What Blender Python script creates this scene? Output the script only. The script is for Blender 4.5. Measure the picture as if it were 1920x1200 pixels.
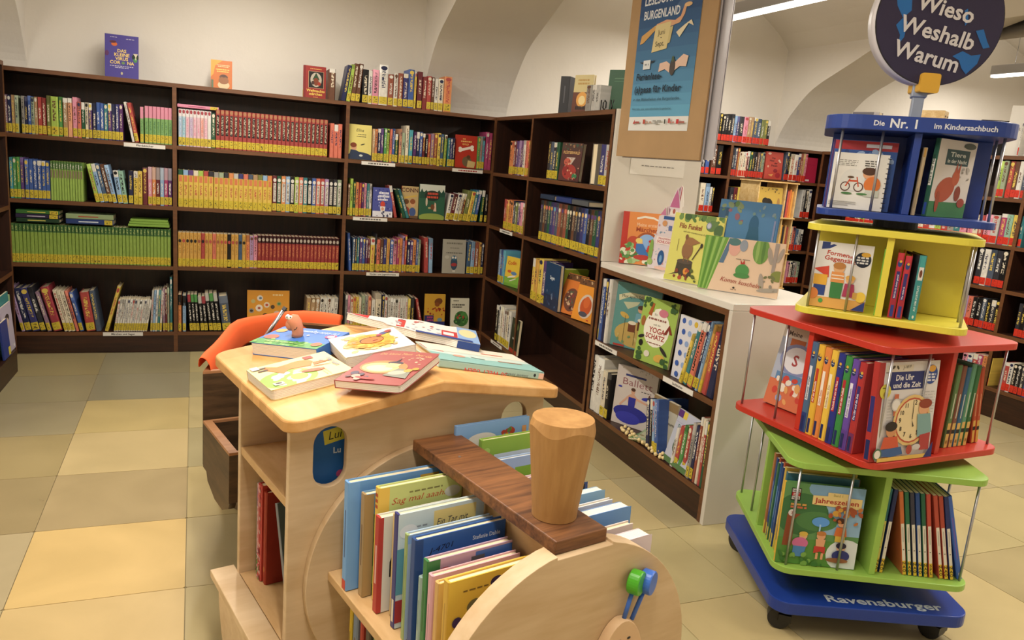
import bpy, bmesh, math, random
from mathutils import Matrix, Vector
rnd = random.Random(7)
PI = math.pi
scene = bpy.context.scene
for o in list(bpy.data.objects):
    bpy.data.objects.remove(o)
COL = scene.collection

# ---------------------------------------------------------------- camera
cam_d = bpy.data.cameras.new('camera')
cam = bpy.data.objects.new('camera', cam_d)
COL.objects.link(cam)
CY, CP, CR = 0.3793, 0.2020, 0.0834
fw = Vector((math.sin(CY) * math.cos(CP), math.cos(CY) * math.cos(CP), -math.sin(CP)))
rt = Vector((math.cos(CY), -math.sin(CY), 0))
up = rt.cross(fw)
r2 = math.cos(CR) * rt + math.sin(CR) * up
u2 = -math.sin(CR) * rt + math.cos(CR) * up
m = Matrix((r2, u2, -fw)).transposed().to_4x4()
m.translation = (0.2163, -4.8633, 1.2739)
cam.matrix_world = m
cam_d.sensor_width = 36
cam_d.lens = 1441.18 / 1920 * 36
cam_d.clip_start = 0.05
scene.camera = cam

# ---------------------------------------------------------------- world and exposure
w = bpy.data.worlds.new('world')
scene.world = w
w.use_nodes = True
w.node_tree.nodes['Background'].inputs[0].default_value = (1.0, 0.86, 0.7, 1)
w.node_tree.nodes['Background'].inputs[1].default_value = 0.15
scene.view_settings.view_transform = 'Standard'
scene.view_settings.look = 'None'
scene.view_settings.exposure = 0.0
scene.view_settings.gamma = 1.0
scene.view_settings.use_curve_mapping = False
LAMP_W = 40.0          # watts of each ceiling luminaire, downward
LAMP_UP = 8.0         # and upward
LAMP_COL = (1.0, 0.925, 0.825)

# ---------------------------------------------------------------- helpers
def lin(c):
    return c / 12.92 if c <= 0.04045 else ((c + 0.055) / 1.055) ** 2.4
_hx = {}
def hexc(s):
    if s not in _hx:
        _hx[s] = tuple(lin(int(s[i:i + 2], 16) / 255) for i in (0, 2, 4)) + (1.0,)
    return _hx[s]
PAL = dict(red='b8322a', darkred='8c1f1e', maroon='6d1a26', crimson='a51f34', rust='9c4a2c', orange='e08430', coral='de6a4a', peach='eaa070',
  yellow='e8c838', ochre='d6a02c', cream='e8dcc0', white='e6e2d8', lime='a8c840', green='4a9a48', darkgreen='1f5a3c', olive='7c8440', sage='a0b090',
  mint='90c0a8', teal='2c8088', turquoise='3aa0b0', cyan='58b0cc', skyblue='8cb4dc', blue='2c58a8', navy='1c2450', indigo='343478', violet='5c3c80',
  purple='5a2868', mauve='9a7890', lilac='b090c0', pink='e08aa4', magenta='b02868', brown='6a4028', tan='b49064', grey='a09c94', silver='c4c2bc', charcoal='34343c', black='17161a',
  slate='4c5a70', denim='3c5c80')
def C(n):
    return hexc(PAL.get(n, n))

MATS = {}
def nodes(name):
    mt = bpy.data.materials.new(name); mt.use_nodes = True
    nt = mt.node_tree; MATS[name] = mt
    return mt, nt, nt.nodes['Principled BSDF']
def nn(nt, t, **kw):
    n = nt.nodes.new('ShaderNode' + t)
    for k, v in kw.items():
        if k[0] == 'i' and k[1:].isdigit():
            if isinstance(v, bpy.types.NodeSocket): nt.links.new(v, n.inputs[int(k[1:])])
            else: n.inputs[int(k[1:])].default_value = v
        else: setattr(n, k, v)
    return n
def mth(nt, op, a, b=0.0, c=None):
    n = nn(nt, 'Math', operation=op, i0=a, i1=b)
    if c is not None:
        if isinstance(c, bpy.types.NodeSocket): nt.links.new(c, n.inputs[2])
        else: n.inputs[2].default_value = c
    return n.outputs[0]
def mix(nt, f, a, b):
    n = nt.nodes.new('ShaderNodeMix'); n.data_type = 'RGBA'
    for s, v in ((0, f), (6, a), (7, b)):
        if isinstance(v, bpy.types.NodeSocket): nt.links.new(v, n.inputs[s])
        else: n.inputs[s].default_value = v
    return n.outputs[2]
def plain(name, hx, rough=0.5, metal=0.0, spec=0.5, noise=0.0):
    mt, nt, b = nodes(name)
    b.inputs['Roughness'].default_value = rough; b.inputs['Metallic'].default_value = metal
    b.inputs['Specular IOR Level'].default_value = spec
    c = C(hx)
    if noise:
        tc = nn(nt, 'TexCoord'); nz = nn(nt, 'TexNoise', i0=tc.outputs['Object']); nz.inputs['Scale'].default_value = 9
        nz.inputs['Detail'].default_value = 4
        nt.links.new(mix(nt, nz.outputs[0], tuple(x * (1 - noise) for x in c[:3]) + (1,), tuple(min(1, x * (1 + noise)) for x in c[:3]) + (1,)), b.inputs[0])
    else: b.inputs[0].default_value = c
    return mt
def wood(name, c1, c2, sc, rough=0.4, staves=False):
    mt, nt, b = nodes(name)
    tc = nn(nt, 'TexCoord'); oi = nn(nt, 'ObjectInfo')
    off = nn(nt, 'CombineXYZ', i0=mth(nt, 'MULTIPLY', oi.outputs['Random'], 7.0), i1=mth(nt, 'MULTIPLY', oi.outputs['Random'], 3.0))
    mp = nn(nt, 'Mapping'); nt.links.new(tc.outputs['Object'], mp.inputs[0]); nt.links.new(off.outputs[0], mp.inputs[1]); mp.inputs[3].default_value = sc
    n1 = nn(nt, 'TexNoise', i0=mp.outputs[0]); n1.inputs['Scale'].default_value = 1; n1.inputs['Detail'].default_value = 5; n1.inputs['Distortion'].default_value = 0.6
    n2 = nn(nt, 'TexNoise', i0=mp.outputs[0]); n2.inputs['Scale'].default_value = 5; n2.inputs['Detail'].default_value = 3
    f = mth(nt, 'ADD', mth(nt, 'MULTIPLY', n1.outputs[0], 0.7), mth(nt, 'MULTIPLY', n2.outputs[0], 0.3))
    rp = nn(nt, 'ValToRGB', i0=f); rp.color_ramp.elements[0].position = 0.36; rp.color_ramp.elements[1].position = 0.64
    rp.color_ramp.elements[0].color = hexc(c1); rp.color_ramp.elements[1].color = hexc(c2)
    out = rp.outputs[0]
    if staves:
        br = nn(nt, 'TexBrick', i0=tc.outputs['Object']); br.inputs['Scale'].default_value = 1.0
        br.inputs['Color1'].default_value = (0.86, 0.84, 0.8, 1); br.inputs['Color2'].default_value = (1.1, 1.1, 1.1, 1); br.inputs['Mortar'].default_value = (0.9, 0.88, 0.84, 1)
        br.inputs['Mortar Size'].default_value = 0.0006; br.inputs['Brick Width'].default_value = 0.26; br.inputs['Row Height'].default_value = 0.045
        mx = nt.nodes.new('ShaderNodeMix'); mx.data_type = 'RGBA'; mx.blend_type = 'MULTIPLY'; mx.inputs[0].default_value = 1
        nt.links.new(out, mx.inputs[6]); nt.links.new(br.outputs[0], mx.inputs[7]); out = mx.outputs[2]
    nt.links.new(out, b.inputs[0]); b.inputs['Roughness'].default_value = rough
    bp = nn(nt, 'Bump'); bp.inputs['Strength'].default_value = 0.08; nt.links.new(n2.outputs[0], bp.inputs['Height']); nt.links.new(bp.outputs[0], b.inputs['Normal'])
    return mt
wood('walnut_h', '22110a', '3c2012', (2.5, 40, 40), 0.42)
wood('walnut_v', '1e0e08', '341a0f', (40, 40, 2.5), 0.42)
wood('walnut_edge', '5a3820', '6e4628', (3, 50, 50), 0.45)
wood('teak', '4a2c18', '8a5a34', (3, 38, 38), 0.5)
wood('teak_edge', '5a2e18', '7a4426', (4, 50, 50), 0.45)
wood('birch', 'c2a47c', 'd6bc98', (2, 9, 14), 0.5)
wood('birch_x', 'bc9460', 'd8b484', (12, 3, 9), 0.5)
wood('birch_edge', 'c89858', 'e4bc80', (30, 30, 6), 0.5)
wood('beech', 'd09a58', 'e8b87c', (10, 3, 10), 0.45, True)
wood('chimney_wood', 'a47844', 'bc9058', (20, 20, 3), 0.5)
wood('bin_walnut', '3c2c1c', '58422c', (6, 6, 40), 0.45)
wood('rim_wood', '9a6a44', 'b4845c', (6, 30, 30), 0.5)
wood('pale_pine', 'd0a868', 'e8cc94', (3, 30, 30), 0.5)
plain('white_lam', 'd8d4ca', 0.35)
plain('end_lam', 'cfc9bd', 0.4)
plain('alu', 'c4c4c8', 0.32, 0.9)
plain('rod_metal', 'b4b4b8', 0.35, 0.85)
plain('pole_grey', '9aa4b4', 0.4, 0.3)
plain('paper', 'e6d6b4', 0.8, noise=0.12)
plain('paper_white', 'ece6da', 0.75)
plain('black_plastic', '1b1a1a', 0.45)
plain('base_blue', '1c3a90', 0.32)
plain('tier_green', '94bc54', 0.35)
plain('tier_red', 'bc3426', 0.35)
plain('tier_yellow', 'dccf48', 0.35)
plain('tier_blue', '1e3c8c', 0.35)
plain('clip_yellow', 'e8b23c', 0.4)
plain('sign_white', 'd8d4d8', 0.4)
plain('toy_green', '4caa28', 0.3)
plain('toy_blue', '3c6cc8', 0.3)
plain('toy_red', 'd8402c', 0.3)
plain('toy_face', 'd6b48c', 0.5)
plain('orange_cloth', 'f0642c', 0.8, noise=0.1)
plain('worm', 'd88a68', 0.8, noise=0.12)
plain('eye_white', 'eee8e0', 0.4)
plain('cardboard', 'a88860', 0.8, noise=0.12)
plain('sleeve', 'b8b4b8', 0.25)
plain('clear_acrylic', 'c8c8c4', 0.15, 0.0)
plain('cherry', 'e6cf98', 0.6, noise=0.2)
plain('grout', '8a7c5c', 0.9)
plain('steel_dark', '55565a', 0.4, 0.6)
# plaster
mt, nt, b = nodes('plaster')
tc = nn(nt, 'TexCoord'); nz = nn(nt, 'TexNoise', i0=tc.outputs['Object']); nz.inputs['Scale'].default_value = 2.2; nz.inputs['Detail'].default_value = 6
nt.links.new(mix(nt, nz.outputs[0], hexc('d6d0c6'), hexc('e4dfd6')), b.inputs[0]); b.inputs['Roughness'].default_value = 0.9
n2 = nn(nt, 'TexNoise', i0=tc.outputs['Object']); n2.inputs['Scale'].default_value = 14; n2.inputs['Detail'].default_value = 5
bp = nn(nt, 'Bump'); bp.inputs['Strength'].default_value = 0.12; bp.inputs['Distance'].default_value = 0.02
nt.links.new(n2.outputs[0], bp.inputs['Height']); nt.links.new(bp.outputs[0], b.inputs['Normal'])
# stone floor tile: object colour tints each tile
mt, nt, b = nodes('tile')
tc = nn(nt, 'TexCoord'); oi = nn(nt, 'ObjectInfo')
off = nn(nt, 'CombineXYZ', i0=mth(nt, 'MULTIPLY', oi.outputs['Random'], 31.0), i1=mth(nt, 'MULTIPLY', oi.outputs['Random'], 17.0))
va = nn(nt, 'VectorMath', operation='ADD', i0=tc.outputs['Object'], i1=off.outputs[0])
nz = nn(nt, 'TexNoise', i0=va.outputs[0]); nz.inputs['Scale'].default_value = 3.0; nz.inputs['Detail'].default_value = 7; nz.inputs['Distortion'].default_value = 1.2
hs = nn(nt, 'HueSaturation'); nt.links.new(oi.outputs['Color'], hs.inputs['Color'])
nt.links.new(mth(nt, 'ADD', mth(nt, 'MULTIPLY', nz.outputs[0], 0.34), 0.83), hs.inputs['Value'])
nt.links.new(hs.outputs[0], b.inputs[0]); 
nt.links.new(mth(nt, 'ADD', mth(nt, 'MULTIPLY', nz.outputs[0], 0.25), 0.2), b.inputs['Roughness'])
# printed surfaces: colour stored on the faces
mt, nt, b = nodes('print')
at = nn(nt, 'Attribute', attribute_name='Col'); nt.links.new(at.outputs['Color'], b.inputs[0]); b.inputs['Roughness'].default_value = 0.42
b.inputs['Specular IOR Level'].default_value = 0.35
mt, nt, b = nodes('matte_print')
at = nn(nt, 'Attribute', attribute_name='Col'); nt.links.new(at.outputs['Color'], b.inputs[0]); b.inputs['Roughness'].default_value = 0.8
# spine sticker
def sticker_mat(name, hx, ink):
    mt, nt, b = nodes(name)
    tc = nn(nt, 'TexCoord'); oi = nn(nt, 'ObjectInfo'); sp = nn(nt, 'SeparateXYZ', i0=tc.outputs['Generated'])
    cv = nn(nt, 'CombineXYZ', i0=mth(nt, 'MULTIPLY', sp.outputs[0], 2.4), i1=mth(nt, 'MULTIPLY', oi.outputs['Random'], 40.0), i2=mth(nt, 'MULTIPLY', sp.outputs[2], 6.0))
    nz = nn(nt, 'TexNoise', i0=cv.outputs[0]); nz.inputs['Scale'].default_value = 1.6; nz.inputs['Detail'].default_value = 1
    mk = mth(nt, 'MULTIPLY', mth(nt, 'GREATER_THAN', nz.outputs[0], 0.58), mth(nt, 'LESS_THAN', mth(nt, 'ABSOLUTE', mth(nt, 'SUBTRACT', sp.outputs[0], 0.5)), 0.3))
    mk = mth(nt, 'MULTIPLY', mk, mth(nt, 'LESS_THAN', mth(nt, 'ABSOLUTE', mth(nt, 'SUBTRACT', sp.outputs[2], 0.5)), 0.38))
    nt.links.new(mix(nt, mk, hexc(hx), hexc(ink)), b.inputs[0]); b.inputs['Roughness'].default_value = 0.5
sticker_mat('label_yellow', 'c6b034', '3a3418')
sticker_mat('label_red', 'c8301c', '8a1810')
# shelved book covers: every book carries its own colours as object properties
mt, nt, b = nodes('book_cover')
tc = nn(nt, 'TexCoord'); oi = nn(nt, 'ObjectInfo'); sp = nn(nt, 'SeparateXYZ', i0=tc.outputs['Generated'])
X, Y, Z = sp.outputs
def oat(n):
    return nn(nt, 'Attribute', attribute_name=n, attribute_type='OBJECT').outputs
p1 = nn(nt, 'SeparateXYZ', i0=oat('p1')[1]).outputs; p2 = nn(nt, 'SeparateXYZ', i0=oat('p2')[1]).outputs
xc = mth(nt, 'ABSOLUTE', mth(nt, 'SUBTRACT', X, 0.5))
rn = mth(nt, 'MULTIPLY', oi.outputs['Random'], 50.0)
nv = nn(nt, 'CombineXYZ', i0=mth(nt, 'MULTIPLY', X, 1.2), i1=rn, i2=mth(nt, 'MULTIPLY', Z, 5.0))
nz = nn(nt, 'TexNoise', i0=nv.outputs[0]); nz.inputs['Scale'].default_value = 2; nz.inputs['Detail'].default_value = 3
hs = nn(nt, 'HueSaturation'); nt.links.new(oi.outputs['Color'], hs.inputs['Color'])
nt.links.new(mth(nt, 'ADD', mth(nt, 'MULTIPLY', nz.outputs[0], 0.5), 0.75), hs.inputs['Value'])
col = hs.outputs[0]
def zone(z0, z1):
    return mth(nt, 'MULTIPLY', mth(nt, 'GREATER_THAN', Z, z0), mth(nt, 'LESS_THAN', Z, z1))
spine = mth(nt, 'LESS_THAN', Y, 0.05)
col = mix(nt, mth(nt, 'MULTIPLY', spine, mth(nt, 'GREATER_THAN', Z, p1[0])), col, oat('c2')[0])
col = mix(nt, mth(nt, 'MULTIPLY', mth(nt, 'MULTIPLY', spine, zone(p1[1], p1[2])), mth(nt, 'LESS_THAN', xc, 0.3)), col, oat('c3')[0])
tv = nn(nt, 'CombineXYZ', i0=mth(nt, 'MULTIPLY', X, 3.0), i1=rn, i2=mth(nt, 'MULTIPLY', Z, 34.0))
tn = nn(nt, 'TexNoise', i0=tv.outputs[0]); tn.inputs['Scale'].default_value = 1.3; tn.inputs['Detail'].default_value = 1
tm = mth(nt, 'MULTIPLY', mth(nt, 'GREATER_THAN', tn.outputs[0], 0.5), mth(nt, 'LESS_THAN', xc, 0.21))
col = mix(nt, mth(nt, 'MULTIPLY', mth(nt, 'MULTIPLY', spine, zone(p2[0], p2[1])), tm), col, oat('c4')[0])
ez = mth(nt, 'MULTIPLY', mth(nt, 'SUBTRACT', Z, p2[2]), 7.0)
em = mth(nt, 'LESS_THAN', mth(nt, 'ADD', mth(nt, 'MULTIPLY', xc, xc), mth(nt, 'MULTIPLY', ez, ez)), 0.13)
col = mix(nt, mth(nt, 'MULTIPLY', spine, em), col, oat('c5')[0])
h2 = nn(nt, 'HueSaturation'); nt.links.new(col, h2.inputs['Color']); h2.inputs['Saturation'].default_value = .9; h2.inputs['Value'].default_value = .84
nt.links.new(h2.outputs[0], b.inputs[0]); b.inputs['Roughness'].default_value = 0.4; b.inputs['Specular IOR Level'].default_value = 0.4
# lamp diffuser
mt, nt, b = nodes('diffuser')
b.inputs['Emission Color'].default_value = (1.0, 0.93, 0.8, 1); b.inputs['Emission Strength'].default_value = 6.0
b.inputs[0].default_value = (0.9, 0.9, 0.9, 1)

class MB:
    """collects polygons; build() links them as ONE mesh object"""
    def __init__(s): s.v = []; s.f = []; s.m = []; s.c = []; s.cur = 0; s.col = (1, 1, 1, 1)
    def add(s, vs, fs):
        n = len(s.v); s.v += [tuple(v) for v in vs]
        for f in fs: s.f.append([n + i for i in f]); s.m.append(s.cur); s.c.append(s.col)
        return s
    def box(s, x0, x1, y0, y1, z0, z1):
        return s.add([(x0, y0, z0), (x1, y0, z0), (x1, y1, z0), (x0, y1, z0), (x0, y0, z1), (x1, y0, z1), (x1, y1, z1), (x0, y1, z1)],
                     [(3, 2, 1, 0), (4, 5, 6, 7), (0, 1, 5, 4), (1, 2, 6, 5), (2, 3, 7, 6), (3, 0, 4, 7)])
    def prism(s, poly, a, b, f=None):
        """poly (p,q) counter-clockwise extruded from a to b; f maps (p,q,h) to xyz"""
        f = f or (lambda p, q, h: (p, q, h)); n = len(poly)
        vs = [f(p, q, a) for p, q in poly] + [f(p, q, b) for p, q in poly]
        return s.add(vs, [tuple(range(n))[::-1], tuple(range(n, 2 * n))] + [(i, (i + 1) % n, n + (i + 1) % n, n + i) for i in range(n)])
    def tube(s, pts, r, k=8):
        pts = [Vector(p) for p in pts]; n = len(pts); rr = r if isinstance(r, (list, tuple)) else [r] * n; vs = []
        for i, p in enumerate(pts):
            d = (pts[min(i + 1, n - 1)] - pts[max(i - 1, 0)]).normalized()
            a = d.cross(Vector((0, 0, 1)) if abs(d.z) < 0.9 else Vector((1, 0, 0))).normalized(); b = d.cross(a)
            vs += [p + rr[i] * (math.cos(2 * PI * j / k) * a + math.sin(2 * PI * j / k) * b) for j in range(k)]
        fs = [(i * k + j, i * k + (j + 1) % k, (i + 1) * k + (j + 1) % k, (i + 1) * k + j) for i in range(n - 1) for j in range(k)]
        return s.add(vs, fs + [tuple(range(k))[::-1], tuple(range((n - 1) * k, n * k))])
    def lathe(s, prof, k=24, c=(0, 0, 0)):
        vs = [(c[0] + r * math.cos(2 * PI * j / k), c[1] + r * math.sin(2 * PI * j / k), c[2] + z) for r, z in prof for j in range(k)]; n = len(prof)
        fs = [(i * k + j, i * k + (j + 1) % k, (i + 1) * k + (j + 1) % k, (i + 1) * k + j) for i in range(n - 1) for j in range(k)]
        return s.add(vs, fs + [tuple(range(k))[::-1], tuple(range((n - 1) * k, n * k))])
    def ball(s, c, r, k=12, n=8):
        r = r if isinstance(r, (list, tuple)) else (r, r, r)
        vs = [(c[0] + r[0] * math.sin(PI * i / n) * math.cos(2 * PI * j / k), c[1] + r[1] * math.sin(PI * i / n) * math.sin(2 * PI * j / k), c[2] + r[2] * math.cos(PI * i / n)) for i in range(1, n) for j in range(k)]
        vs += [(c[0], c[1], c[2] + r[2]), (c[0], c[1], c[2] - r[2])]; t = len(vs) - 2
        fs = [(i * k + j, (i + 1) * k + j, (i + 1) * k + (j + 1) % k, i * k + (j + 1) % k) for i in range(n - 2) for j in range(k)]
        fs += [(t, j, (j + 1) % k) for j in range(k)] + [(t + 1, (n - 2) * k + (j + 1) % k, (n - 2) * k + j) for j in range(k)]
        return s.add(vs, fs)
    def mesh(s, name, mats, smooth=False):
        me = bpy.data.meshes.new(name); me.from_pydata(s.v, [], s.f)
        for q in (mats if isinstance(mats, (list, tuple)) else [mats]): me.materials.append(MATS[q])
        me.polygons.foreach_set('material_index', s.m)
        if smooth: me.polygons.foreach_set('use_smooth', [True] * len(s.f))
        if any(c != (1, 1, 1, 1) for c in s.c):
            at = me.color_attributes.new('Col', 'FLOAT_COLOR', 'CORNER'); buf = []
            for f, c in zip(s.f, s.c): buf += list(c) * len(f)
            at.data.foreach_set('color', buf)
        me.update(); return me
    def build(s, name, mats, parent=None, smooth=False, bevel=0.0):
        o = bpy.data.objects.new(name, s.mesh(name, mats, smooth)); COL.objects.link(o)
        if parent: o.parent = parent
        if bevel:
            b = o.modifiers.new('bevel', 'BEVEL'); b.width = bevel; b.segments = 2; b.limit_method = 'ANGLE'; b.angle_limit = 0.7
        return o
def tag(o, label, cat, group=None):
    o['label'] = label; o['category'] = cat
    if group: o['group'] = group
    return o
def empty(name, label, cat, loc=(0, 0, 0), rz=0.0, group=None):
    o = bpy.data.objects.new(name, None); COL.objects.link(o); o.location = loc; o.rotation_euler = (0, 0, rz); o.empty_display_size = 0.1
    return tag(o, label, cat, group)
def struct(o):
    o['kind'] = 'structure'; return o
def link(name, me, parent=None, loc=None):
    o = bpy.data.objects.new(name, me); COL.objects.link(o)
    if parent: o.parent = parent
    if loc: o.location = loc
    return o
def rsq(hx, hy, r, n=6, cx=0, cy=0):
    """rounded rectangle outline, counter-clockwise"""
    return [(cx + sx * (hx - r) + r * math.cos(PI / 2 * (i + j / n)), cy + sy * (hy - r) + r * math.sin(PI / 2 * (i + j / n)))
            for i, (sx, sy) in enumerate(((1, 1), (-1, 1), (-1, -1), (1, -1))) for j in range(n + 1)]
def ell(cx, cy, rx, ry, n=20, rot=0.0):
    c, s = math.cos(rot), math.sin(rot)
    return [(cx + rx * math.cos(2 * PI * i / n) * c - ry * math.sin(2 * PI * i / n) * s, cy + rx * math.cos(2 * PI * i / n) * s + ry * math.sin(2 * PI * i / n) * c) for i in range(n)]

# ---------------------------------------------------------------- lettering: each character becomes flat polygons once
_gl = {}
def _curve(txt, st):
    cu = bpy.data.curves.new('t', 'FONT'); cu.body = txt; cu.size = 1; cu.resolution_u = 2
    if 'b' in st: cu.offset = 0.022
    if 'i' in st: cu.shear = 0.3
    o = bpy.data.objects.new('t', cu); COL.objects.link(o)
    me = bpy.data.meshes.new_from_object(o.evaluated_get(bpy.context.evaluated_depsgraph_get()))
    v = [(q.co.x, q.co.y) for q in me.vertices]; f = [tuple(q.vertices) for q in me.polygons]
    bpy.data.objects.remove(o); bpy.data.curves.remove(cu); bpy.data.meshes.remove(me)
    return v, f
def glyph(ch, st):
    if (ch, st) not in _gl:
        if ch == ' ': _gl[ch, st] = ([], [], 0.3)
        else:
            v, f = _curve(ch, st); v2, _ = _curve('I' + ch + 'I', st); v3, _ = _curve('II', st)
            _gl[ch, st] = (v, f, (max(x for x, y in v2) - min(x for x, y in v2)) - (max(x for x, y in v3) - min(x for x, y in v3)))
    return _gl[ch, st]
for st in ('r', 'b', 'i'):
    for ch in 'ABCDEFGHIJKLMNOPRSTUVWYZabcdefghijklmnoprstuvwxyzäüößÄ0123456789.-!()':
        glyph(ch, st)
def text2d(s, st='r'):
    vs, fs, x = [], [], 0.0
    for ch in s:
        v, f, a = glyph(ch, st); n = len(vs)
        vs += [(p + x, q) for p, q in v]; fs += [tuple(n + i for i in g) for g in f]; x += a
    return vs, fs, x
def draw(mb, items, W, H, f, eps=0.00012, seed=1):
    """flat print. items in 0..1 of a W x H field; f(p,q,d) puts metres p right, q up, d off the surface into space"""
    rr = random.Random(seed); d = eps
    def clip(pts):
        for ax, lim, sg in ((0, 0.002, 1), (0, .998, -1), (1, 0.002, 1), (1, .998, -1)):
            out = []
            for a, b in zip(pts, pts[1:] + pts[:1]):
                ia, ib = (a[ax] - lim) * sg >= 0, (b[ax] - lim) * sg >= 0
                if ia: out.append(a)
                if ia != ib:
                    t = (lim - a[ax]) / (b[ax] - a[ax]); out.append((a[0] + (b[0] - a[0]) * t, a[1] + (b[1] - a[1]) * t))
            pts = out
            if len(pts) < 3: return []
        return pts
    def poly(pts, c):
        if any(not 0 <= v <= 1 for p in pts for v in p): pts = clip([tuple(p) for p in pts])
        if len(pts) < 3: return
        mb.col = C(c); mb.add([f(p * W, q * H, d) for p, q in pts], [tuple(range(len(pts)))])
    for it in items:
        k = it[0]
        if k == 'R': poly([(it[1], it[2]), (it[1] + it[3], it[2]), (it[1] + it[3], it[2] + it[4]), (it[1], it[2] + it[4])], it[5])
        elif k == 'E':
            rot = math.radians(it[6]) if len(it) > 6 else 0
            pts = ell(0, 0, it[3] * W, it[4] * H, 20, rot); poly([(it[1] + p / W, it[2] + q / H) for p, q in pts], it[5])
        elif k == 'P':
            q = it[2:]; poly(list(zip(q[::2], q[1::2])), it[1])
        elif k == 'S':   # n x0 y0 x1 y1 r colours
            for i in range(it[1]):
                r = it[6] * rr.uniform(0.5, 1.2); c = rr.choice(it[7].split()); x, y = rr.uniform(it[2], it[4]), rr.uniform(it[3], it[5])
                pts = ell(0, 0, r, r * rr.uniform(0.5, 1), 8, rr.uniform(0, 3)); d += eps * 0.2; poly([(x + p / W, y + q / H) for p, q in pts], c)
        elif k == 'L':   # a line of print too small to read: x centre, baseline, width, height, colour
            x = it[1] - it[3] / 2
            while x < it[1] + it[3] / 2 - .01:
                ww = min(rr.uniform(.03, .09), it[1] + it[3] / 2 - x); poly([(x, it[2]), (x + ww, it[2]), (x + ww, it[2] + it[4]), (x, it[2] + it[4])], it[5]); x += ww + .018
        elif k == 'T':   # text x y size colour style rotation align maxwidth
            st = it[6] if len(it) > 6 else 'r'; rot = math.radians(it[7]) if len(it) > 7 else 0; al = it[8] if len(it) > 8 else 'c'
            vs, fs, wd = text2d(it[1], st); sz = it[4] * H / 0.73; sx = sz
            if len(it) > 9 and it[9]: sx = it[9] * W / wd
            o = {'c': -wd / 2, 'l': 0, 'r': -wd}[al]; c, s = math.cos(rot), math.sin(rot); mb.col = C(it[5])
            mb.add([f(it[2] * W + (x + o) * sx * c - y * sz * s, it[3] * H + (x + o) * sx * s + y * sz * c, d) for x, y in vs], fs)
        d += eps
    return mb

# ================================================================ the room
F = MB().box(-2.4, 7.4, -5.7, 0.45, -0.1, -0.003).build('floor', 'grout'); struct(F)
# floor tiles, 45 cm stone, grid turned by one degree
TS = 0.4465
tile_me = MB().prism(rsq(TS / 2 - 0.0012, TS / 2 - 0.0012, 0.004, 1), -0.012, 0.0).mesh('tile', 'tile')
TINT = {(0, 0): (145, 137, 108), (0, 1): (142, 135, 110), (0, 2): (183, 163, 112), (0, 3): (187, 167, 122), (0, 4): (167, 148, 110), (0, 5): (204, 175, 117), (0, 6): (194, 169, 119),
        (-1, 0): (155, 142, 103), (-1, 1): (150, 140, 108), (-1, 2): (153, 142, 112), (-1, 3): (159, 142, 101), (-1, 4): (155, 138, 101), (-1, 5): (171, 156, 122),
        (1, 0): (175, 163, 119), (1, 1): (163, 154, 117), (1, 2): (175, 160, 117), (1, 3): (159, 148, 112), (1, 4): (177, 160, 115), (1, 5): (171, 156, 117), (1, 6): (171, 156, 115)}
TINT_ANY = [(179, 167, 126), (173, 160, 122), (183, 169, 124), (171, 156, 115), (191, 173, 126)]
ang = 0.021
for i in range(-3, 12):
    for j in range(0, 12):
        ox = -0.358 + (i + 0.5) * TS - (0.14 if i > 4 else .07 if i == 4 else 0); oy = -0.005 - (j + 0.5) * TS
        x = ox * math.cos(ang) - oy * math.sin(ang); y = ox * math.sin(ang) + oy * math.cos(ang)
        y -= 0.0
        if x > 5.4 or y > 0.3: continue
        t = link('tile', tile_me, F, (x, y, 0)); t.rotation_euler = (0, 0, ang); t.scale.x = .686 if i == 4 else 1
        t.color = tuple(lin(c / 255) for c in (TINT.get((i, j)) or rnd.choice(TINT_ANY))) + (1.0,)
PROF = [(.30, 1.42), (.285, 1.60), (.20, 1.76), (.10, 1.875), (0, 1.965), (-.1, 2.025), (-.2, 2.07), (-.4, 2.155), (-.56, 2.225), (-.8, 2.30), (-1.0, 2.355), (-1.3, 2.425), (-1.6, 2.47), (-2.3, 2.52),
        (-3.0, 2.47), (-3.6, 2.36), (-4.04, 2.225), (-4.4, 2.07), (-4.6, 1.965), (-4.79, 1.78), (-4.9, 1.42)]
def _cr(a, b, c, d, t): return .5 * (2 * b + (c - a) * t + (2 * a - 5 * b + 4 * c - d) * t * t + (3 * b - a - 3 * c + d) * t ** 3)
_p = [PROF[0]] + PROF + [PROF[-1]]
PROF = [tuple(_cr(_p[i][k], _p[i + 1][k], _p[i + 2][k], _p[i + 3][k], j / 5) for k in (0, 1)) for i in range(len(_p) - 3) for j in range(5)] + [PROF[-1]]
def arch_wall(name, x0, x1):
    mb = MB(); f = lambda p, q, h: (h, p, q)
    n = len(PROF)
    # solid spandrel in strips so that the faces stay convex
    for (a, b), (c, d) in zip(PROF, PROF[1:]):
        mb.add([(x0, a, b), (x0, c, d), (x0, c, 3.05), (x0, a, 3.05), (x1, a, b), (x1, c, d), (x1, c, 3.05), (x1, a, 3.05)],
               [(3, 2, 1, 0), (4, 5, 6, 7), (0, 1, 5, 4)])
    for ya, yb, top in ((.3, .45, 3.05), (-5.7, -4.9, 3.05)):
        mb.box(x0, x1, ya, yb, 0, top)
    o = mb.build(name, 'plaster'); bm = bmesh.new(); bm.from_mesh(o.data); bmesh.ops.remove_doubles(bm, verts=bm.verts, dist=1e-5); bm.to_mesh(o.data); bm.free()
    return struct(o)
arch_wall('wall_arch_1', -1.34, -0.755)
arch_wall('wall_arch_2', 1.50, 2.10)
arch_wall('wall_arch_3', 4.405, 4.95)
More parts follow.
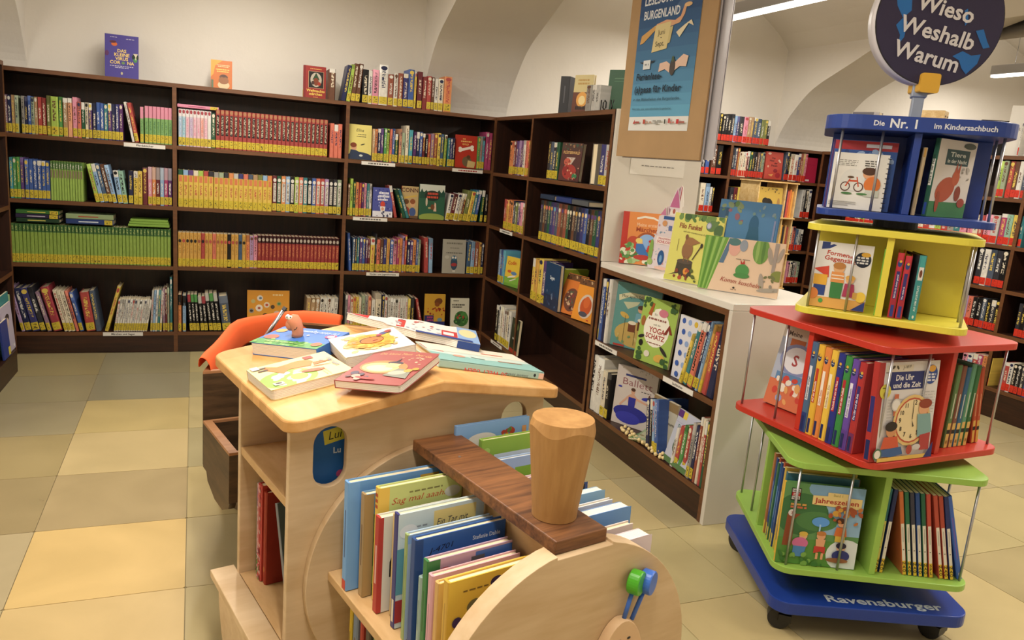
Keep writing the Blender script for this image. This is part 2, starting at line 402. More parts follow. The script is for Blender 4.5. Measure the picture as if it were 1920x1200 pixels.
for k, (x0, x1) in enumerate(((-2.4, -1.34), (-0.755, 1.50), (2.10, 4.405), (4.95, 7.4))):
    struct(MB().box(x0, x1, 0.3, 0.45, 0, 3.05).build('wall_back_%d' % (k + 1), 'plaster'))
    n = 24; zs, rise = 2.30, 0.46
    arc = [(x0 + (x1 - x0) * i / n, zs + rise * math.sin(PI * i / n) ** 0.75) for i in range(n + 1)]
    mb = MB()
    for (a, b), (c, d) in zip(arc, arc[1:]):
        mb.add([(a, .3, b), (c, .3, d), (c, -5.7, d), (a, -5.7, b)], [(0, 1, 2, 3)])
    mb.add([(x0, .3, 3.04), (x1, .3, 3.04), (x1, -5.7, 3.04), (x0, -5.7, 3.04)], [(0, 3, 2, 1)])
    struct(mb.build('ceiling_%d' % (k + 1), 'plaster', smooth=False))
struct(MB().box(-2.55, -2.4, -5.7, 0.45, 0, 3.05).build('wall_left', 'plaster'))
struct(MB().box(7.4, 7.55, -5.7, 0.45, 0, 3.05).build('wall_right', 'plaster'))
struct(MB().box(-2.55, 7.55, -5.85, -5.7, 0, 3.05).build('wall_front', 'plaster'))

# ---------------------------------------------------------------- linear ceiling luminaires
def luminaire(x, y0, y1, label, z=2.265, k=1.0):
    t = empty('linear_pendant_lamp', label, 'lamp', (x, (y0 + y1) / 2, z), group='linear lamps hanging along the vaults'); L = abs(y1 - y0) / 2
    MB().box(-.032, .032, -L, L, .012, .085).build('housing', 'alu', t, bevel=.004)
    MB().box(-.028, .028, -L + .005, L - .005, -.006, .011).build('diffuser', 'diffuser', t, bevel=.003)
    for s in (-1, 1):
        MB().tube([(0, s * L * .8, .085), (0, s * L * .8, .48)], .0015, 6).build('suspension_wire', 'steel_dark', t)
    for nm, zz, rx, pw in (('down_light', -.012, 0, LAMP_W), ('up_light', .1, PI, LAMP_UP)):
        d = bpy.data.lights.new(nm, 'AREA'); d.shape = 'RECTANGLE'; d.size = .05; d.size_y = 2 * L; d.energy = pw * L * k; d.color = LAMP_COL
        o = bpy.data.objects.new(nm, d); COL.objects.link(o); o.parent = t; o.location = (0, 0, zz); o.rotation_euler = (rx, 0, 0)
luminaire(0.36, -.30, -2.10, 'linear lamp under the vault of the picture-book bay, towards the back wall', k=.95)
luminaire(0.36, -2.9, -4.7, 'linear lamp under the vault of the picture-book bay, towards the entrance', k=1.1)
luminaire(3.25, -.2, -2.0, 'bright linear lamp seen beside the hanging poster', k=1.15)
luminaire(3.25, -2.7, -4.5, 'linear lamp above the revolving book display', k=1.1)
luminaire(6.1, -.14, -1.9, 'linear lamp with grey housing beside the round sign')
luminaire(6.1, -2.7, -4.5, 'linear lamp in the last bay towards the entrance')
luminaire(-1.85, -1.5, -3.3, 'linear lamp in the bay beyond the side bookcase')

# ================================================================ bookcases
def bookcase(name, label, loc, rz, xs, zs, H, D, plinth=None, ends=('walnut_v', 'walnut_v'), top='walnut_h', t=.022, gaps=(), back=True, group='dark wooden library bookcases', topover=0.0):
    """local frame: x along the front, front plane y=0, depth +y. xs: left edge of every upright (last one included)"""
    o = empty(name, label, 'bookcase', loc, rz, group)
    x0, x1 = xs[0], xs[-1] + t
    def upright(a, m, nm, z1):
        mb = MB(); mb.cur = 0; mb.box(a, a + t, .0012, D, 0, z1); p = mb.build(nm, [m], o)
        MB().box(a, a + t, -.0012, .0012, 0, z1).build('edge_band', 'walnut_edge' if m.startswith('walnut') else m, p)
    for i, a in enumerate(xs):
        e = ends[0] if i == 0 else ends[1] if i == len(xs) - 1 else 'walnut_v'
        upright(a, e, 'side_panel' if i in (0, len(xs) - 1) else 'divider', H - t)
    p = MB().box(x0 - topover, x1 + topover, .0, D, H - t, H).build('top_board', top, o)
    MB().box(x0, x1, -.0015, .0, H - t, H).build('edge_band', 'walnut_edge' if top.startswith('walnut') else top, p)
    if back: MB().box(x0 + t, x1 - t, D - .008, D, .0, H - t).build('back_panel', 'walnut_v', o)
    for i, (a, b) in enumerate(zip(xs, xs[1:])):
        for k, z in enumerate(zs):
            if (i, k) in gaps: continue
            p = MB().box(a + t + .0004, b - .0004, .0012, D - .009, z - t, z).build('shelf', 'walnut_h', o)
            MB().box(a + t + .0004, b - .0004, -.0012, .0012, z - t, z).build('edge_band', 'walnut_edge', p)
        MB().box(a + t + .0004, b - .0004, .002, .02, 0, zs[-1] - t).build('plinth', 'walnut_h', o)
    return o
A_Z = [1.2098, .8645, .5153, .1231]; B_Z = [1.1975, .8542, .505, .1231]
XB = 1.934
bookcase('wall_bookcase', 'long dark wooden bookcase along the back wall, full of series books with yellow labels', (0, .0, 0), 0, [-.967, 0, .965, 1.9184], A_Z, 1.55, .285)
bookcase('corner_bookcase', 'dark wooden bookcase at right angles to the wall one, with a white end panel', (XB, 0, 0), -PI / 2, [-.02, .6106, 1.6147 - .022], B_Z, 1.55, .485, back=False)
MB().box(1.934 + .24, 1.934 + .25, -1.59, -.0, 0.02, 1.525).build('back_panel', 'walnut_v', bpy.data.objects['corner_bookcase']).matrix_parent_inverse = Matrix.Rotation(PI / 2, 4, 'Z') @ Matrix.Translation((-XB, 0, 0))
MB().box(XB + .004, XB + .486, -1.636, -1.6155, .848, 1.552).build('end_panel', 'end_lam', bpy.data.objects['corner_bookcase'], bevel=.002).matrix_parent_inverse = Matrix.Rotation(PI / 2, 4, 'Z') @ Matrix.Translation((-XB, 0, 0))
lo = bookcase('low_bookcase', 'low white bookcase with a white counter top and dark shelves inside', (XB, -1.637, 0), -PI / 2, [0, .9785], [.475, .126], .822, .485, ends=('walnut_v', 'walnut_v'), back=False)
MB().box(.02, .98, .24, .25, .02, .8).build('back_panel', 'walnut_v', lo)
MB().box(-.0, 1.022, -.004, .49, .8225, .848).build('counter_top', 'white_lam', lo, bevel=.002)
MB().box(1.0012, 1.022, -.004, .49, 0, .8222).build('end_panel', 'end_lam', lo, bevel=.002)
bookcase('side_bookcase', 'dark wooden bookcase at the very edge of the picture, its magazines facing the aisle', (-.80, -1.45, 0), PI / 2, [0, 1.40], [1.21, .83, .475, .125], 1.57, .26)
MB().box(.0, 1.08, -.072, -.003, 0, .118).build('plinth', 'walnut_h', bpy.data.objects['side_bookcase'], bevel=.002)
E_Z = [1.305, 1.028, .77, .51, .18]
bookcase('far_bookcase', 'dark wooden bookcase of novels with red labels under the far vault', (0, .0, 0), 0, [2.86, 3.775, 4.655], E_Z, 1.55, .285)
bookcase('aisle_bookcase', 'dark wooden bookcase of novels with red labels behind the revolving display', (4.6, -.03, 0), -PI / 2, [0, .80, 1.66, 2.55], E_Z, 1.55, .285)

# ================================================================ flat plates with holes (outline curves turned into meshes)
def plate(name, outline, holes, a, b, f, mats, parent, bevel=0.0, smooth=False):
    cu = bpy.data.curves.new('o', 'CURVE'); cu.dimensions = '2D'; cu.fill_mode = 'BOTH'; cu.extrude = .5
    for pts in [outline] + list(holes):
        sp = cu.splines.new('POLY'); sp.points.add(len(pts) - 1); sp.use_cyclic_u = True
        for p, (x, y) in zip(sp.points, pts): p.co = (x, y, 0, 1)
    t = bpy.data.objects.new('o', cu); COL.objects.link(t)
    me = bpy.data.meshes.new_from_object(t.evaluated_get(bpy.context.evaluated_depsgraph_get())); bpy.data.objects.remove(t); bpy.data.curves.remove(cu)
    bm = bmesh.new(); bm.from_mesh(me); bmesh.ops.remove_doubles(bm, verts=bm.verts, dist=1e-5)
    for v in bm.verts: v.co = Vector(f(v.co.x, v.co.y, a if v.co.z < 0 else b))
    bmesh.ops.recalc_face_normals(bm, faces=bm.faces); bm.to_mesh(me); bm.free()
    me.name = name; me.materials.clear(); me.materials.append(MATS[mats])
    o = link(name, me, parent)
    if bevel:
        q = o.modifiers.new('bevel', 'BEVEL'); q.width = bevel; q.segments = 2; q.limit_method = 'ANGLE'; q.angle_limit = .8
    return o

# ================================================================ wooden locomotive book trough (local x across, y backwards, z up)
TRZ = math.atan2(.243, .970)
tr = empty('toy_locomotive', 'wooden toy locomotive serving as a picture-book trough, chimney on a dark plank', 'book trough', (.353, -3.396, 0), TRZ)
fxz = lambda p, q, h: (p, h, q)
RC, RW, RE, RR = .345, .345, .74, .795
def roof_z(x): return RR - (RR - RE) * abs(x - RC) / RW
oz = rsq(.345, .285, .04, 6, .345, .285); left = [p for p in oz if p[0] < RC - 1e-6]; right = [p for p in oz if p[0] > RC + 1e-6 and p[1] < .285] + [p for p in oz if p[0] > RC + 1e-6 and p[1] > .285]
n = len(left); loop = [(RC, .57)] + left + [(RC, 0)] + right   # counter-clockwise, ridge points at 0 and n+1
N = len(loop); mb = MB()
mb.add([(x, y, roof_z(x)) for x, y in loop] + [(x, y, roof_z(x) - .026) for x, y in loop],
       [tuple(range(0, n + 2)), (0,) + tuple(range(n + 1, N)), tuple(range(0, n + 2))[::-1], ((0,) + tuple(range(n + 1, N)))[::-1]][:2]
       + [tuple(N + i for i in range(n + 1, -1, -1)), tuple([N + i for i in range(N - 1, n, -1)] + [N])] + [(i, N + i, N + (i + 1) % N, (i + 1) % N) for i in range(N)])
mb.build('roof', 'beech', tr, bevel=.004)
def slot(cx, cz, hw, hh, n=10):
    return [(cx + hw * math.cos(PI * i / n), cz + (hh - hw) + hw * math.sin(PI * i / n)) for i in range(n + 1)] + [(cx + hw * math.cos(PI + PI * i / n), cz - (hh - hw) + hw * math.sin(PI + PI * i / n)) for i in range(n + 1)]
gab = lambda z0: [(.022, z0), (.668, z0), (.668, roof_z(.668) - .0275), (RC, RR - .0275), (.022, roof_z(.022) - .0275)]
plate('cab_front', gab(.0), [slot(.110, .638, .037, .067), slot(.580, .638, .037, .067)], .05, .068, fxz, 'birch', tr, bevel=.002)
plate('cab_back', gab(.0), [], .392, .41, fxz, 'birch', tr, bevel=.002)
MB().box(.336, .354, .0685, .3915, .0, .762).build('partition', 'birch_x', tr)
for sx in (0, 1):
    a, b = ((.024, .3355), (.3545, .666))[sx]
    MB().box(a, b, .0685, .3915, .53, .55).build('cab_shelf', 'birch_x', tr, bevel=.002)
MB().box(-.035, .0235, .02, .44, .195, .215).build('running_board', 'birch', tr, bevel=.002)
MB().box(.0245, .3355, .0685, .3915, .195, .215).build('cab_floor', 'birch_x', tr)
MB().box(.3545, .725, .0685, .3915, .195, .215).build('cab_floor', 'birch_x', tr)
sk = [(.03, 0), (.36, 0), (.40, .06), (.425, .13), (.43, .194), (.03, .194)]
plate('side_skirt', sk, [], -.018, .0, lambda p, q, h: (h, p, q), 'birch', tr, bevel=.002)
plate('side_skirt', sk, [], .69, .708, lambda p, q, h: (h, p, q), 'birch', tr, bevel=.002)
BZ, BR = .352, .288
plate('boiler_disc', ell(RC, BZ, BR, BR, 64), [], .03, .0495, fxz, 'birch', tr, bevel=.002)
MB().box(.105, .585, -.459, .0295, .365, .385).build('boiler_shelf', 'birch_x', tr, bevel=.002)
MB().box(.105, .585, -.459, .0295, .085, .103).build('boiler_shelf', 'birch_x', tr, bevel=.002)
MB().box(.337, .353, -.459, .0295, .3855, .6315).build('boiler_partition', 'birch_x', tr)
disc = [(RC + (BR) * math.cos(PI * 2 * i / 72), BZ + .004 + (BR) * math.sin(PI * 2 * i / 72)) for i in range(72)]
disc = [(x, z) for x, z in disc if not (abs(x - .35) < .062 and z > .5)]
k = max(range(len(disc)), key=lambda i: -disc[i][0] if False else i) if False else None
top_r = [(x, z) for x, z in disc if x > .35]; 
ins = next(i for i, (x, z) in enumerate(disc) if x < .35 and z > BZ)
zc = BZ + .004 + math.sqrt(BR ** 2 - .062 ** 2)
disc = disc[:ins] + [(.412, zc), (.412, .6315), (.288, .6315), (.288, zc)] + disc[ins:]
plate('front_disc', disc, [], -.50, -.46, fxz, 'birch', tr, bevel=.003)
pk = MB().box(.292, .408, -.486, .0285, .6325, .6575).build('spine_plank', 'teak', tr, bevel=.0025)
MB().lathe([(.0, 0), (.0032, 0), (.0032, .0015), (0, .0016)], 10, (.335, -.10, .6577)).build('screw_head', 'alu', pk)
# chimney with a faceted, wavy rim
mb = MB(); k = 40; prof = [(.041, .6585), (.0415, .67), (.059, .825)]
vs = [(r * math.cos(2 * PI * j / k), r * math.sin(2 * PI * j / k), z + (.006 * math.cos(4 * 2 * PI * j / k + .8) if z > .8 else 0)) for r, z in prof for j in range(k)]
vs += [(.055 * math.cos(2 * PI * j / k), .055 * math.sin(2 * PI * j / k), .842) for j in range(k)]
mb.add([(x + .353, y - .402, z) for x, y, z in vs], [(i * k + j, i * k + (j + 1) % k, (i + 1) * k + (j + 1) % k, (i + 1) * k + j) for i in range(3) for j in range(k)] + [tuple(range(k))[::-1], tuple(range(3 * k, 4 * k))])
o = mb.build('chimney', 'chimney_wood', tr)
# face on the front disc
egg = [(.443 + (.058 + .018 * (1 if math.sin(a) < 0 else 0) * abs(math.sin(a))) * math.cos(a) * 1.0, .362 + (.122 if math.sin(a) > 0 else .11) * math.sin(a)) for a in [2 * PI * i / 40 for i in range(40)]]
fc = plate('face', egg, [], -.522, -.5005, fxz, 'toy_face', tr, bevel=.003)
for x in (.434, .457): MB().ball((x, -.5225, .447), (.0045, .001, .0026), 10, 6).build('eye', 'black_plastic', fc, True)
MB().lathe([(.0, 0), (.022, 0), (.022, .012), (.019, .016), (0, .017)], 20).build('nose', 'toy_red', fc).matrix_parent_inverse = Matrix.Translation((.447, -.5225, .405)) @ Matrix.Rotation(PI / 2, 4, 'X')
for m_, p0, p1 in (('toy_green', (.449, -.5115, .480), (.463, -.5125, .537)), ('toy_blue', (.470, -.5115, .474), (.493, -.5125, .530))):
    st = MB().tube([p0, p1], .0042, 10).build('feeler', 'toy_blue', fc, True)
    e = MB().lathe([(.0, -.011), (.021, -.011), (.0225, -.009), (.0225, .009), (.021, .011), (0, .011)], 28).build('feeler_knob', m_, st)
    e.matrix_parent_inverse = Matrix.Translation((p1[0] + .004, p1[1] - .002, p1[2] + .014)) @ Matrix.Rotation(.42, 4, 'Z') @ Matrix.Rotation(PI / 2, 4, 'X')

# ---------------------------------------------------------------- wagon behind the locomotive
wg = empty('toy_wagon', 'dark wooden book wagon with open bins coupled behind the locomotive', 'book trough', (.353, -3.396, 0), TRZ)
fxy = lambda p, q, h: (p, q, h)
def tub(nm, poly, z0, z1, t, rim):
    """open bin: one wall board per edge of the outline, each with a lighter rim, and a floor"""
    n = len(poly); cx = sum(p for p, q in poly) / n; cy = sum(q for p, q in poly) / n
    inn = [(p + (cx - p) * t / math.hypot(cx - p, cy - q) * 1.3, q + (cy - q) * t / math.hypot(cx - p, cy - q) * 1.3) for p, q in poly]
    for i in range(n):
        j = (i + 1) % n
        b = MB().prism([poly[i], poly[j], inn[j], inn[i]], z0, z1 - .008).build('bin_wall', 'bin_walnut', wg)
        MB().prism([poly[i], poly[j], inn[j], inn[i]], z1 - .0078, z1).build('rim', rim, b)
    MB().prism(inn, z0, z0 + .015).build('bin_floor', 'bin_walnut', wg)
tub('tray', [(.05, .59), (.62, .59), (.62, .868), (.05, .868)], .31, .455, .02, 'rim_wood')
tub('bin', [(.053, .884), (.63, .884), (.80, 1.30), (.516, 1.495), (.284, 1.384)], .31, .60, .02, 'rim_wood')
plate('rocker', [(.60, .3095), (.86, .3095), (.84, .275), (.76, .25), (.68, .252), (.62, .28)], [], .056, .074, lambda p, q, h: (h, p, q), 'bin_walnut', wg)
for y in (.70, 1.2):
    for x in (.24, .52):
        MB().lathe([(0, -.012), (.15, -.012), (.152, 0), (.15, .012), (0, .012)], 32).build('wheel', 'bin_walnut', wg).matrix_parent_inverse = Matrix.Translation((x, y, .153)) @ Matrix.Rotation(PI / 2, 4, 'Y')
# orange cloth over the bin rim
cl = MB(); path = [(.048, .90), (.075, .955), (.12, 1.05), (.20, 1.21), (.279, 1.386), (.40, 1.445), (.516, 1.503), (.62, 1.44), (.70, 1.385)]
rows = []
for i, (x, y) in enumerate(path):
    a = path[max(i - 1, 0)]; b = path[min(i + 1, len(path) - 1)]; d = Vector((b[0] - a[0], b[1] - a[1], 0)).normalized(); nrm = Vector((-d.y, d.x, 0)); s = .006 * math.sin(i * 2.1)
    rows.append([Vector((x, y, .598 + s)) + nrm * .006, Vector((x, y, .636 + s)) + nrm * .005, Vector((x, y, .641 + s)) - nrm * .006, Vector((x, y, .625)) - nrm * .030, Vector((x, y, .55 - s)) - nrm * .036])
cl.add([p for r in rows for p in r], [(i * 5 + j, i * 5 + j + 1, (i + 1) * 5 + j + 1, (i + 1) * 5 + j) for i in range(len(path) - 1) for j in range(4)])
o = cl.build('orange_cloth', 'orange_cloth', None, True); o.location = (.353, -3.396, 0); o.rotation_euler = (0, 0, TRZ)
q = o.modifiers.new('s', 'SOLIDIFY'); q.thickness = .003; q.offset = 0; q = o.modifiers.new('u', 'SUBSURF'); q.levels = 1; q.render_levels = 1
tag(o, 'bright orange cloth folded over the rim of the wagon behind the table books', 'cloth')
for (a, b, lb) in (((.30, 1.15, .60), (.380, 1.15, .716), 'long grey metal rod leaning out of the wagon beside the worm book'), ((.40, 1.15, .60), (.428, 1.15, .648), 'short grey metal rod beside the long one in the wagon')):
    o = empty('metal_rod', lb, 'rod', (.353, -3.396, 0), TRZ); MB().tube([a, b], .007, 8).build('shaft', 'alu', o, True)
    v = Vector(b) - Vector(a); MB().tube([b, Vector(b) + v.normalized() * .012], [.009, .0075], 8).build('end_cap', 'steel_dark', o)

# ================================================================ revolving book display
AX, AY = 2.0795, -3.1488
dp = empty('revolving_display', 'tall revolving display of stacked blue, yellow, red and green book trays on castors', 'book display', (AX, AY, 0), 0)
def sub(name, rz):
    o = bpy.data.objects.new(name, None); COL.objects.link(o); o.parent = dp; o.rotation_euler = (0, 0, rz); return o
def at_rot(o, rz): o.rotation_euler = (0, 0, rz); return o
TH = dict(base=-.3762, g=-.4310, r=.0748, y=-.8352, b=-.7385)
TZ = dict(g=(.2073, .5263), r=(.5741, .8891), y=(.9394, 1.1763), b=(1.2216, 1.4353)); THH = dict(g=.2755, r=.2755, y=.2204, b=.2202)
bs = at_rot(MB().prism(rsq(.2858, .2858, .055, 8), .0745, .1114).build('base_plate', 'base_blue', dp, bevel=.003), TH['base'])
draw(MB(), [('T', 'Ravensburger', .5, .0, 1, 'c8d0dc', 'b', 0, 'c', 1.0)], .34, .036, lambda p, q, d: (p - .125, q - .258, .1114 + d), .0003).build('lettering', 'print', bs)
for sx in (-1, 1):
    for sy in (-1, 1):
        c = MB().lathe([(0, .052), (.024, .052), (.026, .06), (.026, .0742), (0, .0742)], 20, (sx * .226, sy * .226, 0)).build('castor', 'black_plastic', dp, True); at_rot(c, TH['base'])
        a = rnd.uniform(0, 3); d = Vector((math.cos(a), math.sin(a), 0)); pz = Vector((sx * .226, sy * .226, .0335)) + d * .015; sd = Vector((-d.y, d.x, 0))
        MB().tube([pz - sd * .019, pz - sd * .018, pz + sd * .018, pz + sd * .019], [.029, .0325, .0325, .029], 24).build('castor_wheel', 'black_plastic', c)
        MB().box(-.018, .018, -.027, .027, .03, .0515).build('castor_fork', 'black_plastic', c).matrix_parent_inverse = Matrix.Translation((sx * .226, sy * .226, 0)) @ Matrix.Rotation(a, 4, 'Z')
MB().lathe([(0, .112), (.09, .112), (.09, .187), (0, .187)], 28).build('turntable', 'black_plastic', dp)
for k in 'gryb':
    h, th, (z0, z1) = THH[k], TH[k], TZ[k]; mat = 'tier_' + dict(g='green', r='red', y='yellow', b='blue')[k]; t = .019
    bp_ = at_rot(MB().prism(rsq(h, h, .05, 8), z0 - t, z0).build('tray_floor', mat, dp, bevel=.002), th)
    if k != 'b': tp_ = at_rot(MB().prism(rsq(h, h, .05, 8), z1 - t, z1).build('tray_lid', mat, dp, bevel=.002), th)
    else:
        tp_ = at_rot(MB().prism(rsq(h + .012, h + .012, .09, 8), z1, z1 + .038).build('fascia', mat, dp, bevel=.002), th)
        fz = lambda p, q, d: (p - .165, -h - .012 - d, z1 + q)
        for it in (('T', 'Die', .235, .3, .36, 'd4d8e0', 'b', 0, 'r'), ('T', 'Nr. 1', .27, .22, .62, 'dce0e6', 'b', 0, 'l'), ('T', 'im Kindersachbuch', .585, .3, .36, 'd4d8e0', 'b', 0, 'l')):
            draw(MB(), [it], .33, .038, fz, .0003).build('lettering', 'print', tp_)
    zt = z1 - t - .0005 if k != 'b' else z1 - .0005
    W_ = h - .014
    at_rot(MB().box(-W_, W_, -.009, .009, z0 + .0005, zt).build('partition', mat, dp, bevel=.001), th)
    for s in (-1, 1):
        at_rot(MB().box(-.009, .009, min(s * .0095, s * W_), max(s * .0095, s * W_), z0 + .0005, zt).build('partition', mat, dp, bevel=.001), th)
    for q in range(4):
        for dx in (-h + .035, -.095 if h > .25 else -.085):
            a = th + q * PI / 2; x, y = dx, -h + .02
            MB().tube([(x * math.cos(a) - y * math.sin(a), x * math.sin(a) + y * math.cos(a), z0 + .0005), (x * math.cos(a) - y * math.sin(a), x * math.sin(a) + y * math.cos(a), zt)], .0037, 10).build('rod', 'rod_metal', dp, True)
for za, zb in ((.527, .5545), (.8895, .9200), (1.1766, 1.2022)):
    MB().lathe([(0, za), (.06, za), (.06, zb), (0, zb)], 28).build('spacer', 'black_plastic', dp)
at_rot(MB().box(-.015, .015, -.02, .02, 1.474, 1.58).build('sign_post', 'pole_grey', dp, bevel=.003), -.74)
at_rot(MB().box(-.02, .02, -.026, .026, 1.545, 1.585).build('sign_sleeve', 'pole_grey', dp, bevel=.003), -.74)
# round sign: a shallow drum turned away to the right
SR, ST, SZ, SA = .172, .052, 1.748, -.42
def sgn(p, q, d): return (p, -ST / 2 - d, q)
sg = plate('round_sign', ell(0, 0, SR, SR, 72), [], -ST / 2 + .003, ST / 2, fxz, 'sign_white', dp); sg.matrix_parent_inverse = Matrix.Translation((.0, -.012, SZ)) @ Matrix.Rotation(SA, 4, 'Z')
fp = plate('sign_face', ell(0, 0, SR - .0005, SR - .0005, 72), [], -ST / 2, -ST / 2 + .0028, fxz, 'black_plastic', sg)
navy, sea, tx = '35304a', '2c6cb0', 'd8d4d4'
def un(x): return (x + SR) / (2 * SR)
land = [('P', sea, *[un(c) for c in pts]) for pts in (
    [-.12, .03, -.135, .09, -.11, .13, -.075, .125, -.07, .09, -.085, .06, -.08, .02, -.1, .0], [-.10, -.045, -.115, -.02, -.10, .0, -.085, -.01, -.088, -.05, -.10, -.07],
    [-.01, .115, .03, .10, .05, .07, .085, .065, .115, .09, .11, .125, .06, .15, .01, .145], [.10, -.02, .12, -.015, .135, -.045, .145, -.06, .128, -.065, .115, -.045],
    [.05, -.09, .075, -.075, .10, -.085, .125, -.08, .12, -.105, .095, -.135, .08, -.12, .07, -.1], [.06, .03, .068, .035, .075, .0, .068, -.01])]
draw(MB(), [('E', .5, .5, .497, .497, navy)] + land + [('T', 'Wieso', un(.008), un(.012), .125, tx, 'b', -11, 'c'), ('T', 'Weshalb', un(-.004), un(-.052), .125, tx, 'b', -11, 'c'), ('T', 'Warum', un(-.022), un(-.115), .125, tx, 'b', -11, 'c')], 2 * SR, 2 * SR, lambda p, q, d: (p - SR, -ST / 2 - d, q - SR), .0003).build('sign_print', 'print', sg)
MB().prism(rsq(.0265, .026, .007, 4), -ST / 2 - .012, ST / 2 + .01, fxz).build('sign_clip', 'clip_yellow', dp).matrix_parent_inverse = Matrix.Translation((.0, -.012, SZ - SR + .006)) @ Matrix.Rotation(SA, 4, 'Z')

# ================================================================ books standing on the shelves
prof = [(-.5, 1), (-.5, .03), (-.36, 0), (.36, 0), (.5, .03), (.5, 1), (.43, 1), (.43, .06), (-.43, .06), (-.43, 1)]
mb = MB(); n = 10; P_ = prof
mb.add([(x, y, 0) for x, y in P_] + [(x, y, 1) for x, y in P_],
       [(i, (i + 1) % n, n + (i + 1) % n, n + i) for i in range(n)] + [(9, 8, 1, 0), (8, 7, 2, 1), (7, 3, 2), (7, 6, 5, 4), (7, 4, 3)][:0]
       + [(n + 0, n + 1, n + 8, n + 9), (n + 1, n + 2, n + 3, n + 4, n + 7, n + 8), (n + 4, n + 5, n + 6, n + 7), (9, 8, 1, 0), (8, 7, 4, 3, 2, 1), (7, 6, 5, 4)])
BOOK_ME = mb.mesh('book', 'book_cover')
PAGE_ME = MB().box(-.42, .42, .062, .96, .012, .982).mesh('page_block', 'paper')
LAB_ME = {c: MB().add([(-.47, .006, 0), (-.36, -.0045, 0), (.36, -.0045, 0), (.47, .006, 0), (-.47, .006, 1), (-.36, -.0045, 1), (.36, -.0045, 1), (.47, .006, 1)],
                      [(0, 1, 5, 4), (1, 2, 6, 5), (2, 3, 7, 6)]).mesh('spine_label', 'label_' + c) for c in ('yellow', 'red')}
ONES = 'first second third fourth fifth sixth seventh eighth ninth tenth eleventh twelfth thirteenth fourteenth fifteenth sixteenth seventeenth eighteenth nineteenth'.split()
def ordinal(i):
    if i < 20: return ONES[i - 1]
    t = ['twent', 'thirt', 'fort', 'fift'][i // 10 - 2]
    return t + 'ieth' if i % 10 == 0 else t + 'y-' + ONES[i % 10 - 1]
BAY = {'0': 'left wall bay', '1': 'middle wall bay', '2': 'third wall bay'}; LV = ('top shelf', 'second shelf', 'third shelf', 'bottom shelf', 'lowest shelf')
def place(k):
    if k == 'At': return 'top of the wall bookcase'
    if k == 'Bt': return 'top of the corner bookcase'
    if k == 'Et': return 'top of the far bookcase'
    if k == 'Gt': return 'top of the aisle bookcase'
    if k[0] == 'A': return LV[int(k[2])] + ' of the ' + BAY[k[1]]
    if k[0] == 'B': return LV[int(k[2])] + (' of the narrow corner bay' if k[1] == '0' else ' of the wide corner bay')
    if k[0] == 'C': return ('upper' if k[1] == '0' else 'lower') + ' shelf of the low white bookcase'
    return LV[int(k[1])] + (' of the far bookcase' if k[0] == 'E' else ' of the aisle bookcase')
CNT = {}
def look(o, c1, c2=None, c3=None, c4=None, c5=None, bz=2.0, m=(2, 2), t=(.3, .8), e=5.0):
    o.color = c1
    for k, v in (('c2', c2), ('c3', c3), ('c4', c4), ('c5', c5)): o[k] = list((v or c1)[:3])
    o['p1'] = [float(bz), float(m[0]), float(m[1])]; o['p2'] = [float(t[0]), float(t[1]), float(e)]
BASE = {'A': lambda s: (s, .004), 'E': lambda s: (s, .004), 'B': lambda s: (XB + .004, -s), 'G': lambda s: (4.604, -s)}
ROT = {'A': 0, 'E': 0, 'B': -PI / 2, 'G': -PI / 2}
def shelf_z(k):
    if k[1] == 't': return 1.55
    return {'A': lambda: A_Z[int(k[2])], 'B': lambda: B_Z[int(k[2])], 'C': lambda: (.475, .126)[int(k[1])], 'E': lambda: E_Z[int(k[1])], 'G': lambda: E_Z[int(k[1])]}[k[0]]()
def std_book(name, x, y, z, rz, lean, t, w, h, label, group, sticker, noun='book'):
    o = link(name, BOOK_ME); o.scale = (t, w, h)
    a = math.radians(lean); o.rotation_mode = 'XYZ'
    o.matrix_world = Matrix.Translation((x, y, z + abs(math.sin(a)) * t / 2 + .0004)) @ Matrix.Rotation(rz, 4, 'Z') @ Matrix.Rotation(a, 4, 'Y') @ Matrix.Diagonal((t, w, h, 1))
    tag(o, label, noun, group); link('page_block', PAGE_ME, o)
    if sticker:
        s = link('spine_label', LAB_ME[sticker], o, (0, 0, .03)); s.scale = (1, 1, min(.3, .043 / h))
    return o
